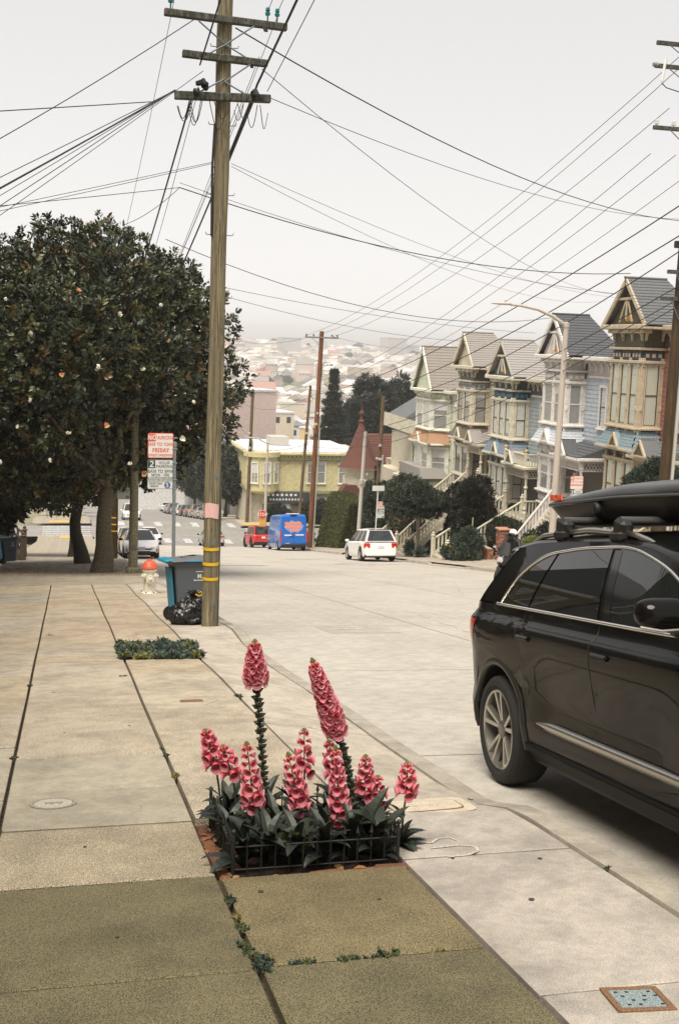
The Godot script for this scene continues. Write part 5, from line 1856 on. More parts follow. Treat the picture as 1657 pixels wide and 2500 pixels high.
	part(p, "roof", m2, M.suv_paint)
	m2 = mb()
	m2.q(V(-0.8, 1.25, 3.0), V(0.8, 1.25, 3.0), V(0.6, 1.6, 2.22), V(-0.6, 1.6, 2.22), V(0, 1, 1))
	part(p, "windshield", m2, M.suv_glass)
	rows2 = []
	for i in 9:
		var u := lerpf(2.85, 3.95, i / 8.0)
		var h := lut([[2.85, 1.24], [3.1, 1.17], [3.7, 1.04], [3.95, 0.85]], u)
		var w := slut(SUV_W, h) * suv_taper(u)
		rows2.append(PackedVector3Array([V(-w, h, u), V(-w * 0.5, h + 0.05, u), V(0, h + 0.06, u), V(w * 0.5, h + 0.05, u), V(w, h, u)]))
	m2 = mb(); m2.grid(rows2, false, Vector3.UP)
	part(p, "bonnet", m2, M.suv_paint)
	m2 = mb(); m2.bx(-0.7, 0.7, 0.3, 1.1, 3.6, 3.9)
	part(p, "grille", m2, M.car_black)
	m2 = mb(); m2.bx(-0.86, 0.86, 0.24, 0.34, -0.5, 3.7)
	part(p, "underbody", m2, M.car_black)
	m2 = mb(); m2.bx(-0.62, 0.62, 0.4, 1.2, 0.6, 2.4)
	part(p, "cabin_floor", m2, M.car_black)
	m2 = mb(); m2.bev(V(0, 0.44, -0.86), V(1.3, 0.16, 0.12), 0.04)
	part(p, "rear_bumper", m2, M.suv_flare)
	m2 = mb(); m2.bev(V(0, 0.8, -0.965), V(0.34, 0.16, 0.01), 0.004)
	part(p, "licence_plate", m2, M.plate_white)
	# roof rails
	for s in [-1.0, 1.0]:
		m2 = mb()
		var pr := []
		var rr := []
		for i in 25:
			var t := i / 24.0
			var u := lerpf(-0.2, 1.72, t)
			pr.append(V(s * 0.625, lut([[-0.2, 1.675], [0.05, 1.745], [0.8, 1.79], [1.4, 1.765], [1.72, 1.705]], u), u))
			rr.append(0.02 if i > 1 and i < 23 else 0.011)
		m2.tube(pr, rr, 8)
		part(p, "roof_rail", m2, M.satin_metal)
	build_roof_box(p.transform)

func build_roof_box(tf: Transform3D) -> void:
	# crossbars and the box they carry
	for u in [0.44, 1.27]:
		var c := thing("roof_crossbar", "black clamped crossbar under the roof box, %s" % ("nearer the tail" if u < 1.0 else "nearer the front doors"), "roof rack", Vector3.ZERO, 0, "crossbars of the roof rack")
		c.transform = tf
		var m := mb()
		m.tube([V(-0.66, 1.85, u), V(0.66, 1.85, u)], 0.026, 8)
		part(c, "bar", m, M.satin_dark)
		for s in [-1.0, 1.0]:
			m = mb()
			m.bev(V(s * 0.64, 1.8, u), V(0.09, 0.13, 0.13), 0.025, Basis(Vector3.RIGHT, 0.25))
			m.bev(V(s * 0.66, 1.755, u - 0.02), V(0.07, 0.07, 0.16), 0.02)
			part(c, "clamp_foot", m, M.car_black)
	var p := thing("roof_box", "long black cargo box with orange lettering on the car roof", "cargo box")
	p.transform = tf
	var u0 := -0.36
	var u1 := 1.95
	for half in 2:
		var rows := []
		for i in 41:
			var t := i / 40.0
			var u := lerpf(u0, u1, t)
			var w := 0.46 * (1.0 - 0.13 * pow(1.0 - clampf(t / 0.09, 0, 1), 2.0)) * (1.0 - 0.5 * pow(clampf((t - 0.7) / 0.3, 0, 1), 2.0))
			var seam := lut([[0, 1.965], [0.5, 2.0], [1, 2.0]], t)
			var r := PackedVector3Array()
			if half == 0:
				var top := seam + 0.135 * pow(sin(PI * clampf(0.13 + t * 0.62, 0, 1)), 0.9) - 0.02
				for q in [[-1.0, 0.0], [-0.985, 0.3], [-0.92, 0.56], [-0.78, 0.77], [-0.45, 0.94], [0.0, 1.0], [0.45, 0.94], [0.78, 0.77], [0.92, 0.56], [0.985, 0.3], [1.0, 0.0]]:
					r.append(V(w * q[0], lerpf(seam + 0.012, top, q[1]), u))
			else:
				var bot := seam - 0.17 * pow(clampf(t / 0.1, 0.25, 1.0), 0.6) * (1.0 - 0.6 * pow(clampf((t - 0.75) / 0.25, 0, 1), 2.0))
				for q in [[-1.0, 0.0], [-0.98, 0.25], [-0.93, 0.6], [-0.82, 0.9], [-0.6, 1.0], [0.6, 1.0], [0.82, 0.9], [0.93, 0.6], [0.98, 0.25], [1.0, 0.0]]:
					r.append(V(w * 0.985 * q[0], lerpf(seam - 0.012, bot, q[1]), u + (0.05 * q[1] if t < 0.5 else 0.0)))
			rows.append(r)
		var m := mb()
		m.grid(rows, false, Vector3.UP if half == 0 else Vector3.DOWN)
		for e in [0, 40]:
			var r: PackedVector3Array = rows[e]
			for j in range(1, r.size() - 1): m.tri(r[0], r[j], r[j + 1], V(0, 0, -1 if e == 0 else 1))
		part(p, "lid" if half == 0 else "tub", m, M.box_lid if half == 0 else M.box_tub)
	var sm := mb()
	for s in [-1.0, 1.0]:
		var pts := []
		for i in 31:
			var t := i / 30.0
			var w := 0.465 * (1.0 - 0.13 * pow(1.0 - clampf(t / 0.09, 0, 1), 2.0)) * (1.0 - 0.5 * pow(clampf((t - 0.7) / 0.3, 0, 1), 2.0))
			pts.append(V(s * w, lut([[0, 1.965], [0.5, 2.0], [1, 2.0]], t), lerpf(u0, u1, t)))
		var m := mb(); m.tube(pts, 0.014, 6)
		part(p, "rim_seam", m, M.box_rim)
		m = mb()
		m.lathe([Vector2(0.05, 0.0), Vector2(0.048, 0.02), Vector2(0.036, 0.036), Vector2(0.0, 0.045)], 16, V(s * 0.452, 1.93, 0.55), Basis(Vector3.BACK, -s * PI / 2))
		part(p, "lock_knob", m, M.car_black)
	var fb := Basis(V(0, 0, 1), V(0, 1, 0), V(-1, 0, 0))
	lettering(p, "letters", "YAKIMA", 0.042, V(-0.459, 2.018, -0.13), Basis(Vector3.UP, -0.03) * fb * Basis(Vector3.RIGHT, -0.12), M.box_orange, 1.0, "Droid Sans", true, 0.012)

# ---------- plants ----------
# a leaf: pointed strip of n joints bent downwards, folded along its midrib
func leaf_mesh(m: MB, o: Vector3, b: Basis, l: float, w: float, bend: float, n := 4, fold := 0.25) -> void:
	var pts := []
	var p := o
	var ang := 0.0
	for i in n + 1:
		var t := float(i) / n
		var ww := w * sin(PI * pow(t, 0.8) * 0.94 + 0.06) * (1.0 if t < 0.99 else 0.0)
		var dir := b * V(0, cos(ang), sin(ang))
		var up := b * V(0, -sin(ang), cos(ang))
		pts.append([p - b.x * ww + up * -ww * fold, p, p + b.x * ww + up * -ww * fold])
		p += dir * l / n
		ang += bend / n
	for i in n:
		for s in [0, 1]:
			m.q(pts[i][s], pts[i][s + 1], pts[i + 1][s + 1], pts[i + 1][s])

func cluster(nl: int, l: float, w: float, spread: float, sd: int, seg := 2) -> ArrayMesh:
	var r := RandomNumberGenerator.new()
	r.seed = sd
	var m := mb()
	for i in nl:
		var a := TAU * i / nl + r.randf_range(-0.3, 0.3)
		var el := r.randf_range(0.15, 1.25)
		var d := V(cos(a) * cos(el), sin(el), sin(a) * cos(el))
		leaf_mesh(m, d * spread * r.randf_range(0.0, 0.5) + V(0, r.randf_range(-0.4, 0.4) * spread, 0), along(d, r.randf_range(0, TAU)), l * r.randf_range(0.75, 1.15), w * r.randf_range(0.8, 1.2), r.randf_range(-0.3, 0.7), seg)
	return m.mesh()

# leaf clusters spread through lobes; lobes: [[centre, radius vector], ...] relative to the parent
func foliage(p: Node3D, nm: String, lobes: Array, n: int, me: Mesh, mt: Material, size: Vector2, pal: Array, shell := 0.55, up_bias := 0.4) -> void:
	var xs := []
	var cs := []
	var tot := 0.0
	for l in lobes: tot += l[1].x * l[1].z + l[1].x * l[1].y
	for l in lobes:
		var k := int(n * (l[1].x * l[1].z + l[1].x * l[1].y) / tot)
		for i in k:
			var d := V(rng.randfn(), rng.randfn(), rng.randfn()).normalized()
			var rr := lerpf(shell, 1.04, pow(rng.randf(), 0.6))
			var pos: Vector3 = l[0] + d * l[1] * rr
			var up := (d + V(0, up_bias, 0) + V(R(-0.5, 0.5), R(-0.5, 0.5), R(-0.5, 0.5))).normalized()
			xs.append(Transform3D(along(up, R(0, TAU)).scaled(Vector3.ONE * R(size.x, size.y)), pos))
			var c: Color = pal[rng.randi() % pal.size()]
			var v := R(0.75, 1.25)
			cs.append(Color(c.r * v, c.g * v, c.b * v))
	many(p, nm, me, mt, xs, cs)

func limb(m: MB, a: Vector3, b: Vector3, r0: float, r1: float, wob := 0.12) -> void:
	var pts := []
	var rs := []
	var n := 6
	for i in n + 1:
		var t := float(i) / n
		pts.append(a.lerp(b, t) + V(R(-1, 1), R(-0.4, 0.4), R(-1, 1)) * wob * sin(PI * t) * a.distance_to(b) * 0.4)
		rs.append(lerpf(r0, r1, t))
	m.tube(pts, rs, 9)

func tree(nm: String, label: String, base: Vector3, tr: float, fork: Vector3, lobes: Array, n: int, me: Mesh, mt: Material, size: Vector2, pal: Array, bark: Material, group := "", shell := 0.55, lean := Vector3.ZERO) -> Node3D:
	var p := thing(nm, label, "tree", base, 0.0, group)
	var m := mb()
	var pts := []
	var rs := []
	for i in 8:
		var t := i / 7.0
		pts.append(fork * t + lean * sin(PI * t) + V(0.04 * sin(i * 1.3), 0, 0.04 * cos(i * 2.1)) * tr * 4.0)
		rs.append(tr * (1.0 + 0.55 * pow(1.0 - t, 5.0)) * lerpf(1.0, 0.8, t))
	pts[0] += V(0, -0.15, 0)
	m.tube(pts, rs, 14)
	part(p, "trunk", m, bark)
	for l in lobes:
		m = mb()
		limb(m, fork * R(0.85, 1.0), l[0], tr * 0.5, tr * 0.12)
		part(p, "limb", m, bark)
	foliage(p, "crown", lobes, n, me, mt, size, pal, shell)
	return p

func shrub(nm: String, label: String, base: Vector3, lobes: Array, n: int, me: Mesh, mt: Material, size: Vector2, pal: Array, group := "", shell := 0.6, cat := "shrub") -> Node3D:
	var p := thing(nm, label, cat, base, 0.0, group)
	var m := mb()
	for l in lobes: limb(m, V(0, -0.1, 0), l[0], 0.05, 0.015)
	part(p, "stem", m, M.bark_dark)
	foliage(p, "foliage", lobes, n, me, mt, size, pal, shell)
	return p

func blobs(c: Vector3, r: Vector3, k: int, s0: float, s1: float) -> Array:
	var out := []
	for i in k:
		var d := V(rng.randfn(), rng.randfn() * 0.9, rng.randfn()).normalized()
		var q := R(s0, s1)
		out.append([c + d * r * (1.0 - q * 0.8), r * q])
	return out

func build_trees() -> void:
	var mag := cluster(9, 0.19, 0.042, 0.16, 5, 2)
	var small := cluster(12, 0.1, 0.03, 0.12, 6, 2)
	var tuft := cluster(14, 0.13, 0.014, 0.08, 7, 2)
	var g_mag := [Color(0.040, 0.050, 0.024), Color(0.028, 0.036, 0.020), Color(0.052, 0.060, 0.024), Color(0.034, 0.042, 0.030), Color(0.085, 0.085, 0.024), Color(0.036, 0.05, 0.02), Color(0.062, 0.07, 0.022), Color(0.036, 0.046, 0.03), Color(0.1, 0.062, 0.018)]
	# the magnolia over the pavement
	var base := V(1.16, sw(1.16, 38.0), -38.0)
	var lobes := blobs(V(-0.9, 6.7, -0.4), V(4.75, 4.3, 4.6), 30, 0.28, 0.46)
	lobes += [[V(-0.3, 6.4, -0.4), V(3.9, 3.6, 3.6)], [V(-3.0, 6.0, -0.2), V(3.2, 3.3, 3.0)], [V(3.3, 8.0, 0.2), V(1.0, 0.9, 1.0)], [V(3.75, 6.2, 0.6), V(0.85, 1.0, 0.9)], [V(3.6, 5.0, 0.8), V(0.65, 1.0, 0.7)], [V(0.0, 10.4, 0), V(0.9, 0.9, 0.9)], [V(-1.6, 9.9, 0.2), V(1.2, 0.8, 1.0)], [V(1.9, 9.6, 0), V(1.0, 0.7, 0.9)], [V(2.9, 8.9, 0.4), V(0.9, 0.6, 0.8)], [V(1.2, 3.9, -0.5), V(1.9, 1.1, 1.6)], [V(-1.8, 3.2, -0.3), V(2.3, 1.2, 2.0)], [V(2.6, 4.5, -0.2), V(1.3, 0.9, 1.3)], [V(-4.4, 8.2, 0), V(1.4, 1.0, 1.2)], [V(-3.4, 9.3, 0), V(1.0, 0.7, 1.0)]]
	var p := tree("magnolia_tree", "big dark magnolia with white blossoms shading the pavement", base, 0.27, V(0.12, 3.1, -0.05), lobes, 17000, mag, M.leaf_gloss, Vector2(0.65, 1.2), g_mag, M.bark, "street magnolias on the near pavement", 0.45, V(0.05, 0, 0))
	var bl := mb()
	for i in 7:
		var a := TAU * i / 7.0
		leaf_mesh(bl, Vector3.ZERO, Basis(Vector3.UP, a) * Basis(Vector3.RIGHT, 0.75 + 0.25 * (i % 2)), 0.15, 0.05, -0.5, 4, -0.3)
	var bm := bl.mesh()
	var at := [[-1.03, 0.85, 4.3], [-1.9, 2.0, 4.0], [-1.85, 0.15, 4.2], [0.0, 1.15, 4.6], [-2.2, -0.6, 4.1], [0.15, -0.5, 4.7], [-0.85, -0.75, 4.6], [1.2, 1.05, 4.2], [2.7, 0.15, 3.4], [0.85, -1.6, 4.5], [1.25, -1.85, 4.3], [2.4, -0.9, 3.6], [-2.75, -1.6, 4.0], [-3.0, 0.5, 3.6], [0.5, 2.6, 4.2], [-0.6, 3.2, 3.9], [3.6, -0.5, 2.4], [3.75, 0.1, 2.2], [1.7, 2.9, 3.6], [-1.4, -1.5, 4.5], [2.0, 1.9, 3.6], [-2.6, 2.9, 3.4]]
	for i in at.size():
		part(p, "blossom", bm, M.blossom if i % 5 else M.blossom_old, xf(V(at[i][0] - 0.2, at[i][1] + 5.6, at[i][2] + 0.1), Basis(V(R(-1, 1), R(-1, 1), R(-1, 1)).normalized(), R(0, 3)).scaled(Vector3.ONE * R(0.6, 0.95))))
	base = V(0.7, sw(0.7, 46.0), -46.0)
	lobes = blobs(V(-0.6, 5.2, 0), V(3.6, 2.6, 3.4), 10, 0.35, 0.5) + [[V(-0.4, 5.0, 0), V(3.0, 2.4, 2.8)]]
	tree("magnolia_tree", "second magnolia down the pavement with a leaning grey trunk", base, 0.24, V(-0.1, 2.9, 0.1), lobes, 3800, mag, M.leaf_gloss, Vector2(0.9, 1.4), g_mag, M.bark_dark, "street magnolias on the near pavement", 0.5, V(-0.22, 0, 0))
	base = V(0.4, sw(0.4, 56.0), -56.0)
	lobes = blobs(V(-0.4, 5.0, 0), V(3.4, 2.4, 3.2), 8, 0.35, 0.5) + [[V(0, 4.9, 0), V(2.8, 2.2, 2.6)]]
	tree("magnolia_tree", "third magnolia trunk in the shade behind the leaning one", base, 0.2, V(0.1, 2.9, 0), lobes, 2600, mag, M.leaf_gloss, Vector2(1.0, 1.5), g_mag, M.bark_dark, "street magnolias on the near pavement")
	# garden trees at the left edge
	var g_gard := [Color(0.03, 0.042, 0.014), Color(0.04, 0.055, 0.018), Color(0.024, 0.034, 0.014), Color(0.06, 0.07, 0.02)]
	base = V(-4.2, gh(44.0), -44.0)
	lobes = blobs(V(0, 4.4, 0), V(3.2, 3.4, 3.4), 10, 0.35, 0.5) + [[V(0, 4.2, 0), V(2.5, 2.8, 2.6)], [V(1.0, 2.4, 0.6), V(1.4, 1.0, 1.2)]]
	tree("garden_tree", "dense dark garden tree at the frame's edge beyond the pavement", base, 0.2, V(0, 2.2, 0), lobes, 4200, small, M.leaf_mat, Vector2(1.6, 2.6), g_gard, M.bark_dark)
	base = V(-3.6, gh(58.0), -58.0)
	lobes = blobs(V(0.4, 4.0, 0), V(2.6, 2.6, 2.8), 8, 0.35, 0.5) + [[V(0.2, 3.8, 0), V(2.2, 2.2, 2.4)]]
	tree("garden_tree", "lower dark tree behind the stair rail on the near side", base, 0.18, V(0, 1.8, 0), lobes, 2600, small, M.leaf_mat, Vector2(1.8, 2.8), g_gard, M.bark_dark)
	# --- across the street
	var g_cyp := [Color(0.012, 0.013, 0.004), Color(0.016, 0.015, 0.005), Color(0.010, 0.011, 0.004), Color(0.022, 0.019, 0.006)]
	base = V(21.1, rsw(21.0, 58.2), -58.2)
	lobes = []
	for i in 14:
		lobes.append([V(R(-0.7, 0.5), 1.0 + (i % 5) * 0.62, 1.5 - (i % 4) * 1.0), V(0.62, 0.85, 0.66)])
	lobes += [[V(0, 2.0, 0.0), V(1.0, 1.9, 1.7)], [V(0.1, 1.0, -2.2), V(0.8, 1.05, 0.9)]]
	shrub("cypress_shrub", "very dark clipped cypress mass in front of the cream houses", base, lobes, 5200, tuft, M.leaf_mat, Vector2(1.3, 2.0), g_cyp, "", 0.75)
	var g_low := [Color(0.022, 0.03, 0.014), Color(0.03, 0.04, 0.018), Color(0.018, 0.024, 0.012)]
	lobes = []
	for i in 10: lobes.append([V(0, 0.85, -3.2 + i * 0.72), V(0.75, 0.75, 0.7)])
	shrub("low_hedge", "dark low hedge under the stairs of the blue grey house", V(21.8, rsw(21.8, 53.0), -53.0), lobes, 2600, small, M.leaf_mat, Vector2(1.1, 1.7), g_low, "", 0.75, "hedge")
	lobes = []
	for i in 9: lobes.append([V(0, 0.75, -3.0 + i * 0.75), V(0.7, 0.6, 0.7)])
	shrub("low_hedge", "dark low hedge running behind the lamp post and roof rails", V(21.6, rsw(21.6, 45.6), -45.6), lobes, 2200, small, M.leaf_mat, Vector2(1.1, 1.7), g_low, "", 0.75, "hedge")
	var g_lime := [Color(0.17, 0.2, 0.045), Color(0.14, 0.17, 0.04), Color(0.2, 0.22, 0.06)]
	shrub("round_shrub", "lime green rounded shrub just right of the white helmet", V(20.7, rsw(20.7, 48.6) + 0.1, -48.6), [[V(0, 0.55, 0), V(0.75, 0.5, 0.8)]], 900, small, M.leaf_mat, Vector2(0.6, 0.9), g_lime, "lime green round shrubs", 0.8)
	shrub("round_shrub", "lime green rounded shrub at the foot of the pale lamp post", V(20.7, rsw(20.7, 46.4) + 0.1, -46.4), [[V(0, 0.55, 0), V(0.7, 0.48, 0.75)]], 900, small, M.leaf_mat, Vector2(0.6, 0.9), g_lime, "lime green round shrubs", 0.8)
	var g_rose := [Color(0.05, 0.075, 0.05), Color(0.035, 0.055, 0.038), Color(0.07, 0.095, 0.06), Color(0.03, 0.045, 0.025)]
	p = shrub("rose_bush", "leafy rose bush with yellow flowers at its foot by the kerb", V(19.5, rsw(19.5, 54.3), -54.3), [[V(0, 0.85, 0), V(0.75, 0.6, 0.85)], [V(0.1, 1.25, -0.2), V(0.4, 0.35, 0.4)], [V(-0.3, 0.35, 0.5), V(0.7, 0.4, 0.9)], [V(-0.5, 0.25, -1.0), V(0.5, 0.32, 0.7)]], 1500, small, M.leaf_mat, Vector2(0.7, 1.2), g_rose, "", 0.35)
	for i in 16:
		part(p, "yellow_flower", bm, M.petal_yellow, xf(V(R(-0.9, 0.2), R(0.2, 0.6), R(-1.6, 1.2)), Basis(V(R(-1, 1), 1, R(-1, 1)).normalized(), R(0, 3)).scaled(Vector3.ONE * 0.7)))
	p = shrub("orange_flowers", "clump of orange flowers at the mouth of the drive", V(20.4, rsw(20.4, 57.6), -57.6), [[V(0, 0.25, 0), V(0.4, 0.3, 0.6)]], 300, small, M.leaf_mat, Vector2(0.6, 1.0), [Color(0.2, 0.16, 0.05), Color(0.1, 0.12, 0.04)], "", 0.4)
	for i in 18:
		part(p, "orange_flower", bm, M.petal_orange, xf(V(R(-0.4, 0.2), R(0.2, 0.6), R(-0.6, 0.6)), Basis(V(R(-1, 1), 1, R(-1, 1)).normalized(), R(0, 3)).scaled(Vector3.ONE * 0.7)))
	var g_r := [Color(0.042, 0.055, 0.034), Color(0.033, 0.046, 0.03), Color(0.055, 0.068, 0.04), Color(0.03, 0.04, 0.028)]
	base = V(18.7, rsw(18.7, 60.4), -60.4)
	lobes = blobs(V(0, 3.2, 0), V(1.7, 1.05, 2.0), 9, 0.35, 0.5) + [[V(0, 3.1, 0), V(1.3, 0.8, 1.5)], [V(-0.2, 3.6, -1.6), V(1.0, 0.7, 1.1)]]
	tree("street_tree", "small round street tree with a slim pale trunk by the white crossover", base, 0.09, V(0.1, 2.3, 0.1), lobes, 3000, small, M.leaf_mat, Vector2(0.9, 1.4), g_r, M.bark_pale, "", 0.5)
	for k in 2:
		shrub("spiky_plant", "spiky grey green agave %s the slim trunk" % ("just before" if k == 0 else "just behind"), V(18.7, rsw(18.7, 60.4), -60.4 + (0.75 if k == 0 else -0.8)), [[V(0, 0.25, 0), V(0.18, 0.3, 0.18)]], 30, cluster(9, 0.42, 0.03, 0.05, 31, 2), M.leaf_mat, Vector2(0.9, 1.2), [Color(0.07, 0.1, 0.08)], "agaves round the slim street tree", 0.1, "plant")
	base = V(21.6, rsw(21.6, 76.5), -76.5)
	lobes = blobs(V(0, 2.9, 0), V(2.0, 2.0, 3.0), 12, 0.32, 0.48) + [[V(0, 2.6, 0), V(1.6, 1.9, 2.4)]]
	shrub("laurel_shrub", "large glossy laurel thicket between the white post and the turret house", base, lobes, 4200, small, M.leaf_gloss, Vector2(1.3, 2.0), g_r, "", 0.55)
	base = V(20.4, rsw(20.4, 66.5), -66.5)
	lobes = blobs(V(0, 1.9, 0), V(1.3, 1.6, 2.2), 9, 0.35, 0.5) + [[V(0, 1.7, 0), V(1.0, 1.3, 1.7)]]
	shrub("laurel_shrub", "dense shrub with a few orange leaves behind the white crossover", base, lobes, 2400, small, M.leaf_mat, Vector2(1.1, 1.8), g_r + [Color(0.2, 0.1, 0.02)], "", 0.5)
	# clipped hedge wedge
	p = thing("clipped_hedge", "tall clipped hedge with a sloping olive green end beside the van", "hedge", V(20.4, rsw(20.4, 84.5), -84.5))
	var xs := []
	var cs := []
	var g_h := [Color(0.085, 0.09, 0.022), Color(0.07, 0.078, 0.02), Color(0.1, 0.1, 0.03), Color(0.05, 0.058, 0.016)]
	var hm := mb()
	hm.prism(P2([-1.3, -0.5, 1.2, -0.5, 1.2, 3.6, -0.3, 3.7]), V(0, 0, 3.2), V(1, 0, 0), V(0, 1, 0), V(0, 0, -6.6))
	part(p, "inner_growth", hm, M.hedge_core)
	for i in 7000:
		var f := rng.randf()
		var z := R(-3.45, 3.3)
		var pos: Vector3
		var nn: Vector3
		if f < 0.42:
			pos = V(lerpf(-1.36, -0.34, rng.randf()), 0, z); pos.y = (pos.x + 1.3) / 1.0 * 4.2 - 0.5; nn = V(-1, 0.25, 0)
		elif f < 0.8:
			pos = V(R(-1.3, 1.25), R(-0.4, 3.7), 3.24); nn = V(0, 0.1, 1)
			if pos.y > (pos.x + 1.3) * 4.2 - 0.5: continue
		else:
			pos = V(R(-0.35, 1.25), 3.68, z); nn = V(0, 1, 0)
		xs.append(Transform3D(along((nn + V(R(-0.8, 0.8), R(-0.8, 0.8), R(-0.8, 0.8))).normalized(), R(0, 6)).scaled(Vector3.ONE * R(0.7, 1.1)), pos + V(R(-0.06, 0.06), R(-0.06, 0.06), R(-0.06, 0.06))))
		var c: Color = g_h[rng.randi() % 4]
		cs.append(c)
	many(p, "foliage", small, M.leaf_mat, xs, cs)
	base = V(21.2, rsw(21.0, 39.0) + 0.6, -39.0)
	lobes = blobs(V(0, 2.9, 0), V(1.2, 0.75, 1.3), 8, 0.35, 0.5) + [[V(0, 2.8, 0), V(0.9, 0.55, 1.0)]]
	tree("garden_tree", "small blue green clipped tree beside the dark pole and red house", base, 0.09, V(0, 2.2, 0), lobes, 2000, small, M.leaf_mat, Vector2(0.8, 1.2), [Color(0.04, 0.06, 0.038), Color(0.03, 0.048, 0.03), Color(0.05, 0.07, 0.045)], M.bark_dark)
	# --- round the junction and beyond
	var g_far := [Color(0.04, 0.05, 0.035), Color(0.03, 0.04, 0.03), Color(0.05, 0.06, 0.042), Color(0.036, 0.046, 0.03)]
	for a in [[21.3, 118.5, "rounded dark shrub on the far corner before the yellow store", 1.9, 1.5], [25.6, 116.8, "bluish shrub under the yellow store's paired windows", 2.4, 2.0], [27.6, 110.5, "dark shrub between the van pole and the turret house", 2.6, 2.2]]:
		base = V(a[0], gh(a[1]) - 0.3, -a[1])
		lobes = blobs(V(0, a[3] * 0.5, 0), V(a[4], a[3] * 0.55, a[4]), 8, 0.35, 0.5) + [[V(0, a[3] * 0.45, 0), V(a[4] * 0.8, a[3] * 0.5, a[4] * 0.8)]]
		shrub("corner_shrub", a[2], base, lobes, 1300, small, M.leaf_mat, Vector2(1.5, 2.4), g_far, "", 0.5)
	var k := 0
	for a in [[18.8, 128.0, 7.5, 3.0, "dense street tree beyond the junction, beside the dark corner pole"], [19.4, 143.0, 8.5, 3.4, "tall dark street tree behind the corner one"], [20.0, 160.0, 9.0, 4.0, "broad street tree over the far row of cars"], [19.8, 182.0, 9.5, 4.4, "greyish street tree over the far row's end"], [20.0, 212.0, 9.0, 4.4, "pale hazy tree at the end of the far row"], [-1.0, 136.0, 8.0, 3.8, "dark tree beyond the junction on the near side"], [-0.8, 170.0, 8.0, 4.0, "street tree further down on the near side"]]:
		base = V(a[0], gh(a[1]) - 0.2, -a[1])
		lobes = blobs(V(0, a[2] * 0.62, 0), V(a[3], a[2] * 0.38, a[3]), 12, 0.32, 0.48) + [[V(0, a[2] * 0.6, 0), V(a[3] * 0.75, a[2] * 0.3, a[3] * 0.75)]]
		tree("street_tree", a[4], base, 0.2, V(0.2, a[2] * 0.35, 0), lobes, 2200, small, M.leaf_mat, Vector2(2.0, 3.4), g_far, M.bark_pale if k == 0 else M.bark_dark, "street trees beyond the junction")
		k += 1
	# conifers behind the turret house
	for a in [[34.3, 150.0, 19.4, 4.6, "tall tiered spruce rising behind the yellow store"], [38.6, 156.0, 15.5, 4.2, "shorter spruce beside the tall tiered one"]]:
		conifer(a[4], V(a[0], gh(a[1]), -a[1]), a[2], a[3], tuft)
	for a in [[43.0, 164.0, 19.5, 4.2, "broad dark pine behind the red turret"], [48.5, 168.0, 20.0, 4.8, "wide flat topped pine left of the green gable"], [55.0, 172.0, 20.0, 5.0, "dark pine crown showing behind the green house"]]:
		base = V(a[0], gh(a[1]), -a[1])
		lobes = blobs(V(0, a[2] * 0.66, 0), V(a[3], a[2] * 0.34, a[3]), 22, 0.22, 0.38) + [[V(0, a[2] * 0.55, 0), V(a[3] * 0.6, a[2] * 0.3, a[3] * 0.6)]]
		tree("pine_tree", a[4], base, 0.4, V(0.3, a[2] * 0.4, 0), lobes, 4200, tuft, M.leaf_mat, Vector2(4.0, 6.5), [Color(0.028, 0.036, 0.026), Color(0.02, 0.027, 0.02), Color(0.036, 0.044, 0.03)], M.bark_dark, "dark evergreens on the slope below", 0.4)

func conifer(label: String, base: Vector3, h: float, r: float, me: Mesh) -> void:
	var p := thing("spruce_tree", label, "tree", base, 0.0, "dark evergreens on the slope below")
	var m := mb()
	m.tube([V(0, -0.3, 0), V(0.1, h * 0.5, 0), V(0, h, 0)], [0.4, 0.22, 0.04], 8)
	part(p, "trunk", m, M.bark_dark)
	var xs := []
	var cs := []
	var tiers := 17
	for t in tiers + 2:
		var f := minf(float(t) / tiers, 0.995)
		var y := h * (0.12 + 0.86 * f)
		var rr := r * pow(1.0 - f, 1.05) * R(0.75, 1.15) + 0.05
		var nb := 9
		for bnum in nb:
			var a := TAU * (bnum + R(-0.3, 0.3)) / nb + t
			var d := V(cos(a), 0, sin(a))
			var lr := rr * R(0.7, 1.1)
			m = mb(); m.tube([V(0, y, 0), d * lr * 0.6 + V(0, y - 0.2, 0), d * lr + V(0, y - 0.5 + R(-0.2, 0.3), 0)], [0.07, 0.05, 0.02], 4)
			part(p, "bough", m, M.bark_dark)
			for i in 26:
				var u := sqrt(rng.randf())
				var pos := d * lr * u + V(R(-0.4, 0.4), y - 0.45 * u + R(-0.35, 0.3), R(-0.4, 0.4)) * V(1, 1, 1)
				xs.append(Transform3D(along((d + V(R(-0.6, 0.6), R(-0.3, 0.9), R(-0.6, 0.6))).normalized(), R(0, 6)).scaled(Vector3.ONE * R(3.2, 5.2) * (1.0 - 0.55 * f)), pos))
				var v := R(0.7, 1.3)
				cs.append(Color(0.026 * v, 0.034 * v, 0.026 * v))
	many(p, "crown", me, M.leaf_mat, xs, cs)

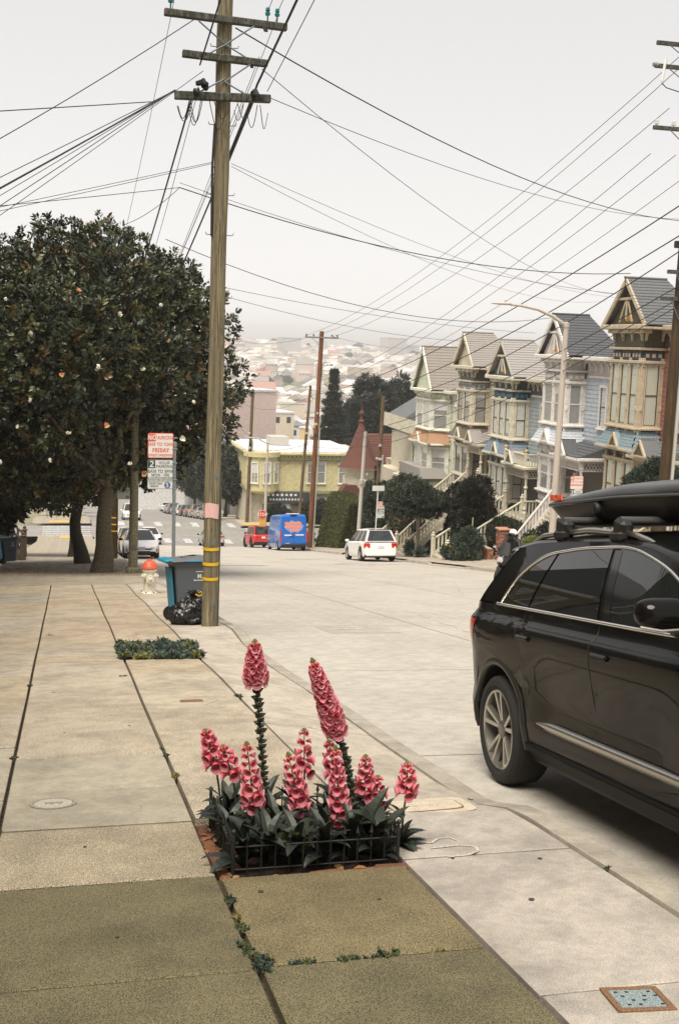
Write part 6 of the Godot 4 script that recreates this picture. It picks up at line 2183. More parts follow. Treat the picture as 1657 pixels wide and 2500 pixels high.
# ---------- the planter ----------
func bell_mesh(l: float) -> ArrayMesh:
	var m := mb()
	m.use_col = true
	var k := l / 0.045
	var pr := [[0.004, 0.0], [0.0085, 0.006], [0.012, 0.016], [0.0145, 0.028], [0.0175, 0.036], [0.0245, 0.0425]]
	var cols := [Color(0.36, 0.20, 0.12), Color(0.54, 0.08, 0.06), Color(0.68, 0.08, 0.115), Color(0.72, 0.095, 0.14), Color(0.78, 0.16, 0.21), Color(0.82, 0.36, 0.41)]
	var ns := 9
	for i in 5:
		m.col = cols[i + 1] if i > 0 else cols[0]
		m.lathe([Vector2(pr[i][0], pr[i][1]) * k, Vector2(pr[i + 1][0], pr[i + 1][1]) * k], ns)
	# throat
	var inn := [[0.0235, 0.0424], [0.0165, 0.036], [0.012, 0.022], [0.0, 0.012]]
	var ic := [Color(0.66, 0.22, 0.26), Color(0.58, 0.09, 0.12), Color(0.58, 0.09, 0.12)]
	for i in 3:
		m.col = ic[i]
		m.lathe([Vector2(inn[i][0], inn[i][1]) * k, Vector2(inn[i + 1][0], inn[i + 1][1]) * k], ns)
	# longer lower lip
	m.col = Color(0.80, 0.34, 0.39)
	for i in 5:
		var a := lerpf(-0.7, 0.7, i / 5.0)
		var a2 := lerpf(-0.7, 0.7, (i + 1) / 5.0)
		var e := 0.005 * cos(a * 1.6); var e2 := 0.005 * cos(a2 * 1.6)
		m.q(V(cos(a) * 0.0225, 0.045, sin(a) * 0.0225) * k, V(cos(a2) * 0.0225, 0.045, sin(a2) * 0.0225) * k, V(cos(a2) * (0.0235 + e2), 0.045 + e2 * 0.5, sin(a2) * (0.0235 + e2)) * k, V(cos(a) * (0.0235 + e), 0.045 + e * 0.5, sin(a) * (0.0235 + e)) * k)
	return m.mesh()

func stem_at(pts: Array, t: float) -> Vector3:
	var f := clampf(t, 0.0, 0.9999) * (pts.size() - 1)
	var i := int(f)
	var a: Vector3 = pts[i]; var b: Vector3 = pts[i + 1]
	var u := f - i
	var p0: Vector3 = pts[maxi(i - 1, 0)]; var p3: Vector3 = pts[mini(i + 2, pts.size() - 1)]
	return a.cubic_interpolate(b, p0, p3, u)

# pts: stem from the ground to the tip; flowers between t0 and t1 (t1 near the tip), bare stem with pods below when pods
func foxglove(label: String, base: Vector3, pts: Array, t0: float, t1: float, rows: int, per: int, bell: Mesh, sc: float, pods: int, leaves: int, leaf_l: float, wide := 1.0) -> void:
	var p := thing("foxglove_plant", label, "flower", base, 0.0, "pink foxgloves in the kerbside planter")
	var m := mb()
	var sp := []
	var sr := []
	for i in 22:
		var t := i / 21.0
		sp.append(stem_at(pts, t)); sr.append(lerpf(0.0085, 0.0025, t) * (1.2 if pods > 0 else 0.8))
	m.tube(sp, sr, 7)
	part(p, "stem", m, M.fox_stem)
	for r in rows:
		var f := float(r) / maxi(rows - 1, 1)
		var t := lerpf(t0, t1, f)
		var o := stem_at(pts, t)
		var ax := (stem_at(pts, t + 0.02) - stem_at(pts, t - 0.02)).normalized()
		var grow := lerpf(1.04, 0.42, pow(f, 1.25))
		for k in per:
			var a := TAU * (k + 0.5 * (r % 2)) / per + R(-0.2, 0.2)
			var side := along(ax) * V(cos(a), 0, sin(a))
			if side.z < -0.55 and per > 4: continue
			var droop := lerpf(0.34, -0.3, f) + R(-0.12, 0.12)
			var d := (side - ax * droop * 0.62 + V(0, -0.1, 0)).normalized()
			var bz := along(d)
			# turn the long lip to hang lowest
			var x := (-ax - d * (-ax).dot(d)).normalized()
			var bb := Basis(x, d, x.cross(d))
			part(p, "flower", bell, M.petal, xf(o + side * 0.007, bb.scaled(Vector3.ONE * sc * grow * R(0.92, 1.1))))
	# closed buds at the tip
	var bud := mb()
	bud.lathe([Vector2(0.002, 0), Vector2(0.0075, 0.006), Vector2(0.006, 0.015), Vector2(0, 0.021)], 6)
	var bmesh := bud.mesh()
	for i in 16:
		var f := i / 15.0
		var t := lerpf(t1, 0.995, f)
		var o := stem_at(pts, t)
		var a := i * 2.4
		var d := (V(cos(a), 0.55 + f, sin(a))).normalized()
		part(p, "bud", bmesh, M.fox_bud if i > 5 else M.fox_bud_pink, xf(o, along(d).scaled(Vector3.ONE * lerpf(1.3, 0.6, f))))
	var pod := mb()
	pod.lathe([Vector2(0.002, 0), Vector2(0.0095, 0.006), Vector2(0.011, 0.014), Vector2(0.006, 0.024), Vector2(0.001, 0.032)], 6)
	for i in 5:
		var a := TAU * i / 5.0
		leaf_mesh(pod, V(0, 0.002, 0), Basis(Vector3.UP, a) * Basis(Vector3.RIGHT, 0.8), 0.02, 0.006, -0.4, 2, 0.1)
	var pm := pod.mesh()
	for i in pods:
		var t := lerpf(0.2, t0 - 0.01, float(i) / pods)
		var o := stem_at(pts, t)
		var a := i * 2.399
		var d := V(cos(a), 0.42, sin(a)).normalized()
		part(p, "seed_pod", pm, M.fox_pod if i % 3 else M.fox_pod2, xf(o, along(d, i).scaled(Vector3.ONE * R(0.95, 1.25))))
	for i in leaves:
		var a := TAU * i / leaves + R(-0.35, 0.35)
		var low := i < leaves * 0.65
		var o := V(0, R(0.0, 0.04), 0) if low else stem_at(pts, R(0.05, 0.3 if pods == 0 else 0.18))
		var l := leaf_l * R(0.75, 1.3) * (1.0 if low else 0.6)
		var lm: Mesh = fox_leaves[rng.randi() % fox_leaves.size()]
		var tilt := R(0.25, 1.15) if low else R(0.5, 1.1)
		part(p, "leaf", lm, M.fox_leaf if i % 3 else M.fox_leaf2, xf(o, Basis(Vector3.UP, a) * Basis(Vector3.RIGHT, tilt).scaled(V(l * wide, l, l))))

var fox_leaves := []
func build_planter() -> void:
	var y := func(d: float) -> float: return sw(1.1, d)
	# the soil pocket
	var m := mb()
	var nz := noise(FastNoiseLite.TYPE_SIMPLEX, 5.0, 3, 77)
	var rows := []
	for i in 13:
		var d := lerpf(4.94, 6.02, i / 12.0)
		var r := PackedVector3Array()
		for j in 13:
			var x := lerpf(0.66, 1.58, j / 12.0)
			var hump := 0.035 * sin(PI * i / 12.0) * sin(PI * j / 12.0)
			r.append(V(x, sw(x, d) - 0.05 + hump + 0.02 * nz.get_noise_2d(x, d), -d))
		rows.append(r)
	m.grid(rows, false, Vector3.UP)
	structure("planter_soil", m, M.soil_bed)
	# terracotta edging and dry leaves
	var i := 0
	for a in [[0.715, 5.85], [0.715, 5.66], [0.715, 5.47], [0.715, 5.28], [0.72, 5.09], [0.82, 4.99], [1.0, 4.985], [1.18, 4.985], [1.36, 4.985], [1.5, 4.99]]:
		m = mb()
		var front: bool = i > 4
		m.bev(Vector3.ZERO, V(0.165 if front else 0.055, 0.075, 0.055 if front else 0.165), 0.01)
		var o := single("edging_brick", m, M.terracotta if i % 3 else M.terracotta2, "terracotta edging brick, %s along the planter's %s side" % [["first", "second", "third", "fourth", "fifth"][i % 5], "near" if front else "pavement"], "brick", "terracotta edging bricks round the planter", xf(V(a[0], sw(a[0], a[1]) - 0.055 + R(-0.012, 0.008), -a[1]), yaw(R(-0.12, 0.12)) * Basis(Vector3.RIGHT, -0.157)))
		i += 1
	var lv := mb()
	leaf_mesh(lv, Vector3.ZERO, Basis(Vector3.RIGHT, 1.4), 0.07, 0.018, 0.6, 3)
	var lmesh := lv.mesh()
	var xs := []
	var cs := []
	for k in 70:
		var d := R(4.98, 5.95)
		var x := R(0.69, 0.86) if k % 2 else R(0.7, 1.55)
		if k > 55:
			x = R(0.5, 0.72); d = R(5.0, 5.9)
		xs.append(Transform3D(yaw(R(0, 6.3)).scaled(Vector3.ONE * R(0.5, 1.1)), V(x, sw(x, d) - 0.02, -d)))
		cs.append([Color(0.28, 0.12, 0.05), Color(0.2, 0.12, 0.05), Color(0.34, 0.2, 0.09)][k % 3])
	var dl := many(self, "dry_leaves", lmesh, M.leaf_mat, xs, cs)
	tag(dl, "dry brown leaves littering the planter's soil", "leaves")
	# low iron fence
	var f := thing("planter_fence", "low black iron picket fence round the flower planter", "fence", V(0, 0, 0))
	var pick := mb()
	pick.tube([V(0, -0.09, 0), V(0, 0.14, 0)], 0.0045, 5)
	pick.lathe([Vector2(0.0045, 0.135), Vector2(0.011, 0.145), Vector2(0.006, 0.16), Vector2(0.0, 0.185)], 5)
	var pk := pick.mesh()
	var ring := [V(0.755, 0, -5.05), V(1.54, 0, -5.05), V(1.535, 0, -5.93), V(0.76, 0, -5.93)]
	for e in 4:
		var a: Vector3 = ring[e]
		var b: Vector3 = ring[(e + 1) % 4]
		a.y = sw(a.x, -a.z); b.y = sw(b.x, -b.z)
		var n := int(a.distance_to(b) / 0.062)
		for k in n:
			part(f, "picket", pk, M.iron, xf(a.lerp(b, float(k) / n), Basis(V(0, 0, 1), R(-0.03, 0.03))))
		for h in [0.0, 0.11]:
			m = mb(); m.tube([a + V(0, h, 0), b + V(0, h, 0)], 0.005, 5)
			part(f, "rail", m, M.iron)
		m = mb(); m.bev(a + V(0, 0.04, 0), V(0.016, 0.26, 0.016), 0.003)
		m.lathe([Vector2(0.0, 0.165), Vector2(0.012, 0.178), Vector2(0.012, 0.19), Vector2(0.0, 0.2)], 8, a)
		part(f, "corner_post", m, M.iron)
	# leaf variants of unit length
	for k in 4:
		m = mb()
		leaf_mesh(m, Vector3.ZERO, Basis(), 1.0, 0.15 + 0.025 * k, [0.9, 1.3, 0.6, 1.6][k], 7, 0.3)
		fox_leaves.append(m.mesh())
	var bell := bell_mesh(0.045)
	var at := func(x: float, d: float) -> Vector3: return V(x, sw(x, d) - 0.03, -d)
	var st := func(b: Vector3, arr: Array) -> Array:
		var o := []
		for q in arr: o.append(V(q[0], q[1], -q[2]) - b)
		return o
	var b: Vector3 = at.call(1.0, 5.52)
	foxglove("tall straight foxglove with a bare podded stalk and pink dome on top", b, st.call(b, [[1.0, b.y, 5.52], [0.975, b.y + 0.3, 5.51], [0.945, b.y + 0.6, 5.5], [0.915, b.y + 0.87, 5.5], [0.905, b.y + 1.07, 5.5]]), 0.765, 0.95, 9, 8, bell, 1.16, 62, 18, 0.22)
	b = at.call(1.43, 5.42)
	foxglove("tallest leaning foxglove whose long pink spike tips toward the pole", b, st.call(b, [[1.43, b.y, 5.42], [1.41, b.y + 0.2, 5.41], [1.36, b.y + 0.45, 5.4], [1.28, b.y + 0.68, 5.4], [1.21, b.y + 0.87, 5.4], [1.17, b.y + 0.98, 5.4]]), 0.55, 0.915, 16, 8, bell, 1.15, 46, 18, 0.22)
	var small := [
		["short foxglove leaning outward at the planter's far pavement corner", 0.80, 5.66, [[0.76, 0.3], [0.72, 0.48], [0.69, 0.57]], 0.5, 0.92, 8, 5, 12],
		["short foxglove just inside the outermost leaning one", 0.86, 5.62, [[0.84, 0.26], [0.80, 0.42], [0.775, 0.49]], 0.52, 0.9, 6, 5, 10],
		["full bodied short foxglove in front of the tall straight stalk", 0.90, 5.34, [[0.89, 0.24], [0.87, 0.42], [0.85, 0.56]], 0.36, 0.9, 10, 6, 14],
		["foxglove low in the planter's middle, facing the camera", 1.16, 5.42, [[1.14, 0.2], [1.10, 0.36], [1.07, 0.48]], 0.36, 0.88, 9, 6, 12],
		["slender foxglove standing free in the gap between the tall stalks", 1.2, 5.62, [[1.2, 0.25], [1.195, 0.42], [1.19, 0.56]], 0.52, 0.93, 7, 4, 10],
		["bushy foxglove in front of the leaning spike's stalk", 1.31, 5.3, [[1.31, 0.2], [1.295, 0.36], [1.28, 0.53]], 0.28, 0.9, 12, 6, 14],
		["short foxglove behind the leaning spike's foot", 1.36, 5.58, [[1.35, 0.25], [1.33, 0.4], [1.31, 0.5]], 0.5, 0.9, 6, 5, 8],
		["short upright foxglove on the kerb side of the leaning spike", 1.49, 5.5, [[1.49, 0.2], [1.49, 0.33], [1.487, 0.43]], 0.42, 0.9, 8, 5, 12],
		["stubby foxglove pressed against the kerb side fence", 1.54, 5.48, [[1.545, 0.15], [1.55, 0.25], [1.55, 0.32]], 0.5, 0.9, 4, 4, 8],
		["lone foxglove standing just outside the kerb side fence", 1.62, 5.28, [[1.635, 0.2], [1.645, 0.33], [1.64, 0.43]], 0.56, 0.93, 7, 5, 16]]
	for a in small:
		b = at.call(a[1], a[2])
		var pts := [Vector3.ZERO]
		for q in a[3]: pts.append(V(q[0] - a[1], q[1] + 0.02, 0))
		foxglove(a[0], b, pts, a[4], a[5], maxi(4, int(a[6] * 0.8)), a[7] - 1, bell, 1.12, 0, a[8] + 4, 0.19 if a[1] < 1.6 else 0.15, 0.9)
	# leafy undergrowth: young rosettes without stalks, each a plant
	var spots := [[0.82, 5.14], [0.94, 5.11], [1.07, 5.13], [1.2, 5.1], [1.34, 5.12], [1.46, 5.11], [0.8, 5.45], [1.0, 5.32], [1.24, 5.3], [1.46, 5.3], [0.84, 5.82], [1.02, 5.78], [1.2, 5.8], [1.38, 5.76], [1.5, 5.7], [1.1, 5.5], [1.3, 5.5]]
	var ri := 0
	for s in spots:
		b = at.call(s[0], s[1])
		var rl: String = "dark flowerless foxglove rosette, %s from the pavement side in the planter's %s row" % [["first", "second", "third", "fourth", "fifth", "sixth"][ri if ri < 6 else (ri - 6 if ri < 10 else (ri - 10 if ri < 15 else ri - 15))], "near" if ri < 6 else ("second" if ri < 10 else ("back" if ri < 15 else "inner"))]
		ri += 1
		var ro := thing("leaf_rosette", rl, "plant", b, 0.0, "flowerless rosettes in the planter")
		for k in 22:
			var a := TAU * k / 22.0 + R(-0.3, 0.3)
			var l := R(0.1, 0.25)
			part(ro, "leaf", fox_leaves[k % 4], M.fox_leaf if k % 3 else M.fox_leaf2, xf(V(0, R(0, 0.03) + (0.08 if k % 3 == 0 else 0.0), 0), Basis(Vector3.UP, a) * Basis(Vector3.RIGHT, R(-0.1, 0.8)).scaled(V(l * 0.8, l, l))))
	# a small fern among them
	b = at.call(1.02, 5.2)
	var fe := thing("fern", "small yellow green fern among the planter's dark leaves", "plant", b + V(0, 0.1, 0.02))
	for k in 7:
		m = mb()
		var a := lerpf(-1.2, 1.2, k / 6.0)
		var fb := Basis(Vector3.FORWARD, a) * Basis(Vector3.RIGHT, 0.5)
		for j in 9:
			var t := j / 9.0
			for s in [-1.0, 1.0]:
				leaf_mesh(m, fb * V(0, 0.02 + t * 0.13, t * t * 0.04), fb * Basis(Vector3.FORWARD, s * 1.2), 0.035 * (1.0 - t * 0.7), 0.006, 0.2, 2)
		part(fe, "frond", m, M.fern)
	build_weeds()

func build_weeds() -> void:
	var tiny := cluster(14, 0.035, 0.009, 0.02, 12, 2)
	var g := [Color(0.05, 0.075, 0.045), Color(0.07, 0.09, 0.04), Color(0.12, 0.13, 0.05), Color(0.04, 0.06, 0.05)]
	# the second tree pit, filled with low growth
	var m := mb()
	var rows := []
	for i in 9:
		var d := lerpf(13.42, 15.02, i / 8.0)
		var r := PackedVector3Array()
		for j in 9:
			var x := lerpf(0.66, 1.58, j / 8.0)
			r.append(V(x, sw(x, d) - 0.03 + 0.02 * sin(i * 1.1) * sin(j * 1.7), -d))
		rows.append(r)
	m.grid(rows, false, Vector3.UP)
	structure("tree_pit_soil", m, M.soil)
	var p := thing("ground_cover", "low patch of blue green weeds filling the empty tree pit", "weeds", V(1.12, sw(1.12, 14.2), -14.2))
	var xs := []
	var cs := []
	for i in 850:
		var x := R(-0.47, 0.47)
		var z := R(-0.8, 0.8)
		var hh := 0.01 + 0.1 * absf(sin(x * 7.0 + 1.0) * cos(z * 3.0)) * rng.randf()
		xs.append(Transform3D(along(V(R(-0.5, 0.5), 1, R(-0.5, 0.5)), R(0, 6)).scaled(Vector3.ONE * R(0.9, 1.9)), V(x, hh + 0.157 * z, z)))
		var c: Color = [Color(0.07, 0.10, 0.09), Color(0.05, 0.075, 0.06), Color(0.09, 0.12, 0.09), Color(0.13, 0.14, 0.04), Color(0.2, 0.19, 0.05)][rng.randi() % (3 if x > -0.05 and x < 0.3 else 5)]
		cs.append(c)
	many(p, "foliage", tiny, M.leaf_mat, xs, cs)
	for k in 5:
		m = mb()
		var x := R(-0.42, 0.4)
		m.tube([V(x, 0, 0.2), V(x + 0.02, 0.12, 0.2), V(x + R(-0.04, 0.06), 0.2, 0.2)], 0.004, 4)
		part(p, "stalk", m, M.fox_stem)
	# tufts in the joints
	var tufts := [[0.68, 4.62, 0.6, "small weed in the joint below the planter's corner"], [0.68, 4.42, 0.4, "dry yellowish weed in the joint under the planter"], [0.685, 4.3, 0.6, "weed halfway down the joint between the dark slabs"], [0.67, 4.05, 1.1, "leafy dark weed where the near joint widens"], [0.70, 3.9, 1.5, "largest dark weed at the crossing of the slab joints"], [0.84, 3.875, 0.7, "flat weed just right of the joint crossing"], [1.02, 3.87, 0.8, "upright weed midway along the near cross joint"], [1.16, 3.88, 1.0, "dark weed tuft along the near cross joint"], [1.36, 3.88, 0.4, "dry tuft near the end of the cross joint"], [0.68, 7.1, 0.9, "yellow green weed at the joint beside the grey slab"], [0.68, 7.75, 0.5, "tiny weed where the sand slab begins"], [0.68, 8.0, 0.4, "speck of green higher up that joint"], [-0.33, 5.98, 0.7, "weed at the crossing of the left joint"], [-0.33, 7.9, 0.6, "small weed further up the left joint"], [-0.33, 5.5, 0.5, "moss tuft low in the left joint"], [-0.33, 11.5, 0.7, "weed spot far up the left joint"], [1.56, 10.3, 1.0, "dark weed at the bend of the kerb joint"], [1.56, 7.6, 0.6, "dry weed in the joint behind the foxgloves"], [2.45, 6.55, 0.4, "moss tuft at the kerb joint by the car wheel"], [2.45, 4.7, 0.3, "moss tuft in the kerb joint before the car"], [0.6, 11.9, 0.5, "weed line across the pale slab"], [-0.2, 16.7, 0.7, "weed spot at the distant slab edge"]]
	for a in tufts:
		p = thing("joint_weed", a[3], "weed", V(a[0], sw(a[0], a[1]) - 0.012, -a[1]), 0.0, "weeds in the pavement joints")
		xs = []; cs = []
		var n := int(20 * a[2])
		for i in n:
			var along_x: bool = absf(a[0] - 0.68) > 0.03 and absf(a[0] + 0.33) > 0.03 and a[0] < 1.5
			var s: float = rng.randfn() * 0.03 * a[2]
			var q: float = R(-0.012, 0.012) * (1.0 + a[2])
			xs.append(Transform3D(along(V(R(-0.8, 0.8), 0.8, R(-0.8, 0.8)), R(0, 6)).scaled(Vector3.ONE * R(0.28, 0.58)), V(s if along_x else q, R(0.005, 0.02) * a[2] + 0.157 * (q if along_x else s), q if along_x else s)))
			var c: Color = g[rng.randi() % 4]
			if "dry" in a[3] or "yellow" in a[3]: c = Color(0.22, 0.18, 0.06)
			cs.append(c)
		many(p, "foliage", tiny, M.leaf_mat, xs, cs)

# ---------- poles, wires, signs, bins ----------
func lettering(p: Node3D, nm: String, txt: String, size: float, at: Vector3, b: Basis, m: Material, wide := 1.0, font := "Droid Sans", bold := true, depth := 0.004) -> MeshInstance3D:
	var t := TextMesh.new()
	var f := SystemFont.new()
	f.font_names = PackedStringArray([font])
	if bold: f.font_weight = 700
	t.font = f
	t.text = txt
	t.font_size = 64
	t.pixel_size = size / 46.0
	t.depth = depth
	t.curve_step = 1.5
	var o := MeshInstance3D.new()
	o.name = nm
	o.mesh = t
	o.material_override = m
	o.transform = Transform3D(b * Basis.from_scale(V(wide, 1, 1)), at)
	p.add_child(o, true)
	return o

func sag_points(a: Vector3, b: Vector3, sag: float, n := 18) -> Array:
	var r := []
	for i in n + 1:
		var t := float(i) / n
		r.append(a.lerp(b, t) - V(0, 4.0 * sag * t * (1.0 - t), 0))
	return r

func build_wires() -> void:
	for w in wire_list():
		var m := mb()
		var o: Vector3 = w[1]
		m.t = xf(-o)
		m.tube(sag_points(w[1], w[2], w[3]), w[4], 5)
		single("overhead_wire", m, M.cable, w[0], "wire", "overhead wires", xf(o))

func build_poles() -> void:
	# the big weathered pole at the kerb
	var base := V(2.17, sw(2.17, 17.55) - 0.02, -17.55)
	var top := V(2.275, 7.4, -17.83)
	var p := thing("utility_pole", "tall weathered timber utility pole with three crossarms beside the blue bin", "utility pole", base)
	var ax := top - base
	var m := mb()
	var pts := []
	var rs := []
	for i in 13:
		var t := i / 12.0
		pts.append(ax * t + V(0.008 * sin(i * 1.7), 0, 0.008 * cos(i * 2.3)))
		rs.append(lerpf(0.122, 0.108, t))
	m.tube(pts, rs, 18)
	part(p, "shaft", m, M.pole_wood)
	var at := func(h: float) -> Vector3: return ax * (h / ax.y)
	for a in [[8.96, 1.78, 0.1, -0.03], [8.42, 1.24, 0.1, -0.03], [7.88, 1.4, 0.115, 0.04]]:
		m = mb()
		var c: Vector3 = at.call(a[0]) + V(0.0, 0, 0.15)
		if a[1] > 1.3 and a[0] < 8.0: c += V(-0.02, 0, 0)
		m.bev(c, V(a[1], a[2], 0.1), 0.012, Basis(Vector3.BACK, a[3]))
		part(p, "crossarm", m, M.arm_wood)
	for a in [[8.62, 8.9, 0.4], [8.62, 8.9, -0.4], [8.1, 8.36, 0.36], [8.62, 8.38, -0.38], [8.62, 8.4, 0.4], [8.1, 7.9, 0.38], [8.14, 7.92, -0.36]]:
		m = mb()
		m.tube([at.call(a[0]) + V(0, 0, 0.13), at.call(a[1]) + V(a[2], 0, 0.19)], 0.012, 5)
		part(p, "brace", m, M.galvanised)
	for x in [-0.8, 0.6, 0.74]:
		m = mb()
		m.lathe([Vector2(0.012, -0.06), Vector2(0.012, 0.02), Vector2(0.035, 0.02), Vector2(0.04, 0.05), Vector2(0.022, 0.07), Vector2(0.035, 0.08), Vector2(0.028, 0.12), Vector2(0.0, 0.135)], 10, at.call(9.08) + V(x, -0.03 * x, 0.15))
		part(p, "insulator", m, M.teal_glass)
	# clamps, spliced cable clumps and loops on the lowest arm
	for a in [[7.93, 0.46, 0.085, 0.15], [8.03, -0.33, 0.075, 0.14], [7.9, -0.4, 0.06, 0.16], [8.86, 0.56, 0.035, 0.09], [8.33, 0.38, 0.03, 0.08]]:
		m = mb()
		var c: Vector3 = at.call(a[0]) + V(a[1], 0, 0.22)
		for k in 7:
			m.bev(c + V(R(-1, 1), R(-1, 1), R(-1, 1)) * a[2] * 0.5, V(a[2], a[3], a[2]) * R(0.5, 0.9), 0.01, Basis(V(R(-1, 1), R(-1, 1), 0.3).normalized(), R(0, 2)))
		part(p, "cable_clamp", m, M.black_cable)
	for k in 11:
		var c: Vector3 = at.call(7.8) + V(R(-0.62, -0.15) if k < 7 else R(0.15, 0.6), 0, 0.2)
		var pts2 := []
		var wv := R(0.08, 0.25)
		var dp := R(0.15, 0.38)
		for i in 9:
			var t := i / 8.0
			pts2.append(c + V(t * wv * (1 if k % 2 else -1), -sin(t * PI) * dp - t * 0.1, 0.02 * sin(t * 6.0)))
		m = mb(); m.tube(pts2, 0.006, 4)
		part(p, "cable_loop", m, M.black_cable)
	m = mb()
	var w0 := V(2.75, 5.27, -17.8) - base
	var w1 := V(2.5, -0.13, -52.0) - base
	m.tube([w0.lerp(w1, 0.005), w0.lerp(w1, 0.05) - V(0, 0.08, 0), w0.lerp(w1, 0.1) - V(0, 0.17, 0)], 0.032, 7)
	part(p, "cable_sleeve", m, M.black_cable)
	m = mb()
	m.tube([at.call(7.5) + V(-0.12, 0, 0.1), at.call(6.9) + V(-0.14, 0, 0.08), at.call(6.3) + V(-0.13, 0, 0.06), at.call(5.9) + V(-0.12, 0, 0.04)], 0.02, 6)
	part(p, "riser_cable", m, M.black_cable)
	for h in [8.6, 7.5, 6.5, 5.92, 5.0]:
		for s in [-1.0, 1.0]:
			m = mb(); m.tube([at.call(h), at.call(h + 0.01) + V(s * 0.2, 0, 0.02), at.call(h + 0.045) + V(s * 0.205, 0, 0.02)], 0.007, 5)
			part(p, "step_bolt", m, M.galvanised)
	for h in [0.77, 1.0, 1.23]:
		m = mb(); m.lathe([Vector2(0.124, -0.024), Vector2(0.1265, -0.024), Vector2(0.1265, 0.024), Vector2(0.124, 0.024)], 20, at.call(h))
		part(p, "yellow_band", m, M.band_yellow)
	for a in [[0.4, 0.05], [1.33, 0.03], [2.35, 0.05]]:
		m = mb(); m.bev(at.call(a[0]) + V(a[1] - 0.02, 0, 0.122), V(0.045, 0.075, 0.006), 0.002)
		part(p, "metal_tag", m, M.galvanised)
	m = mb(); m.tube([at.call(0.0) + V(0.125, 0, 0.03), at.call(2.4) + V(0.122, 0, 0.03)], 0.016, 6)
	part(p, "ground_moulding", m, M.arm_wood)
	# pink paper stapled round the shaft
	m = mb()
	var rows := []
	for j in 9:
		var r := PackedVector3Array()
		for i in 11:
			var a := lerpf(-0.95, 0.75, i / 10.0) + PI / 2
			var rr := 0.124 + 0.006 * absf(sin(i * 0.9 + j * 0.4)) + (0.02 if i == 0 else 0.0)
			r.append(base + at.call(1.82 + (j - 4) * 0.028 + 0.012 * sin(i * 0.5)) + V(cos(a) * rr * -1.0, 0, sin(a) * rr))
		rows.append(r)
	m.grid(rows, false, Vector3.BACK)
	m.t = xf(V(0, 0, 0))
	var fl := single("paper_notice", m, M.pink_paper, "crumpled pink paper notice wrapped round the weathered pole", "notice")
	# ---- far kerb poles
	pole_simple("tall dark timber pole at the frame's edge behind the roof box", V(17.95, rsw(17.9, 32.6), -32.6), V(18.35, 11.6, -33.0), 0.17, M.pole_dark, [[16.1, 1.9, 0.55, 0], [15.45, 2.0, 0.5, 1], [13.7, 2.6, 0.1, 2], [9.55, 1.5, -0.2, 0], [8.75, 1.6, -0.1, 0]], true)
	pole_simple("tall reddish brown pole with grey conduit behind the blue van", V(17.95, rsw(17.9, 85.0) - 0.2, -85.0), V(18.3, 2.5, -84.6), 0.2, M.pole_red, [[15.9, 2.5, 0.0, 2]], true)
	pole_simple("slim grey concrete pole before the clipped green hedge", V(17.9, rsw(17.9, 70.2), -70.2), V(18.1, -3.7, -70.0), 0.13, M.pole_grey, [], false)
	pole_simple("brown pole with pale guard rising from the shrubs near the turret", V(20.5, rsw(20.5, 75.8), -75.8), V(20.75, -1.7, -75.8), 0.15, M.pole_wood2, [], true)
	pole_simple("dark brown pole on the corner across the junction", V(18.2, gh(117.5) - 0.3, -117.5), V(18.5, -3.2, -117.5), 0.19, M.pole_wood2, [], true)
	pole_simple("weathered leaning pole beside the yellow corner store", V(23.3, gh(116.0) - 0.3, -116.0), V(24.0, -2.6, -115.5), 0.17, M.pole_wood2, [], false)
	pole_simple("dark pole with three yellow bands standing behind the magnolia trunk", V(2.15, sw(2.1, 52.0), -52.0), V(2.2, 1.2, -52.0), 0.15, M.pole_dark, [], false)
	var b2 := get_node("utility_pole_007")
	for h in [1.25, 1.55, 1.85]:
		m = mb(); m.lathe([Vector2(0.148, -0.03), Vector2(0.152, -0.03), Vector2(0.152, 0.03), Vector2(0.148, 0.03)], 12, V(0, h, 0))
		part(b2, "yellow_band", m, M.band_yellow)
	b2 = get_node("utility_pole_002")
	m = mb(); m.lathe([Vector2(0.2, -0.14), Vector2(0.205, -0.14), Vector2(0.205, 0.14), Vector2(0.2, 0.14)], 12, V(0.2, 9.4, 0.2))
	part(b2, "yellow_marker", m, M.band_yellow)
	m = mb(); m.lathe([Vector2(0.0, 0), Vector2(0.28, 0), Vector2(0.28, 1.0), Vector2(0.0, 1.05)], 12, V(0.3, 13.0, 0.1))
	part(b2, "transformer", m, M.pole_grey)
	build_street_lamps()
	build_signs()
	build_bins()
	build_hydrant()

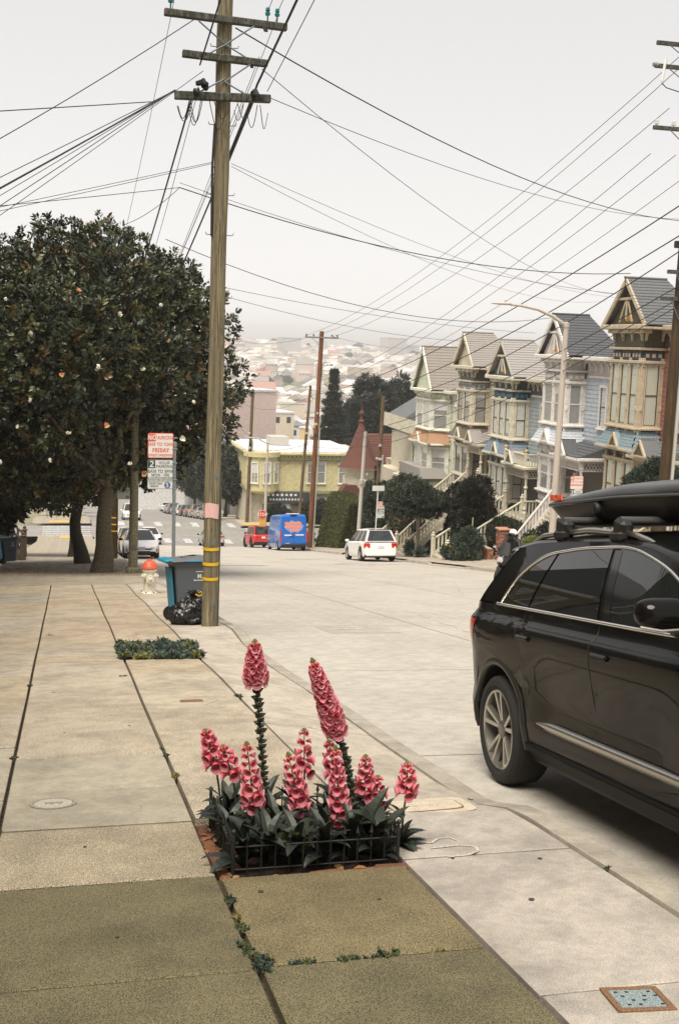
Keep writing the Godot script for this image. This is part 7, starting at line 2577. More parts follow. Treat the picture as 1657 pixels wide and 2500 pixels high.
func pole_simple(label: String, base: Vector3, top: Vector3, r: float, mt: Material, arms: Array, conduit: bool) -> void:
	var p := thing("utility_pole", label, "utility pole", base)
	var ax := top - base
	var m := mb()
	m.tube([Vector3.ZERO, ax * 0.5, ax], [r, r * 0.92, r * 0.8], 12)
	part(p, "shaft", m, mt)
	for a in arms:
		var c: Vector3 = ax * (a[0] / ax.y) + V(-a[2], 0, 0.15)
		m = mb(); m.bev(c, V(a[1], 0.12, 0.1), 0.012)
		part(p, "crossarm", m, M.arm_wood if r < 0.19 else M.arm_pale)
		m = mb(); m.tube([c + V(-a[1] * 0.3, -0.04, 0.04), ax * ((a[0] - 0.7) / ax.y) + V(0, 0, 0.16)], 0.016, 5)
		part(p, "brace", m, M.galvanised)
		if a[3] == 2:
			for x in [-0.46, -0.25, 0.3, 0.46]:
				m = mb()
				m.lathe([Vector2(0.015, -0.02), Vector2(0.015, 0.06), Vector2(0.07, 0.06), Vector2(0.075, 0.09), Vector2(0.03, 0.11), Vector2(0.055, 0.13), Vector2(0.06, 0.17), Vector2(0.0, 0.2)], 8, c + V(x * a[1], 0.04, 0))
				part(p, "insulator", m, M.porcelain if r < 0.19 else M.pole_dark)
		if a[3] == 1:
			m = mb(); m.tube([c + V(-a[1] * 0.36, 0.2, 0.1), c + V(-a[1] * 0.4, -0.45, 0.1)], 0.045, 8)
			part(p, "fuse_cutout", m, M.porcelain)
			m = mb(); m.tube([c + V(-a[1] * 0.4, -0.5, 0.1), c + V(-a[1] * 0.32, -0.62, 0.1), c + V(0, -0.75, 0.1)], 0.016, 5)
			part(p, "jumper", m, M.black_cable)
			m = mb(); m.lathe([Vector2(0.0, -0.1), Vector2(0.06, -0.1), Vector2(0.075, 0), Vector2(0.06, 0.1), Vector2(0.0, 0.1)], 8, c + V(-a[1] * 0.48, 0.02, 0), Basis(Vector3.BACK, PI / 2))
			part(p, "insulator", m, M.arm_pale)
	if conduit:
		m = mb(); m.tube([V(r + 0.05, 0, 0.06), ax * 0.42 + V(r + 0.05, 0, 0.06), ax * 0.62 + V(r + 0.04, 0, 0.06)], 0.06, 8)
		part(p, "conduit", m, M.pole_grey)
	# cable clutter at mid height
	for k in 5:
		var h := R(0.5, 0.68)
		m = mb()
		var o := ax * h + V(R(-0.3, 0.3), R(-0.3, 0.3), r)
		m.bev(o, V(R(0.1, 0.3), R(0.12, 0.3), 0.14), 0.02)
		part(p, "cable_box", m, M.black_cable if k % 2 else M.pole_grey)

func build_street_lamps() -> void:
	# tall lamp with an arm over the road
	var base := V(18.0, rsw(18.0, 40.8), -40.8)
	var p := thing("street_lamp", "tall pale street lamp with curved arm in front of the painted houses", "street lamp", base)
	var m := mb()
	var h := 2.62 - base.y
	m.tube([Vector3.ZERO, V(0.02, h * 0.5, 0), V(0.06, h, 0)], [0.14, 0.12, 0.095], 14)
	m.lathe([Vector2(0.2, 0), Vector2(0.2, 0.25), Vector2(0.15, 0.3)], 14)
	m.lathe([Vector2(0.12, 0), Vector2(0.12, 0.16), Vector2(0.0, 0.2)], 12, V(0.06, h - 0.1, 0))
	part(p, "post", m, M.lamp_cream)
	m = mb()
	m.tube([V(0.05, h - 0.05, 0), V(-0.5, h + 0.28, 0.02), V(-1.1, h + 0.5, 0.04), V(-1.8, h + 0.62, 0.05), V(-2.2, h + 0.64, 0.05)], [0.07, 0.065, 0.055, 0.05, 0.045], 10)
	part(p, "arm", m, M.lamp_cream)
	m = mb()
	m.t = xf(V(-2.5, h + 0.66, 0.05))
	m.grid([_ring(-0.42, 0.03, 0.02), _ring(-0.36, 0.1, 0.03), _ring(-0.1, 0.14, 0.05), _ring(0.15, 0.12, 0.05), _ring(0.34, 0.05, 0.05)], true)
	part(p, "luminaire", m, M.lamp_cream)
	m = mb(); m.lathe([Vector2(0.04, 0), Vector2(0.04, 0.09), Vector2(0.0, 0.1)], 8, V(-2.4, h + 0.7, 0.05))
	part(p, "photocell", m, M.pole_grey)
	# lamp beside the magnolia, its head lost in the leaves
	base = V(2.12, sw(2.1, 37.0), -37.0)
	p = thing("street_lamp", "grey green street lamp post beside the magnolia trunk", "street lamp", base)
	m = mb(); m.tube([Vector3.ZERO, V(0.02, 4.0, 0), V(0.04, 8.0, 0)], [0.15, 0.125, 0.1], 12)
	part(p, "post", m, M.lamp_green)
	m = mb(); m.bev(V(0, 0.1, 0), V(0.44, 0.24, 0.44), 0.06)
	part(p, "foot", m, M.lamp_green)
	m = mb(); m.bev(V(0.02, 0.85, 0.13), V(0.12, 0.2, 0.05), 0.01)
	part(p, "hand_hole", m, M.room_dark)
	m = mb(); m.tube([V(0.04, 7.9, 0), V(0.8, 8.4, 0), V(1.8, 8.5, 0)], 0.05, 8)
	part(p, "arm", m, M.lamp_green)
	# pale post at the junction
	base = V(17.9, rsw(17.9, 104.9), -105.0)
	p = thing("street_lamp", "pale post rising behind the stop sign at the junction", "street lamp", base)
	m = mb(); m.tube([Vector3.ZERO, V(0.12, 9.0, 0)], [0.15, 0.1], 10)
	part(p, "post", m, M.lamp_cream)
	m = mb(); m.tube([V(0.12, 8.9, 0), V(-0.8, 9.4, 0), V(-2.0, 9.5, 0)], 0.06, 8)
	part(p, "arm", m, M.lamp_cream)

func _ring(x: float, w: float, h: float) -> PackedVector3Array:
	var r := PackedVector3Array()
	for k in 10:
		var a := TAU * k / 10.0
		r.append(V(x, sin(a) * h, cos(a) * w))
	return r

func rounded_rect(w: float, h: float, r: float) -> PackedVector2Array:
	var p := PackedVector2Array()
	for q in 4:
		var cx := (w / 2 - r) * (1 if q == 0 or q == 3 else -1)
		var cy := (h / 2 - r) * (1 if q < 2 else -1)
		for k in 5:
			var a := PI / 2 * (q + k / 4.0)
			p.append(Vector2(cx + cos(a) * r, cy + sin(a) * r))
	return p

func plate(p: Node3D, nm: String, w: float, h: float, o: Vector3, b: Basis, m: Material, edge: Material, bw := 0.012) -> MeshInstance3D:
	var a := mb()
	a.prism(rounded_rect(w, h, 0.03), o - b.z * 0.004, b.x, b.y, b.z * 0.004)
	var pl := part(p, nm, a, edge)
	a = mb()
	a.prism(rounded_rect(w - bw * 2, h - bw * 2, 0.022), o, b.x, b.y, b.z * 0.002)
	part(pl, "sign_face", a, m)
	return pl

func parking_signs(p: Node3D, o: Vector3, b: Basis, w: float, detail: bool, day: String) -> void:
	var h1 := w * 0.985
	var h2 := w * 1.16
	var s1 := plate(p, "no_parking_sign", w, h1, o + b.y * (h2 + h1 / 2 + 0.03), b, M.sign_white, M.sign_red)
	var c := o + b.y * (h2 + h1 / 2 + 0.03) + b.z * 0.004
	var a := mb()
	a.prism(rounded_rect(w * 0.29, h1 * 0.29, 0.01), c + b.x * (-w * 0.34) + b.y * h1 * 0.32, b.x, b.y, b.z * 0.002)
	part(s1, "red_block", a, M.sign_red)
	lettering(s1, "letters", "NO", w * 0.19, c + b.x * (-w * 0.34) + b.y * h1 * 0.32 + b.z * 0.003, b, M.sign_white, 0.85)
	lettering(s1, "letters", "PARKING", w * 0.145, c + b.x * (w * 0.155) + b.y * h1 * 0.32, b, M.sign_red, 0.92, "Droid Sans", false)
	lettering(s1, "letters", "8AM TO 10AM", w * 0.125, c + b.y * h1 * 0.06, b, M.sign_red, 0.95, "Droid Sans", false)
	lettering(s1, "letters", day, w * 0.15, c - b.y * h1 * 0.18, b, M.sign_red, 0.9)
	if detail: lettering(s1, "letters", "STREET SWEEPING", w * 0.085, c - b.y * h1 * 0.38, b, M.sign_red, 1.0, "Droid Sans", false)
	var s2 := plate(p, "time_limit_sign", w, h2, o + b.y * h2 / 2, b, M.sign_white2, M.sign_green_grey)
	c = o + b.y * h2 / 2 + b.z * 0.004
	a = mb()
	a.prism(rounded_rect(w * 0.28, h2 * 0.26, 0.01), c + b.x * (-w * 0.345) + b.y * h2 * 0.35, b.x, b.y, b.z * 0.002)
	part(s2, "green_block", a, M.sign_green)
	lettering(s2, "letters", "2", w * 0.24, c + b.x * (-w * 0.345) + b.y * h2 * 0.35 + b.z * 0.003, b, M.sign_white2)
	lettering(s2, "letters", "HOUR", w * 0.11, c + b.x * (w * 0.15) + b.y * h2 * 0.4, b, M.sign_green, 1.05, "Droid Sans", false)
	lettering(s2, "letters", "PARKING", w * 0.11, c + b.x * (w * 0.15) + b.y * h2 * 0.275, b, M.sign_green, 1.05, "Droid Sans", false)
	lettering(s2, "letters", "8AM TO 9PM", w * 0.13, c + b.y * h2 * 0.11, b, M.sign_green, 0.95, "Droid Sans", false)
	lettering(s2, "letters", "MON - FRI", w * 0.11, c - b.y * h2 * 0.02, b, M.sign_green, 1.0, "Droid Sans", false)
	if detail:
		lettering(s2, "letters", "MAY NOT BE RE-PARKED WITHIN", w * 0.055, c - b.y * h2 * 0.115, b, M.sign_green, 0.95, "Droid Sans", false)
		lettering(s2, "letters", "BEYOND TIME LIMIT EXCEPT", w * 0.055, c - b.y * h2 * 0.185, b, M.sign_green, 0.95, "Droid Sans", false)
		lettering(s2, "letters", "EXCEPT AREA", w * 0.065, c + b.x * (-w * 0.17) - b.y * h2 * 0.31, b, M.sign_green, 0.95, "Droid Sans", false)
		lettering(s2, "letters", "PERMITS", w * 0.065, c + b.x * (-w * 0.23) - b.y * h2 * 0.4, b, M.sign_green, 0.95, "Droid Sans", false)
		a = mb(); a.box(c - b.y * h2 * 0.245, V(w * 0.94, 0.004, 0.003), b)
		part(s2, "rule", a, M.sign_green)
	a = mb()
	a.lathe([Vector2(w * 0.12, 0), Vector2(w * 0.12, 0.003), Vector2(0, 0.003)], 20, c + b.x * (w * 0.28) - b.y * h2 * 0.36, b * Basis(Vector3.RIGHT, PI / 2))
	part(s2, "area_disc", a, M.sign_blue)
	lettering(s2, "letters", "S", w * 0.17, c + b.x * (w * 0.28) - b.y * h2 * 0.36 + b.z * 0.004, b, M.sign_white2)

func build_signs() -> void:
	# near parking sign: the post rises behind the blue bin
	var base := V(1.93, sw(1.93, 21.0), -21.0)
	var p := thing("parking_sign", "stacked red and green parking signs on a grey post behind the blue bin", "sign", base)
	var m := mb()
	m.tube([V(0, 0, 0), V(-0.015, 3.05, 0)], 0.033, 10)
	m.lathe([Vector2(0.034, 2.98), Vector2(0.042, 3.0), Vector2(0.042, 3.07), Vector2(0.0, 3.1)], 10, V(-0.015, 0, 0))
	part(p, "post", m, M.galvanised2)
	var b := yaw(0.06) * Basis(Vector3.BACK, -0.0)
	parking_signs(p, V(-0.265, 2.235, 0.05), b, 0.455, true, "FRIDAY")
	for h in [2.4, 2.7, 2.95, 3.15]:
		m = mb(); m.bev(V(-0.06, h, 0.015), V(0.2, 0.025, 0.05), 0.006)
		part(p, "clamp", m, M.galvanised)
	# the same pair further down, by the lamp
	base = V(2.0, sw(2.0, 41.0), -41.0)
	p = thing("parking_sign", "shaded pair of parking signs half hidden behind the lamp post and tree", "sign", base)
	m = mb(); m.tube([V(0.26, 0, 0), V(0.26, 3.2, 0)], 0.033, 8)
	part(p, "post", m, M.galvanised2)
	parking_signs(p, V(0.0, 2.45, 0.05), Basis(), 0.455, false, "FRIDAY")
	# across the street: in front of the shrubs, and in front of the blue house
	base = V(18.25, rsw(18.2, 67.4), -67.4)
	p = thing("parking_sign", "pale parking sign on a thin white post by the shrubs", "sign", base)
	m = mb(); m.tube([V(0, -0.3, 0), V(0.1, 4.1, 0)], 0.04, 8)
	part(p, "post", m, M.sign_white2)
	parking_signs(p, V(0.3, 2.2, 0.05), Basis(), 0.46, false, "THURSDAY")
	m = mb(); m.bev(V(0.1, 4.0, 0.05), V(0.75, 0.32, 0.02), 0.01)
	part(p, "name_blade", m, M.sign_white2)
	base = V(18.2, rsw(18.2, 39.6), -39.6)
	p = thing("parking_sign", "red lettered parking sign strapped beside the pale lamp post", "sign", base)
	m = mb(); m.tube([V(0, 0, 0), V(0, 3.75, 0)], 0.033, 8)
	part(p, "post", m, M.galvanised2)
	parking_signs(p, V(0.1, 2.55, 0.05), Basis(), 0.5, false, "WEDNESDAY")
	# stop sign
	base = V(17.45, rsw(17.4, 103.6), -103.6)
	p = thing("stop_sign", "red octagonal stop sign on a yellow post beyond the blue van", "sign", base)
	m = mb(); m.bev(V(0, 1.05, 0), V(0.5, 2.3, 0.1), 0.02)
	part(p, "post", m, M.post_yellow)
	for a in [[0.43, M.sign_white, 0.0], [0.40, M.stop_red, 0.012]]:
		m = mb()
		var oc := PackedVector2Array()
		for k in 8: oc.append(Vector2(cos(TAU * (k + 0.5) / 8.0), sin(TAU * (k + 0.5) / 8.0)) * a[0])
		m.prism(oc, V(0, 2.55, 0.06 + a[2]), V(1, 0, 0), V(0, 1, 0), V(0, 0, 0.012))
		part(p, "octagon" if a[2] == 0.0 else "sign_face", m, a[1])
	lettering(p, "letters", "STOP", 0.3, V(0, 2.55, 0.09), Basis(), M.sign_white, 0.9)

func build_bins() -> void:
	# wheeled bin behind the pole
	var d := 18.75
	var base := V(2.0, sw(2.0, d) - 0.005, -d)
	var p := thing("wheeled_bin", "grey and blue wheeled bin standing behind the weathered pole", "bin", base, 0.1)
	p.rotation.x = -0.12
	var m := mb()
	var hw := 0.31
	var rows := []
	for a in [[0.09, 0.235, 0.25], [0.5, 0.265, 0.285], [0.92, 0.298, 0.325], [0.93, 0.325, 0.35], [0.985, 0.325, 0.35]]:
		var r := PackedVector3Array()
		var rr := rounded_rect(a[1] * 2, a[2] * 2, 0.05)
		for q in rr: r.append(V(q.x, a[0], q.y))
		rows.append(r)
	m.grid(rows, true)
	part(p, "tub", m, M.bin_grey)
	m = mb(); m.bev(V(0.0, 0.5, 0.29), V(0.2, 0.02, 0.02), 0.006); m.box(V(0.0, 0.52, 0.284), V(0.19, 0.02, 0.02))
	part(p, "grip_groove", m, M.bin_dark)
	m = mb()
	var ul := [[-0.27, 0.55]]
	m.bev(V(-0.318, 0.5, 0.0), V(0.02, 0.78, 0.5), 0.008, Basis(Vector3.BACK, 0.07))
	part(p, "blue_panel", m, M.bin_blue)
	m = mb()
	rows = []
	for a in [[0.99, 0.36, 0.40], [1.015, 0.36, 0.40], [1.035, 0.30, 0.33], [1.05, 0.12, 0.14]]:
		var r := PackedVector3Array()
		for q in rounded_rect(a[1] * 2, a[2] * 2, 0.06 if a[1] > 0.2 else 0.03): r.append(V(q.x - 0.02, a[0] + 0.02 * sin(q.x * 9.0) + 0.012, q.y))
		rows.append(r)
	m.grid(rows, true)
	m.box(V(-0.02, 1.03, 0), V(0.2, 0.05, 0.24))
	var lid := part(p, "lid", m, M.bin_lid)
	m = mb(); m.bev(V(-0.4, 1.015, 0.05), V(0.16, 0.05, 0.66), 0.02, Basis(Vector3.BACK, 0.15))
	part(lid, "hinge_edge", m, M.bin_blue)
	m = mb(); m.bev(V(0.1, 1.0, 0.385), V(0.45, 0.022, 0.05), 0.008, Basis(Vector3.BACK, -0.02))
	part(lid, "front_edge", m, M.bin_blue)
	for s in [-0.2, 0.2]:
		m = mb(); m.lathe([Vector2(0.03, -0.03), Vector2(0.12, -0.03), Vector2(0.125, 0.0), Vector2(0.12, 0.03), Vector2(0.03, 0.03)], 16, V(-0.28, 0.12, s), Basis(Vector3.RIGHT, PI / 2))
		part(p, "wheel", m, M.black_rubber)
	lettering(p, "letters", "R", 0.08, V(0.1, 0.76, 0.312), Basis(Vector3.RIGHT, -0.05), M.sign_white2, 1.2)
	lettering(p, "letters", "Recology", 0.028, V(0.1, 0.69, 0.308), Basis(Vector3.RIGHT, -0.05), M.sign_white2, 1.1)
	m = mb(); m.bev(V(0.1, 0.83, 0.318), V(0.12, 0.012, 0.003), 0.001)
	part(p, "stamp", m, M.sign_white2)
	# knotted black sack leaning on the bin
	d = 17.95
	base = V(1.87, sw(1.9, d) - 0.01, -d)
	p = thing("rubbish_sack", "full black plastic rubbish sack slumped against the bin and pole", "sack", base)
	var nz := noise(FastNoiseLite.TYPE_SIMPLEX, 2.6, 3, 21)
	var nz2 := noise(FastNoiseLite.TYPE_SIMPLEX_SMOOTH, 9.0, 2, 22)
	rows = []
	for j in 27:
		var v := j / 26.0
		var r := PackedVector3Array()
		for i in 44:
			var a := TAU * i / 44.0
			var prof := pow(sin(PI * (0.04 + 0.94 * pow(v, 0.8))), 0.75)
			if v > 0.9: prof *= 1.0
			var dir := V(cos(a), 0, sin(a))
			var w := 0.32 * prof
			var pos := V(dir.x * w * 1.05, 0.5 * v, dir.z * w * 0.85)
			pos.x += 0.1 * v * v
			var crease := 0.05 * nz.get_noise_3dv(pos * 2.2) - 0.06 * absf(nz.get_noise_3dv(pos * 4.5 + V(9, 3, 1))) - 0.04 * absf(nz2.get_noise_3d(pos.x * 1.2, pos.y * 0.6, pos.z * 1.2)) + 0.02 * sin(a * 7.0 + v * 5.0) * v
			pos += dir * crease
			pos.y = maxf(pos.y - 0.03 + 0.03 * nz.get_noise_2d(a, v * 3.0), 0.0)
			r.append(pos)
		rows.append(r)
	m = mb(); m.grid(rows, true)
	part(p, "bag", m, M.bin_bag)
	m = mb()
	for k in 6:
		var a := k * 1.05
		m.tube([V(0.1, 0.46, 0.0), V(0.1 + 0.06 * cos(a), 0.53, 0.05 * sin(a)), V(0.1 + 0.13 * cos(a), 0.52, 0.1 * sin(a))], [0.05, 0.035, 0.012], 6)
	part(p, "knot", m, M.bin_bag)
	m = mb(); m.tube([V(0.12, 0.5, 0.08), V(0.17, 0.49, 0.16), V(0.24, 0.53, 0.15), V(0.2, 0.545, 0.09), V(0.13, 0.51, 0.07)], 0.009, 6)
	part(p, "yellow_tie", m, M.band_yellow)

func build_hydrant() -> void:
	var d := 26.3
	var p := thing("fire_hydrant", "white fire hydrant with a red domed cap at the kerb", "hydrant", V(1.88, sw(1.88, d), -d))
	var m := mb()
	m.lathe([Vector2(0.19, -0.02), Vector2(0.19, 0.03), Vector2(0.145, 0.05), Vector2(0.14, 0.1), Vector2(0.132, 0.3), Vector2(0.14, 0.48), Vector2(0.17, 0.53), Vector2(0.17, 0.57)], 18)
	part(p, "barrel", m, M.hydrant_white)
	m = mb()
	m.lathe([Vector2(0.17, 0.57), Vector2(0.185, 0.575), Vector2(0.19, 0.6), Vector2(0.175, 0.64), Vector2(0.14, 0.7), Vector2(0.1, 0.74), Vector2(0.05, 0.765), Vector2(0.05, 0.79), Vector2(0.0, 0.8)], 18)
	part(p, "cap", m, M.hydrant_red)
	for a in [[-0.9, 0.05], [0.0, 0.075], [0.9, 0.05]]:
		m = mb()
		var dir := V(sin(a[0]), 0, cos(a[0]))
		m.lathe([Vector2(a[1] * 0.9, 0.08), Vector2(a[1] * 0.9, 0.16), Vector2(a[1] * 1.25, 0.165), Vector2(a[1] * 1.25, 0.2), Vector2(a[1] * 0.5, 0.205), Vector2(0.02, 0.24), Vector2(0, 0.24)], 12, V(0, 0.42 if a[1] < 0.06 else 0.36, 0), along(dir))
		part(p, "outlet", m, M.hydrant_white)
	for k in 6:
		m = mb(); m.lathe([Vector2(0.015, 0), Vector2(0.015, 0.03), Vector2(0, 0.032)], 6, V(0.17 * cos(k * 1.05), 0.03, 0.17 * sin(k * 1.05)))
		part(p, "bolt", m, M.rusty)

# overhead wires: [label, from, to, sag, radius]
func wire_list() -> Array:
	return [
		["thick black cable sweeping overhead to the lowest crossarm of the weathered pole", V(2.75, 5.35, -17.80), V(2.75, 11.55, 22.00), 0.25, 0.0170],
		["second overhead cable running beside the thick one above the kerb", V(2.91, 5.28, -17.80), V(3.06, 11.49, 22.00), 0.25, 0.0060],
		["black cable passing left of the pole top toward the lowest crossarm", V(1.91, 5.57, -17.80), V(2.00, 12.00, 22.00), 0.20, 0.0120],
		["thin bare wire on the outer glass insulator of the top crossarm", V(3.01, 6.35, -17.80), V(3.01, 12.55, 22.00), 0.20, 0.0050],
		["thin bare wire on the inner glass insulator of the top crossarm", V(2.86, 6.34, -17.80), V(2.86, 12.54, 22.00), 0.20, 0.0050],
		["thin bare wire on the lone glass insulator at the top crossarm's far end", V(1.51, 6.36, -17.80), V(1.51, 12.56, 22.00), 0.20, 0.0050],
		["thick black cable dropping from the lowest crossarm down behind the pole into the tree", V(2.75, 5.34, -17.80), V(2.50, -0.06, -52.00), 0.50, 0.0170],
		["black cable falling from the crossarm's left half into the tree crown", V(1.80, 5.11, -17.80), V(1.55, -0.29, -52.00), 0.40, 0.0150],
		["thin wire hanging beside the left black cable above the tree", V(1.86, 5.09, -17.80), V(1.71, -0.02, -52.00), 0.80, 0.0050],
		["faint wire falling almost straight from the lone insulator", V(1.51, 6.35, -17.80), V(1.16, 0.95, -52.00), 0.60, 0.0045],
		["thin wire falling beside the pole shaft toward the tree, uppermost of three", V(3.03, 6.34, -17.80), V(2.78, 0.94, -52.00), 0.50, 0.0050],
		["thin wire falling beside the pole shaft toward the tree, middle of three", V(2.78, 5.76, -17.80), V(2.53, 0.36, -52.00), 0.50, 0.0050],
		["thin wire falling beside the pole shaft toward the tree, lowest of three", V(2.54, 5.26, -17.80), V(2.29, 0.06, -52.00), 0.60, 0.0050],
		["single wire from the top crossarm to the roofs on the near side", V(1.84, 6.21, -17.80), V(-9.00, -0.72, -12.52), 0.50, 0.0070],
		["wire sagging lowest of the fan into the frame's edge beside the tree", V(1.56, 5.19, -17.80), V(-9.00, -3.42, -9.80), 0.05, 0.0060],
		["topmost drop wire of the fan spreading from the lowest crossarm", V(1.56, 5.19, -17.80), V(-9.00, -1.49, -10.71), 0.12, 0.0060],
		["thick twisted drop cable in the middle of the fan", V(1.56, 5.19, -17.80), V(-9.00, -1.97, -10.25), 0.18, 0.0120],
		["twisted drop cable just under the thickest one of the fan", V(1.56, 5.19, -17.80), V(-9.00, -1.90, -11.63), 0.15, 0.0090],
		["thin drop wire in the lower half of the fan", V(1.56, 5.19, -17.80), V(-9.00, -2.70, -9.80), 0.10, 0.0050],
		["slack drop wire that leaves the fan nearly level", V(1.22, 5.00, -17.80), V(-9.00, 1.53, -6.04), 0.02, 0.0070],
		["lone drop wire from below the middle crossarm", V(1.96, 5.49, -17.80), V(-9.00, -3.76, -9.87), 0.10, 0.0050],
		["faint wire from the pole shaft toward the near roofs", V(2.11, 4.21, -17.80), V(-9.00, 0.35, -8.99), 0.06, 0.0040],
		["second faint wire under the first from the pole shaft", V(2.11, 4.19, -17.80), V(-9.00, 0.33, -9.39), 0.08, 0.0040],
		["wire from the near roofs up to the splice hanging left of the pole", V(2.40, 4.83, -26.00), V(-10.00, 1.42, -11.89), 0.05, 0.0070],
		["wire rising from the tree crown to the splice left of the pole", V(2.40, 4.83, -26.00), V(1.40, 4.34, -30.00), 0.10, 0.0070],
		["cable crossing the whole street from the splice to the gabled red house", V(2.40, 4.83, -26.00), V(17.90, 4.22, -35.64), 0.55, 0.0120],
		["thin cable just above it crossing from the splice over the street", V(2.40, 4.93, -26.00), V(19.50, 3.47, -35.25), 0.50, 0.0060],
		["dark drooping cable crossing from the top crossarm to the far roofs, the highest crossing", V(2.42, 6.13, -17.80), V(22.00, 6.32, -38.00), 0.75, 0.0110],
		["thin crossing wire from the lowest crossarm that meets the drooping cable", V(2.92, 5.20, -17.80), V(22.00, 6.42, -38.01), 0.55, 0.0060],
		["thin wire slanting straight down across the sky from the middle crossarm", V(2.82, 5.59, -17.80), V(23.00, 4.15, -47.07), 0.75, 0.0060],
		["faint crossing wire leaving the pole shaft, upper of a pair", V(2.40, 4.21, -17.80), V(23.00, 3.87, -43.94), 0.55, 0.0040],
		["faint crossing wire leaving the pole shaft, lower of a pair", V(2.40, 4.17, -17.80), V(23.00, 3.89, -47.87), 0.70, 0.0040],
		["cable crossing low from the tree's top to the houses opposite", V(3.26, 4.86, -40.00), V(24.00, 3.30, -56.26), 1.10, 0.0130],
		["thin cable crossing under the low one toward the slate gable", V(5.92, 3.59, -45.00), V(24.00, 2.54, -58.14), 0.25, 0.0090],
		["lower thin cable crossing toward the row of gables", V(5.93, 3.26, -45.00), V(24.00, 2.04, -65.62), 0.40, 0.0090],
		["upper of two close high wires running to the brown pole's crossarm", V(17.50, 10.57, -31.47), V(18.00, 2.09, -90.05), 1.20, 0.0100],
		["lower of two close high wires running to the brown pole's crossarm", V(17.60, 10.31, -31.60), V(18.00, 2.19, -84.73), 1.20, 0.0100],
		["wire from the cutout fuse arm to the brown pole's crossarm end", V(17.70, 8.99, -33.44), V(18.00, 2.11, -79.68), 1.00, 0.0100],
		["wire from the first white insulator of the far crossarm", V(17.50, 7.74, -34.04), V(18.00, -1.06, -83.17), 1.00, 0.0100],
		["wire from the second white insulator of the far crossarm", V(17.70, 7.54, -32.83), V(18.00, -1.36, -82.83), 1.00, 0.0100],
		["wire under the insulator pair running down the far side", V(17.70, 6.94, -31.75), V(18.00, -1.82, -82.76), 1.00, 0.0090],
		["thick cable over the gables, upper of two", V(17.80, 6.22, -31.81), V(18.00, -2.01, -83.33), 0.90, 0.0200],
		["thick cable over the gables, lower of two", V(17.80, 5.34, -31.68), V(18.00, -3.09, -83.16), 0.90, 0.0200],
		["cable with spliced clamps passing in front of the red gable", V(17.80, 4.91, -31.62), V(20.50, -1.99, -75.45), 0.90, 0.0180],
		["cable passing in front of the slate gable's eaves", V(18.00, 3.71, -32.60), V(18.00, -5.37, -85.91), 1.20, 0.0160],
		["twin cable passing in front of the porches, upper one", V(18.00, 3.33, -32.54), V(18.00, -5.56, -86.21), 1.40, 0.0140],
		["twin cable passing in front of the porches, lower one", V(18.00, 3.13, -32.51), V(18.00, -6.08, -86.45), 1.60, 0.0140],
		["thin dark wire strung between the far poles over the junction", V(18.00, 1.96, -89.35), V(13.00, 3.00, -121.92), 1.00, 0.0120],
		["thin dark wire strung between the far poles over the junction", V(18.00, 2.11, -79.68), V(70.00, 2.67, -220.70), 1.00, 0.0120],
		["thin dark wire strung between the far poles over the junction", V(18.00, -1.85, -83.35), V(17.80, -4.75, -121.04), 1.00, 0.0120],
		["thin dark wire strung between the far poles over the junction", V(18.00, -5.72, -86.18), V(17.80, -7.34, -122.53), 1.00, 0.0120],
		["thin dark wire strung between the far poles over the junction", V(18.00, -5.89, -86.16), V(12.00, -7.00, -107.26), 1.00, 0.0120],
		["thin dark wire strung between the far poles over the junction", V(22.00, -3.07, -111.38), V(17.00, -1.87, -114.83), 1.00, 0.0120],
		["thin dark wire strung between the far poles over the junction", V(18.00, -5.60, -85.56), V(17.00, -7.85, -113.90), 1.00, 0.0120],
		["thin dark wire strung between the far poles over the junction", V(18.00, -6.05, -86.13), V(17.80, -12.60, -122.35), 1.00, 0.0120],
		["thin dark wire strung between the far poles over the junction", V(20.50, -1.81, -75.82), V(60.00, -8.17, -250.09), 1.00, 0.0120],
		["thin dark wire strung between the far poles over the junction", V(18.00, -3.88, -69.90), V(18.00, -6.37, -86.08), 1.00, 0.0120],
		["thin dark wire strung between the far poles over the junction", V(20.50, -2.30, -75.74), V(40.00, -2.08, -125.46), 1.00, 0.0120],
		["thin dark wire strung between the far poles over the junction", V(18.00, -4.02, -69.88), V(23.00, -6.51, -81.62), 1.00, 0.0120],
	]

# ---------- other buildings ----------
func plain_window(p: Node3D, f: Transform3D, x: float, y: float, w: float, h: float, trim: Material, blind := 0.3) -> void:
	window_on(p, f, x, y, w, h, trim, {"tw": 0.11, "blind": blind, "sash": trim})
func face_z(z: float) -> Transform3D:
	return xf(V(0, 0, z))
func face_x(x: float) -> Transform3D:   # faces -x (the street side of the far row)
	return Transform3D(Basis(V(0, 0, 1), V(0, 1, 0), V(-1, 0, 0)), V(x, 0, 0))

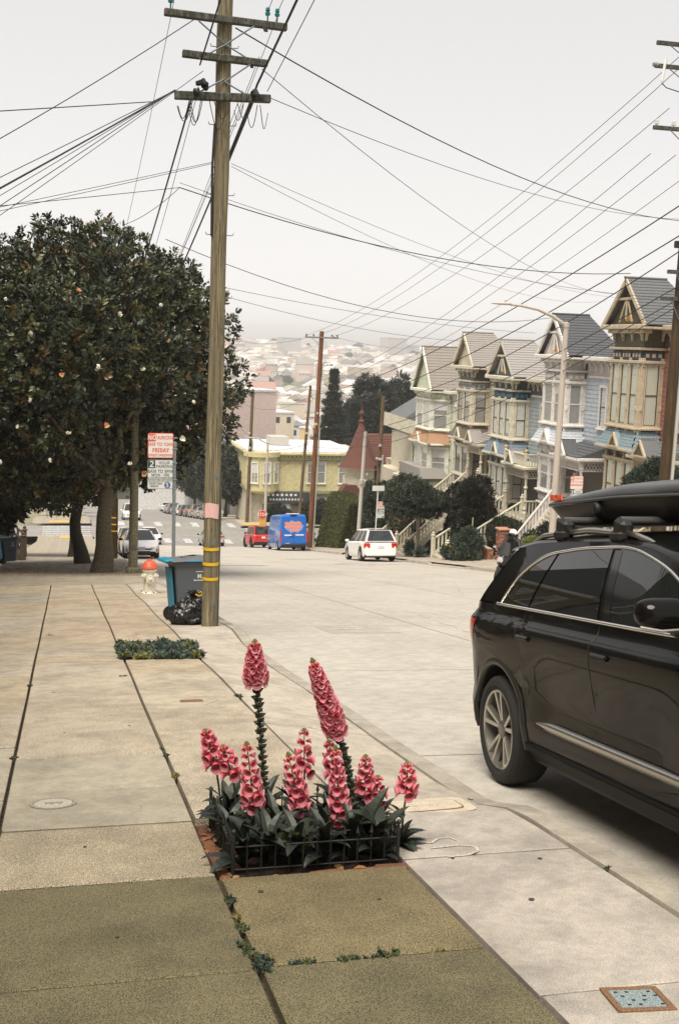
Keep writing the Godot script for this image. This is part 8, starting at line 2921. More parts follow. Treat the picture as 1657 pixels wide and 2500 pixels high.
func build_town() -> void:
	var m: MB
	# --- yellow corner store beyond the junction; local z towards the camera
	var d := 118.0
	var by := gh(d) - 0.3
	var p := thing("corner_store", "yellow two storey corner store with white roof and rounded bay", "store", V(18.6, by, -d))
	m = mb(); m.bx(0, 11.0, 3.2, 6.7, -14, 0)
	part(p, "wall", m, M.store_yellow)
	m = mb(); m.bx(0.15, 10.9, -1.0, 3.2, -13.9, -0.15)
	part(p, "shop_front", m, M.store_cream)
	for a in [[6.7, 0.35, 0.5, M.store_green], [7.2, 0.55, 0.25, M.store_cornice], [3.1, 0.12, 0.3, M.store_green]]:
		m = mb(); m.bev(V(5.5, a[0] + a[2] / 2 - 0.25, -7), V(11 + a[1] * 2, a[2], 14 + a[1] * 2), 0.05)
		part(p, "cornice", m, a[3])
	m = mb(); m.bx(-0.35, 11.3, 7.18, 7.35, -14.2, 0.4)
	part(p, "roof", m, M.roof_white)
	m = mb(); m.bx(3.0, 5.0, 7.35, 8.3, -9, -6)
	part(p, "roof_plant", m, M.pole_grey)
	for k in 26:
		m = mb(); m.box(V(0.2 + k * 0.42, 6.85, 0.32), V(0.14, 0.22, 0.2))
		part(p, "dentil", m, M.store_cornice)
	# rounded bay at the corner
	m = mb(); m.lathe([Vector2(0, 2.75), Vector2(1.3, 3.0), Vector2(1.7, 3.3), Vector2(1.7, 6.75), Vector2(1.95, 6.8), Vector2(1.95, 7.3), Vector2(0, 7.34)], 20, V(1.2, 0, -0.5))
	part(p, "bay", m, M.store_yellow)
	for a in [-0.5, 0.25, 0.95]:
		var bb := yaw(-a * 0.9)
		plain_window(p, Transform3D(yaw(a - 0.1), V(1.2, 0, -0.5) + yaw(a - 0.1) * V(0, 0, 1.68)), 0, 4.1, 0.85, 2.2, M.white_trim, 0.5)
	for x in [6.3, 7.35]:
		plain_window(p, face_z(0.0), x, 4.0, 1.0, 2.35, M.white_trim, 0.12)
	plain_window(p, face_z(0.0), 9.6, 4.0, 1.0, 2.35, M.white_trim, 0.12)
	m = mb(); m.bev(V(3.9, 2.55, 0.1), V(4.4, 1.15, 0.12), 0.03)
	var sg := part(p, "shop_sign", m, M.sign_dark)
	for ln in [[2.82, 0.26, 7, 1.6, 3.3], [2.35, 0.22, 11, 1.9, 3.6]]:
		for k in ln[2]:
			m = mb(); m.bev(V(ln[3] + ln[4] * (k + 0.5) / ln[2], ln[0], 0.165), V(ln[4] / ln[2] * 0.55, ln[1] * (0.8 + 0.2 * (k % 2)), 0.012), 0.004)
			part(sg, "sign_letter", m, M.sign_white2)
	for a in [[2.0, 1.4, M.room_dark], [3.6, 1.0, M.sign_white2], [4.9, 1.2, M.room_dark], [6.1, 1.0, M.poster_pink], [8.0, 1.6, M.room_dark], [9.8, 1.2, M.room_dark]]:
		m = mb(); m.bx(a[0] - a[1] / 2, a[0] + a[1] / 2, 0.1, 1.85, -0.14, -0.08)
		part(p, "shop_window", m, a[2])
	# --- beige buildings down the street behind it
	for a in [[136.0, 9.0, 8.6, "beige row building with dark garage doors below the corner store", M.store_cream, M.awning_orange], [150.0, 10.0, 9.6, "tan row building further down past the garage doors", M.cream_siding, M.roof_brown], [166.0, 12.0, 9.0, "pale building behind the far street trees", M.pink_white, M.roof_grey]]:
		var b := thing("row_building", a[3], "building", V(22.8, gh(a[0]) - 0.4, -a[0]), 0.0)
		m = mb(); m.bx(0, 11, -1.5, a[2], -a[1] / 2, a[1] / 2)
		part(b, "wall", m, a[4])
		m = mb(); m.prism(P2([-0.5, 0, 1.4, 1.1, 1.4, 0]), V(0, a[2] - 1.4, -a[1] / 2), V(1, 0, 0), V(0, 1, 0), V(0, 0, a[1]))
		part(b, "awning", m, a[5])
		for k in 3:
			m = mb(); m.bx(-0.06, 0.0, 0.0, 2.6, -a[1] / 2 + 0.6 + k * 2.9, -a[1] / 2 + 2.7 + k * 2.9)
			part(b, "garage_door", m, M.brown_grey if k != 1 else M.pole_red)
			plain_window(b, face_x(-0.0), -a[1] / 2 + 1.6 + k * 2.9, 4.2, 1.0, 1.9, M.white_trim, 0.4)
		m = mb(); m.bev(V(-0.3, a[2] - 0.2, 0), V(0.9, 0.4, a[1] + 0.2), 0.05)
		part(b, "cornice", m, M.white_trim)
	# --- turret house with red brown roofs
	d = 99.0
	by = gh(d) - 0.2
	p = thing("turret_house", "cream corner house with steep red brown roofs and a pointed turret", "house", V(25.2, by, -d))
	m = mb(); m.bx(0.2, 6.5, -1, 5.2, -7, 0.6)
	part(p, "wall", m, M.cream_trim)
	var pr := []
	m = mb()
	m.lathe([Vector2(2.05, 6.75), Vector2(1.85, 6.8), Vector2(1.45, 7.5), Vector2(0.95, 8.6), Vector2(0.55, 9.6), Vector2(0.28, 10.3), Vector2(0.2, 10.7), Vector2(0.3, 10.75), Vector2(0.14, 10.9), Vector2(0.1, 11.3)], 12)
	part(p, "turret_roof", m, M.roof_red)
	m = mb(); m.lathe([Vector2(0.1, 11.25), Vector2(0.24, 11.4), Vector2(0.2, 11.6), Vector2(0.05, 11.7), Vector2(0.03, 12.2), Vector2(0, 12.2)], 10)
	part(p, "finial", m, M.roof_red)
	m = mb(); m.lathe([Vector2(1.35, -0.5), Vector2(1.35, 6.5), Vector2(1.75, 6.6), Vector2(2.05, 6.75)], 12)
	part(p, "turret_wall", m, M.cream_trim)
	for a in [-0.9, -0.1, 0.7]: plain_window(p, Transform3D(yaw(a), yaw(a) * V(0, 0, 1.33)), 0, 3.0, 0.75, 2.1, M.tan_trim, 0.6)
	m = mb()
	courses(m, V(0.3, 5.0, 1.2), V(7.2, 5.0, 1.2), V(5.6, 9.4, -2.8), V(1.4, 9.4, -2.8), 22, V(0, 4, 4.4), 0.03)
	courses(m, V(7.2, 5.0, 1.2), V(7.2, 5.0, -7.2), V(5.6, 9.4, -4.0), V(5.6, 9.4, -2.8), 22, V(4.4, 1.6, 0), 0.03)
	m.q(V(0.3, 5.0, 1.2), V(1.4, 9.4, -2.8), V(1.4, 9.4, -4.0), V(0.3, 5.0, -7.2), V(-1, 0.4, 0))
	m.q(V(0.3, 5.0, -7.2), V(7.2, 5.0, -7.2), V(5.6, 9.4, -4.0), V(1.4, 9.4, -4.0), V(0, 0.5, -1))
	m.q(V(1.4, 9.4, -2.8), V(5.6, 9.4, -2.8), V(5.6, 9.4, -4.0), V(1.4, 9.4, -4.0), Vector3.UP)
	part(p, "roof", m, M.roof_red)
	m = mb(); m.prism(P2([-1.0, 0, 1.0, 0, 0.5, 0.75, -0.5, 0.75]), V(-1.1, 4.55, 1.55), V(1, 0, 0), V(0, 1, 0), V(0, 0, -1.2))
	part(p, "hood_roof", m, M.roof_red)
	m = mb(); m.bx(2.4, 3.3, 6.2, 7.6, -0.2, 0.35)
	part(p, "dormer", m, M.cream_trim)
	plain_window(p, face_z(0.36), 2.85, 6.3, 0.8, 1.2, M.tan_trim, 0.2)
	m = mb(); m.bev(V(3.6, 4.95, 0.8), V(7.0, 0.25, 0.9), 0.05)
	part(p, "eave", m, M.tan_trim)
	for x in [2.6, 4.6]: plain_window(p, face_z(0.6), x, 1.6, 0.9, 2.2, M.tan_trim, 0.3)
	# --- pale modern house with the slanting roof edge
	d = 84.5
	by = gh(d)
	p = thing("modern_house", "cream boxy house with slanting roof edge and dark balcony doors", "house", V(24.6, by, -d))
	m = mb(); m.bx(0, 10, -1.5, 5.4, -6, 0)
	part(p, "wall", m, M.cream_siding)
	m = mb(); m.bx(1.0, 10, 5.4, 8.2, -6, -0.3)
	part(p, "upper_wall", m, M.cream_siding2)
	m = mb(); m.prism(P2([-1.3, 9.0, 5.0, 7.0, 5.0, 8.2, -1.3, 10.0]), V(0, 0, -0.9), V(1, 0, 0), V(0, 1, 0), V(0, 0, 1.3))
	part(p, "slanting_fascia", m, M.cream_trim)
	m = mb(); m.prism(P2([0.4, 9.4, 9.0, 8.4, 9.0, 10.8, 4.0, 11.6]), V(0, 0, -6), V(1, 0, 0), V(0, 1, 0), V(0, 0, 5.0))
	part(p, "roof", m, M.slate)
	for k in 3:
		m = mb(); m.bx(1.1 + k * 0.95, 1.95 + k * 0.95, 5.5, 7.9 - k * 0.25, -0.32, -0.24)
		part(p, "balcony_door", m, M.car_glass)
	m = mb(); m.bx(-0.5, 4.6, 5.05, 5.4, -0.3, 1.2)
	part(p, "balcony_slab", m, M.cream_trim)
	m = mb(); m.tube([V(-0.4, 6.3, 1.1), V(4.5, 6.3, 1.1)], 0.03, 5)
	part(p, "balcony_rail", m, M.car_black)
	m = mb(); m.bx(2.4, 3.6, 1.6, 2.1, 0.0, 0.04)
	part(p, "window", m, M.room_dark)
	p = thing("parasol", "white parasol open on the deck behind the pale green house", "parasol", V(31.5, gh(88.0) + 9.6, -88.0))
	m = mb(); m.lathe([Vector2(1.5, 1.9), Vector2(0.8, 2.25), Vector2(0.0, 2.45)], 10)
	part(p, "canopy", m, M.sign_white)
	m = mb(); m.tube([V(0, 0, 0), V(0, 2.4, 0)], 0.03, 6)
	part(p, "pole", m, M.pole_grey)
	# --- stairs, pillars and walls before the row
	p = thing("entry_stairs", "long cream stair with turned rails climbing to the green house", "stairs", V(24.0, rsw(21, 67.6), -67.6), -PI / 2)
	stairs(p, -0.9, 0.9, 4.6, 0.1, -0.2, 5.4, M.cream_trim2, M.tread)
	m = mb(); m.prism(P2([-0.2, 4.4, 5.3, -0.1, 4.2, -0.1, -0.2, 3.2]), V(0.96, 0, 0), V(0, 0, 1), V(0, 1, 0), V(0.06, 0, 0))
	part(p, "side_panel", m, M.cream_trim2)
	p = thing("green_porch", "arched cream porch under the green house's bay", "porch", V(24.2, -7.9, -73.2), -PI / 2)
	m = mb()
	m.bx(-3.4, 1.3, 0.9, 1.1, 0.0, 1.9)
	m.prism(P2([-3.6, 1.1, 1.5, 1.1, 1.2, 1.75, -3.3, 1.75]), V(0, 0, 0.0), V(1, 0, 0), V(0, 1, 0), V(0, 0, 1.9))
	part(p, "porch_roof", m, M.roof_brown)
	for a in [[-3.2, 1.8], [-1.1, 1.8], [1.1, 1.8], [1.1, 0.1]]:
		m = mb(); turned(m, V(a[0], -2.6, a[1]), 3.5, 0.11)
		part(p, "post", m, M.white_trim)
	for s in [[V(1.14, 0, 0.95), PI / 2, 0.8], [V(-0.0, 0, 1.84), 0.0, 1.0], [V(-2.15, 0, 1.84), 0.0, 1.0]]:
		m = mb()
		m.t = Transform3D(yaw(s[1]), s[0])
		for k in 13:
			var a := PI * (k + 0.5) / 13.0
			m.box(V(cos(a) * s[2] * 0.85, 0.0 + sin(a) * s[2] * 0.6, 0), V(0.24, 0.12, 0.1), Basis(Vector3.BACK, a + PI / 2))
		m.box(V(0, 0.74, 0), V(s[2] * 2, 0.3, 0.08))
		part(p, "arch", m, M.white_trim)
	m = mb(); m.bx(-3.3, 1.0, -2.6, 0.9, 0.0, 0.1)
	part(p, "doorway", m, M.room_dark)
	# brick gate pillar and low wall
	p = thing("brick_pillar", "square red brick gate pillar left of the white helmet", "pillar", V(21.0, rsw(21.0, 53.4), -53.4))
	brickwork(p, V(0.55, 1.5, 0.55))
	m = mb(); m.bev(V(0, 1.54, 0), V(0.68, 0.1, 0.68), 0.03)
	part(p, "cap", m, M.brick_pale)
	p = thing("brick_wall", "low red brick wall before the gate pillar", "wall", V(20.6, rsw(20.6, 55.4), -55.2))
	brickwork(p, V(0.3, 0.75, 2.4))
	p = thing("brick_wall", "red brick wall seen between lamp post and roof box feet", "wall", V(22.6, rsw(22.0, 46.0), -46.0))
	brickwork(p, V(0.3, 1.5, 3.4))
	for k in 9:
		m = mb(); m.tube([V(-0.3, 0, -1.6 + k * 0.4), V(-0.3, 1.7, -1.6 + k * 0.4)], 0.02, 4)
		part(p, "railing", m, M.car_black)
	p = thing("garden_gate_panel", "pale blue grey boarded side gate under the blue house's porch", "gate", V(23.6, rsw(22, 50.0), -50.2))
	for k in 7:
		m = mb(); m.bev(V(0, 1.0, -0.9 + k * 0.28), V(0.06, 2.2, 0.25), 0.01)
		part(p, "board", m, M.blue_siding if k % 2 else M.blue_siding2)
	single("garden_stake", _rod(2.1, 0.035), M.tan_trim, "thin wooden stake standing in the rose bush", "stake", "", xf(V(20.0, rsw(20, 55.0), -55.2)))
	# parked white truck roof glimpsed under the roof box
	car("white car seen in the gap under the roof box", "suv", V(16.1, rd(16.1, 27.0), -27.0), slope_basis(false), M.paint_white, {})
	build_near_side()

func _rod(h: float, r: float) -> MB:
	var m := mb()
	m.tube([V(0, 0, 0), V(0.03, h, 0)], r, 6)
	return m

func brickwork(p: Node3D, s: Vector3) -> void:
	var core := mb(); core.bx(-s.x / 2 + 0.01, s.x / 2 - 0.01, -0.3, s.y, -s.z / 2 + 0.01, s.z / 2 - 0.01)
	part(p, "mortar_core", core, M.mortar)
	var m := [mb(), mb(), mb()]
	var ny := int(s.y / 0.075)
	for j in ny:
		for side in 4:
			var w := s.x if side % 2 == 0 else s.z
			var n := int(w / 0.21) + 1
			for i in n:
				var a := clampf(-w / 2 + (i - 0.5 * (j % 2)) * 0.21, -w / 2, w / 2)
				var b := clampf(-w / 2 + (i + 1 - 0.5 * (j % 2)) * 0.21 - 0.012, -w / 2, w / 2)
				if b - a < 0.03: continue
				var c := Vector3.ZERO
				var sz := Vector3.ZERO
				var y := j * 0.075 + 0.035
				if side % 2 == 0:
					c = V((a + b) / 2, y, (s.z / 2 - 0.02) * (1 if side == 0 else -1)); sz = V(b - a, 0.062, 0.05)
				else:
					c = V((s.x / 2 - 0.02) * (1 if side == 1 else -1), y, (a + b) / 2); sz = V(0.05, 0.062, b - a)
				m[rng.randi() % 3].box(c, sz)
	for k in 3:
		part(p, "bricks", m[k], [M.brick_red, M.brick_dark, M.brick_pale][k]).set_meta("kind", "stuff")

# the near side of the street: garden stair, bins and the row of houses the car's paint mirrors
func build_near_side() -> void:
	var p := thing("garden_stairs", "brown garden stair with rails at the pavement's inner edge", "stairs", V(-4.9, gh(51.5), -51.5), PI / 2)
	stairs(p, -0.8, 0.8, 2.7, 0.1, 0.2, 3.2, M.stair_brown, M.stair_brown)
	var bin0: Node3D = get_node("wheeled_bin")
	dup(bin0, V(-2.15, gh(47.0), -47.0), 0.4, "dark bin at the frame's edge by the garden stair")
	dup(bin0, V(-2.75, gh(45.6), -45.6), 0.2, "second dark bin at the very edge of the frame")
	dup(bin0, V(20.3, gh(121.0) - 0.25, -121.0), 0.3, "distant blue bin beside the garage doors")
	dup(bin0, V(18.4, rsw(18.4, 86.5), -86.8), 0.3, "blue bin between the van and the clipped hedge")
	var xs := []
	var cs := []
	var lv := mb()
	leaf_mesh(lv, Vector3.ZERO, Basis(Vector3.RIGHT, 1.4), 0.12, 0.035, 0.5, 2)
	for k in 700:
		var d := R(35.0, 47.0)
		var x := R(-2.4, 2.3)
		if x > -1.0 and x < 1.0 and k % 3: continue
		xs.append(Transform3D(yaw(R(0, 6.3)).scaled(Vector3.ONE * R(0.6, 1.2)), V(x, sw(x, d) + 0.01, -d)))
		cs.append([Color(0.3, 0.15, 0.05), Color(0.2, 0.11, 0.04), Color(0.4, 0.22, 0.08)][k % 3])
	tag(many(self, "fallen_leaves", lv.mesh(), M.leaf_mat, xs, cs), "brown magnolia leaves fallen along the shaded pavement", "leaves")
	var walls := [M.near_brown, M.near_grey, M.near_tan, M.near_brown, M.near_grey, M.near_tan, M.near_brown]
	var says := ["brown shingled house beside the camera", "grey house with white windows next to the brown one", "tan stucco house uphill of the grey one", "brown house facing the black car", "grey house facing the planter", "tan house facing the near magnolia", "brown house behind the garden trees"]
	for i in 7:
		var d := -16.0 + i * 9.2
		var hh := 8.6 + 1.2 * sin(i * 2.1)
		p = thing("near_house", says[i], "house", V(-4.6 - (1.2 if i > 5 else 0.0), gh(d), -d), 0.0, "houses lining the near pavement")
		var m := mb(); m.bx(-10, 0, -1.5, hh, -4.4, 4.4)
		part(p, "wall", m, walls[i])
		m = mb(); m.prism(P2([-4.8, 0, 4.8, 0, 0, 2.6]), V(-10.2, hh, 0), V(0, 0, 1), V(0, 1, 0), V(10.6, 0, 0))
		part(p, "roof", m, M.slate if i % 2 else M.roof_brown2)
		m = mb(); m.bev(V(0.15, hh - 0.1, 0), V(0.5, 0.3, 9.0), 0.05)
		part(p, "eave", m, M.white_trim)
		var F := Transform3D(Basis(V(0, 0, -1), V(0, 1, 0), V(1, 0, 0)), V(0.0, 0, 0))
		for k in 3:
			window_on(p, F, -2.7 + k * 2.7, 5.0, 1.1, 1.9, M.white_trim, {"blind": 0.4})
			if k != 1: window_on(p, F, -2.7 + k * 2.7, 1.7, 1.1, 1.9, M.white_trim, {"blind": 0.3})
		m = mb(); m.bx(0.0, 0.06, 0.9, 3.1, -0.55, 0.55)
		part(p, "door", m, M.room_dark)
		for k in 5:
			m = mb(); m.bx(0.1, 1.5 - k * 0.25, 0.0, 0.18 * (k + 1), -0.8 + 0.0, 0.8)
			if k < 4: part(p, "step", m, M.tread)

# ---------- the valley and the hills beyond ----------
func gable_house(label: String, group: String, at: Vector3, turn: float, w: float, l: float, h: float, rh: float, wall: Material, roof: Material, wins: int, nm := "hillside_house") -> void:
	var p := thing(nm, label, "house" if nm != "tower_block" else "building", at, turn, group)
	var m := mb(); m.bx(-w / 2, w / 2, -6, h, -l / 2, l / 2)
	part(p, "wall", m, wall)
	m = mb()
	if rh > 0.0:
		m.prism(P2([-w / 2 - 0.4, h - 0.05, w / 2 + 0.4, h - 0.05, 0, h + rh]), V(0, 0, -l / 2 - 0.3), V(1, 0, 0), V(0, 1, 0), V(0, 0, l + 0.6))
	else:
		m.bx(-w / 2 - 0.2, w / 2 + 0.2, h, h + 0.4, -l / 2 - 0.2, l / 2 + 0.2)
	part(p, "roof", m, roof)
	var cols := maxi(2, int(w / 3.0))
	for k in wins:
		var x := -w / 2 + w * ((k % cols) + 0.5) / cols
		var y := h - 1.0 - 3.0 * (k / cols)
		m = mb(); m.bx(x - 0.6, x + 0.6, y - 1.6, y, l / 2, l / 2 + 0.06)
		part(p, "window", m, M.far_window)

func build_far() -> void:
	var walls := [M.far_white, M.far_cream, M.far_pink, M.far_grey, M.far_tan, M.far_white]
	var cn := ["white", "cream", "pale pink", "light grey", "tan", "white"]
	var roofs := [M.roof_grey, M.far_roof_dark, M.roof_brown, M.roof_white, M.far_roof_red]
	# the ones that can be told apart just below the junction
	var near := [[33.0, 190.0, 8.0, 11.0, 8.4, 3.2, M.far_yellow, M.far_roof_dark, 0.15, "yellow gabled house behind the corner store's roof"], [41.0, 196.0, 10.0, 14.0, 7.0, 2.0, M.far_white, M.far_roof_red, 1.4, "long red roofed house beside the yellow gable"], [24.0, 186.0, 8.0, 10.0, 9.0, 3.0, M.far_grey, M.slate, 0.2, "grey gabled house left of the yellow gable"], [16.0, 200.0, 9.0, 12.0, 9.0, 0.0, M.far_white, M.roof_white, 0.1, "white flat roofed house behind the corner pole"], [29.0, 236.0, 9.0, 12.0, 8.0, 3.0, M.far_white, M.roof_grey, 0.3, "white gabled house among the roofs below"], [22.0, 250.0, 9.0, 12.0, 10.0, 3.0, M.far_white, M.slate, 1.0, "white dormered house under the crossing wires"], [46.0, 330.0, 26.0, 30.0, 22.0, 0.0, M.far_cream, M.roof_white, 0.2, "large cream block in the valley left of the brown pole"], [62.0, 360.0, 20.0, 22.0, 19.0, 0.0, M.far_white, M.far_roof_dark, 0.1, "white block with a grey roof wall beside the brown pole"], [46.0, 425.0, 30.0, 26.0, 15.0, 3.0, M.far_cream, M.roof_grey, 0.1, "long cream building low in the valley behind the store"], [70.0, 300.0, 14.0, 16.0, 16.0, 0.0, M.far_yellow, M.roof_white, 0.3, "yellow apartment block behind the leaning pole"], [49.0, 210.0, 7.0, 7.0, 14.0, 0.0, M.far_grey, M.roof_white, 0.2, "grey lift tower above the store's roof"], [78.0, 330.0, 12.0, 14.0, 22.0, 0.0, M.far_white, M.roof_white, 0.0, "white church like block between the conifers"]]
	for a in near:
		gable_house(a[9], "", V(a[0], gh(a[1]), -a[1]), a[8], a[2], a[3], a[4], a[5], a[6], a[7], 8 if a[4] > 15.0 else 4)
	# a street of roofs in the valley, then the hillside rising into the haze
	for band in [[230.0, 420.0, 26, "in the valley under the crossing wires"], [430.0, 900.0, 70, "on the valley floor"], [900.0, 1500.0, 95, "on the lower hillside"], [1500.0, 2500.0, 85, "on the upper hillside, half lost in haze"]]:
		for i in band[2]:
			var d := lerpf(band[0], band[1], (i + rng.randf()) / band[2])
			var x := d * R(0.105, 0.335)
			if d > 900.0: x = d * R(0.11, 0.37)
			var w := R(8, 15) * (1.0 + d / 2400.0)
			var k := rng.randi() % 6
			var rk := rng.randi() % 5
			var flat := rng.randf() < 0.5
			var h := R(8, 13) + (R(4, 12) if rng.randf() < 0.18 else 0.0)
			gable_house("%s %s house %s" % [cn[k], "flat roofed" if flat else "gabled", band[3]], "houses " + band[3], V(x, _hill(x, d), -d), R(-0.5, 0.5) + (PI / 2 if i % 3 == 0 else 0.0), w, w * R(0.9, 1.5), h, 0.0 if flat else w * 0.3, walls[k], roofs[rk], 6 if d < 900.0 else (4 if d < 1500.0 else 0))
	for a in [[385.0, 2050.0, 34.0, 36.0, "square hazy tower on the skyline left of the brown pole"], [618.0, 2200.0, 40.0, 41.0, "tall hazy tower on the skyline toward the green gable"], [285.0, 2300.0, 60.0, 24.0, "broad hazy block on the skyline beside the tree"], [330.0, 2250.0, 50.0, 14.0, "low hazy block on the skyline next to the broad one"], [655.0, 2250.0, 46.0, 26.0, "hazy slab beside the tall skyline tower"]]:
		gable_house(a[4], "", V(a[0], _hill(a[0], a[1]), -a[1]), 0.1, a[2], a[2], a[3], 0.0, M.far_grey, M.far_grey, 12, "tower_block")
	# trees on the slopes
	var me := cluster(12, 0.12, 0.04, 0.14, 41, 2)
	var g := [Color(0.045, 0.055, 0.04), Color(0.035, 0.045, 0.033), Color(0.06, 0.068, 0.045)]
	for band in [[200.0, 420.0, 26, 5.0, "round tree between the roofs just below the junction"], [430.0, 1000.0, 30, 7.0, "tree among the valley roofs"], [1000.0, 1700.0, 24, 8.0, "dark tree clump on the lower hillside"], [1800.0, 2650.0, 22, 11.0, "hazy tree crown near the skyline"]]:
		for i in band[2]:
			var d := lerpf(band[0], band[1], (i + rng.randf()) / band[2])
			var x := d * R(0.105, 0.36)
			var s: float = band[3] * R(0.7, 1.3)
			var at := V(x, _hill(x, d), -d)
			var p := thing("hillside_tree", band[4], "tree", at, 0.0, "trees on the far slopes: " + band[4])
			var m := mb(); m.tube([V(0, -3, 0), V(0, s, 0)], [s * 0.05, s * 0.03], 5)
			part(p, "trunk", m, M.bark_dark)
			var lobes := blobs(V(0, s * 0.95, 0), V(s * R(0.6, 1.0), s * 0.55, s * 0.7), 6, 0.4, 0.6)
			foliage(p, "crown", lobes, 260, me, M.leaf_mat, Vector2(s * 0.75, s * 1.3), g, 0.3)
	# the countless roofs between them
	var bx := mb(); bx.bx(-0.5, 0.5, -0.5, 1.0, -0.5, 0.5)
	var gb := mb(); gb.bx(-0.5, 0.5, -0.5, 0.75, -0.5, 0.5); gb.prism(P2([-0.54, 0.75, 0.54, 0.75, 0, 1.15]), V(0, 0, -0.52), V(1, 0, 0), V(0, 1, 0), V(0, 0, 1.04))
	for kind in 2:
		var xs := []
		var cs := []
		for i in 1300:
			var d := lerpf(480.0, 2750.0, pow(rng.randf(), 0.8))
			var x := d * R(0.1, 0.37)
			if d > 1060.0 and d < 1400.0 and x / d > 0.16 and x / d < 0.235: continue
			var w := R(8, 15) * (1.0 + d / 2600.0)
			xs.append(Transform3D(yaw(R(-0.5, 0.5)).scaled_local(V(w, R(7, 13), w * R(0.9, 1.6))), V(x, _hill(x, d), -d)))
			var c: Color = [Color(0.74, 0.73, 0.7), Color(0.66, 0.6, 0.5), Color(0.6, 0.5, 0.46), Color(0.5, 0.5, 0.5), Color(0.72, 0.7, 0.66), Color(0.4, 0.36, 0.32)][rng.randi() % 6]
			cs.append(c)
		tag(many(self, "distant_city", (bx if kind == 0 else gb).mesh(), M.city_mass, xs, cs), "mass of tiny pale %s buildings covering the far hillside" % ("flat roofed" if kind == 0 else "gabled"), "city")
	# the park slope on the hillside
	var m := mb()
	var rows := []
	for i in 13:
		var d := lerpf(1060.0, 1400.0, i / 12.0)
		var r := PackedVector3Array()
		for j in 13:
			var x := d * lerpf(0.16, 0.235, j / 12.0)
			r.append(V(x, _hill(x, d) + 2.0, -d))
		rows.append(r)
	m.grid(rows, false, Vector3.UP)
	structure("park_slope", m, M.park_green)

func _hill(x: float, d: float) -> float:
	return gh(d) - 1.0 + (9.0 * sin(x * 0.004 + d * 0.0021) + 7.0 * sin(x * 0.009 - 1.0)) * smoothstep(800.0, 1600.0, d)

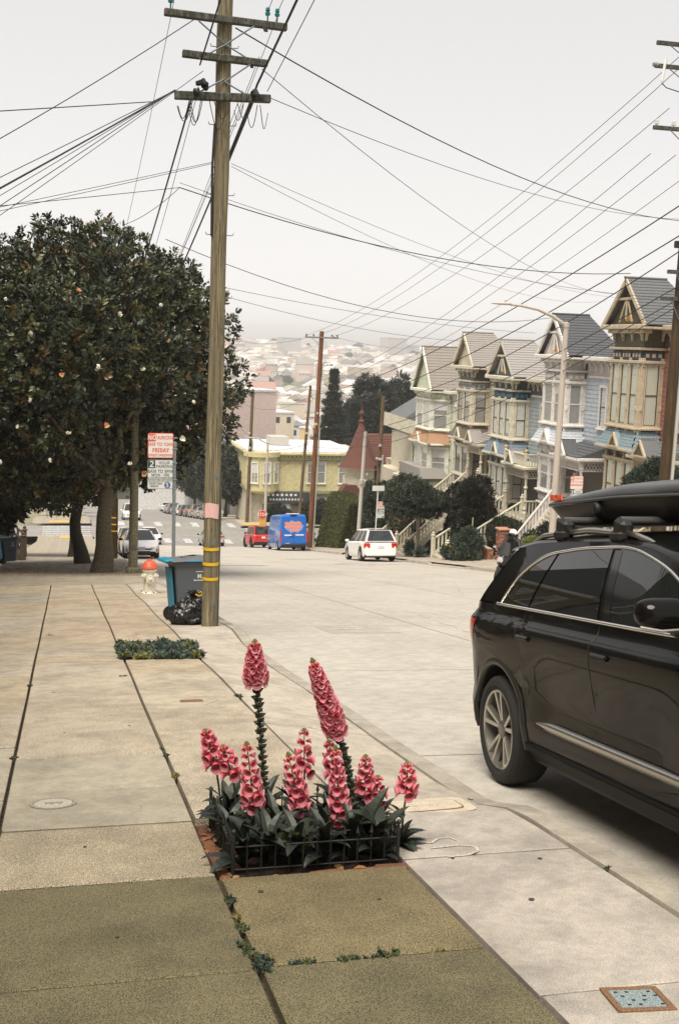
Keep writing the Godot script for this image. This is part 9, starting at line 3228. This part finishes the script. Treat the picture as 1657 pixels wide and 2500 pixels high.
# ---------- motorcycle and rider ----------
# smooth union of tapered capsules, meshed as surface nets; caps: [a, b, ra, rb]
func skin(caps: Array, cell: float, blend: float) -> MB:
	var lo := Vector3.ONE * 1e9
	var hi := Vector3.ONE * -1e9
	for c in caps:
		var r: float = maxf(c[2], c[3]) + cell * 3.0
		lo = lo.min((c[0] as Vector3).min(c[1]) - Vector3.ONE * r)
		hi = hi.max((c[0] as Vector3).max(c[1]) + Vector3.ONE * r)
	var n := Vector3i(((hi - lo) / cell).ceil()) + Vector3i.ONE
	var f := PackedFloat32Array()
	f.resize(n.x * n.y * n.z)
	f.fill(0.0)
	# exponential blend, visiting only the cells near each bone
	for c in caps:
		var a: Vector3 = c[0]; var b: Vector3 = c[1]
		var ab := b - a
		var l2 := maxf(ab.length_squared(), 1e-9)
		var rr: float = maxf(c[2], c[3]) + blend * 5.0
		var i0 := Vector3i(((a.min(b) - Vector3.ONE * rr - lo) / cell).floor()).clamp(Vector3i.ZERO, n - Vector3i.ONE)
		var i1 := Vector3i(((a.max(b) + Vector3.ONE * rr - lo) / cell).ceil()).clamp(Vector3i.ZERO, n - Vector3i.ONE)
		for z in range(i0.z, i1.z + 1):
			for y in range(i0.y, i1.y + 1):
				for x in range(i0.x, i1.x + 1):
					var p := lo + V(x, y, z) * cell
					var t := clampf((p - a).dot(ab) / l2, 0.0, 1.0)
					var d := p.distance_to(a + ab * t) - lerpf(c[2], c[3], t)
					f[(z * n.y + y) * n.x + x] += exp(-d / blend)
	for i in f.size(): f[i] = -blend * log(maxf(f[i], 1e-12))
	var id := {}
	var vs := PackedVector3Array()
	var m := mb()
	var off := [0, 1, n.x, n.x + 1, n.x * n.y, n.x * n.y + 1, n.x * n.y + n.x, n.x * n.y + n.x + 1]
	var cor := [V(0, 0, 0), V(1, 0, 0), V(0, 1, 0), V(1, 1, 0), V(0, 0, 1), V(1, 0, 1), V(0, 1, 1), V(1, 1, 1)]
	var edges := [[0, 1], [2, 3], [4, 5], [6, 7], [0, 2], [1, 3], [4, 6], [5, 7], [0, 4], [1, 5], [2, 6], [3, 7]]
	for z in n.z - 1:
		for y in n.y - 1:
			for x in n.x - 1:
				var b0 := (z * n.y + y) * n.x + x
				var neg := 0
				for k in 8:
					if f[b0 + off[k]] < 0.0: neg += 1
				if neg == 0 or neg == 8: continue
				var s := Vector3.ZERO
				var c := 0
				for e in edges:
					var fa := f[b0 + off[e[0]]]; var fb := f[b0 + off[e[1]]]
					if (fa < 0.0) != (fb < 0.0):
						s += (cor[e[0]] as Vector3).lerp(cor[e[1]], fa / (fa - fb)); c += 1
				id[b0] = vs.size()
				vs.append(lo + (V(x, y, z) + s / c) * cell)
	var grad := func(q: Vector3) -> Vector3:
		var g := (q - lo) / cell
		var i := Vector3i(g.floor()).clamp(Vector3i.ONE, n - Vector3i(3, 3, 3))
		var k := (i.z * n.y + i.y) * n.x + i.x
		return V(f[k + 1] - f[k - 1] + f[k + 2] - f[k], f[k + n.x] - f[k - n.x] + f[k + 2 * n.x] - f[k], f[k + n.x * n.y] - f[k - n.x * n.y] + f[k + 2 * n.x * n.y] - f[k]).normalized()
	var ns := PackedVector3Array()
	for q in vs: ns.append(grad.call(q))
	var step := [1, n.x, n.x * n.y]
	for b0 in id:
		for ax in 3:
			var u: int = step[(ax + 1) % 3]; var w: int = step[(ax + 2) % 3]
			var e1: int = b0 + step[ax]
			if (f[b0] < 0.0) == (f[e1] < 0.0): continue
			var qa: int = b0 - u - w; var qb: int = b0 - w; var qd: int = b0 - u
			if not (id.has(qa) and id.has(qb) and id.has(qd)): continue
			var A: int = id[qa]; var B: int = id[qb]; var C: int = id[b0]; var D: int = id[qd]
			m.tri3(vs[A], vs[B], vs[C], ns[A], ns[B], ns[C])
			m.tri3(vs[A], vs[C], vs[D], ns[A], ns[C], ns[D])
	return m

func build_rider() -> void:
	var at := V(13.62, rd(13.62, 34.0), -34.0)
	var z := V(-0.72, 0.06, 0.69).normalized()
	var x := Vector3.UP.cross(z).normalized()
	var tf := Transform3D(Basis(x, z.cross(x), z), at)
	var p := thing("motorcycle", "black touring motorcycle with top case crossing the far lane", "motorcycle")
	p.transform = tf
	var m: MB
	for w in [[0.72, 0.31], [-0.74, 0.31]]:
		m = mb(); m.lathe([Vector2(0.2, -0.05), Vector2(0.27, -0.06), Vector2(0.305, -0.03), Vector2(0.31, 0.0), Vector2(0.305, 0.03), Vector2(0.27, 0.06), Vector2(0.2, 0.05)], 24, V(0, w[1], w[0]), Basis(Vector3.BACK, PI / 2))
		var t := part(p, "wheel", m, M.tyre)
		m = mb(); m.lathe([Vector2(0.21, -0.03), Vector2(0.21, 0.03)], 24, V(0, w[1], w[0]), Basis(Vector3.BACK, PI / 2))
		for k in 6: m.box(V(0, w[1], w[0]), V(0.03, 0.4, 0.03), Basis(Vector3.RIGHT, PI * k / 6.0))
		part(t, "rim", m, M.alloy_dark)
	part(p, "bodywork", skin([[V(0, 0.78, 0.35), V(0, 0.86, 0.05), 0.15, 0.16], [V(0, 0.78, -0.05), V(0, 0.8, -0.75), 0.13, 0.12], [V(0, 0.78, 0.62), V(0, 0.95, 0.5), 0.15, 0.13], [V(0.12, 0.55, 0.5), V(0.12, 0.5, 0.1), 0.1, 0.12], [V(-0.12, 0.55, 0.5), V(-0.12, 0.5, 0.1), 0.1, 0.12]], 0.035, 0.03), M.bike_black)
	m = mb(); m.bev(V(0, 0.42, 0.05), V(0.36, 0.36, 0.5), 0.05)
	part(p, "engine", m, M.alloy_dark)
	for s in [-1.0, 1.0]:
		m = mb(); m.tube([V(s * 0.1, 0.31, 0.72), V(s * 0.1, 0.75, 0.55), V(s * 0.1, 1.0, 0.46)], 0.03, 8)
		part(p, "fork", m, M.alloy_dark)
		m = mb(); m.tube([V(s * 0.08, 1.02, 0.42), V(s * 0.3, 1.06, 0.34), V(s * 0.4, 1.03, 0.26)], 0.018, 7)
		part(p, "handlebar", m, M.car_black)
		m = mb(); m.tube([V(s * 0.27, 1.06, 0.36), V(s * 0.36, 1.2, 0.4)], 0.008, 5); m.lathe([Vector2(0, -0.02), Vector2(0.05, -0.015), Vector2(0.06, 0.01), Vector2(0, 0.02)], 12, V(s * 0.38, 1.23, 0.4), Basis(Vector3.RIGHT, PI / 2))
		part(p, "mirror", m, M.chrome)
		m = mb(); m.bev(V(s * 0.32, 0.66, -0.62), V(0.2, 0.34, 0.5), 0.05)
		part(p, "pannier", m, M.car_black)
		m = mb(); m.tube([V(s * 0.2, 0.28, 0.1), V(s * 0.22, 0.3, -0.4), V(s * 0.24, 0.42, -0.85)], [0.03, 0.045, 0.05], 8)
		part(p, "exhaust", m, M.alloy)
	m = mb(); m.bev(V(0, 1.12, -0.82), V(0.5, 0.32, 0.4), 0.07)
	part(p, "top_case", m, M.car_black)
	for k in 3:
		m = mb(); m.bev(V(-0.252, 1.13, -0.72 - k * 0.1), V(0.01, 0.12, 0.035), 0.003)
		part(p, "reflector", m, M.sign_white)
	m = mb(); m.grid([PackedVector3Array([V(-0.2, 0.98, 0.56), V(0, 1.0, 0.66), V(0.2, 0.98, 0.56)]), PackedVector3Array([V(-0.17, 1.2, 0.44), V(0, 1.24, 0.52), V(0.17, 1.2, 0.44)]), PackedVector3Array([V(-0.12, 1.36, 0.34), V(0, 1.4, 0.4), V(0.12, 1.36, 0.34)])], false, V(0, 0.3, 1))
	part(p, "windscreen", m, M.tint_screen)
	m = mb(); m.lathe([Vector2(0.09, 0), Vector2(0.1, 0.04), Vector2(0.0, 0.06)], 12, V(0, 0.86, 0.72), Basis(Vector3.RIGHT, PI / 2))
	part(p, "headlight", m, M.headlight)
	# rider: jacket and body in one skin, trousers, gloves and helmet over it
	var r := thing("person", "motorcyclist in a black jacket, grey trousers and white striped helmet", "person")
	r.transform = tf
	var hip := V(0, 0.93, -0.28)
	var caps := [[hip, V(0, 1.18, -0.22), 0.15, 0.15], [V(0, 1.18, -0.22), V(0, 1.38, -0.14), 0.155, 0.15], [V(-0.12, 1.41, -0.13), V(0.12, 1.41, -0.13), 0.085, 0.085], [V(0, 1.42, -0.12), V(0, 1.53, -0.08), 0.07, 0.06]]
	for s in [-1.0, 1.0]:
		caps += [[V(s * 0.19, 1.4, -0.12), V(s * 0.31, 1.2, 0.02), 0.07, 0.055], [V(s * 0.31, 1.2, 0.02), V(s * 0.37, 1.07, 0.25), 0.055, 0.042]]
	part(r, "body", skin(caps, 0.022, 0.022), M.jacket)
	caps = []
	for s in [-1.0, 1.0]:
		caps += [[hip + V(s * 0.08, -0.02, 0), V(s * 0.24, 0.78, 0.14), 0.115, 0.085], [V(s * 0.24, 0.78, 0.14), V(s * 0.24, 0.36, 0.0), 0.08, 0.055]]
	part(r, "trousers", skin(caps, 0.022, 0.02), M.jeans)
	for s in [-1.0, 1.0]:
		part(r, "boot", skin([[V(s * 0.24, 0.36, 0.0), V(s * 0.24, 0.24, -0.01), 0.06, 0.06], [V(s * 0.24, 0.21, -0.03), V(s * 0.25, 0.2, 0.18), 0.05, 0.042]], 0.02, 0.02), M.car_black)
		var fin := []
		for k in 4:
			var q := V(s * (0.36 + 0.022 * k), 1.06, 0.27)
			fin += [[q, q + V(0, 0.01, 0.05), 0.011, 0.01], [q + V(0, 0.01, 0.05), q + V(0, -0.03, 0.055), 0.01, 0.009]]
		fin += [[V(s * 0.37, 1.065, 0.24), V(s * 0.4, 1.06, 0.27), 0.032, 0.03], [V(s * 0.35, 1.05, 0.25), V(s * 0.34, 1.02, 0.29), 0.012, 0.01]]
		part(r, "glove", skin(fin, 0.008, 0.006), M.car_black)
	m = skin([[V(0, 1.6, -0.07), V(0, 1.66, -0.06), 0.135, 0.125], [V(0, 1.57, 0.0), V(0, 1.56, 0.03), 0.1, 0.085]], 0.02, 0.02)
	var he := part(r, "helmet", m, M.sign_white)
	m = skin([[V(-0.06, 1.6, 0.06), V(0.06, 1.6, 0.06), 0.065, 0.065], [V(-0.09, 1.58, -0.06), V(0.09, 1.58, -0.06), 0.075, 0.075], [V(-0.05, 1.55, 0.06), V(0.05, 1.55, 0.06), 0.07, 0.07]], 0.015, 0.012)
	part(he, "visor", m, M.piano_black)
	for k in 2:
		m = mb()
		var rows := []
		for i in 9:
			var a := lerpf(-0.5, 2.0, i / 8.0)
			var c := V(-0.05 - k * 0.045, 1.64, -0.065)
			var rad := sqrt(0.148 * 0.148 - pow(0.05 + k * 0.045, 2.0))
			rows.append(PackedVector3Array([c + V(-0.01, sin(a) * rad, -cos(a) * rad), c + V(0.01, sin(a) * rad, -cos(a) * rad)]))
		m.grid(rows, false, Vector3.UP)
		part(he, "stripe", m, M.sign_red)
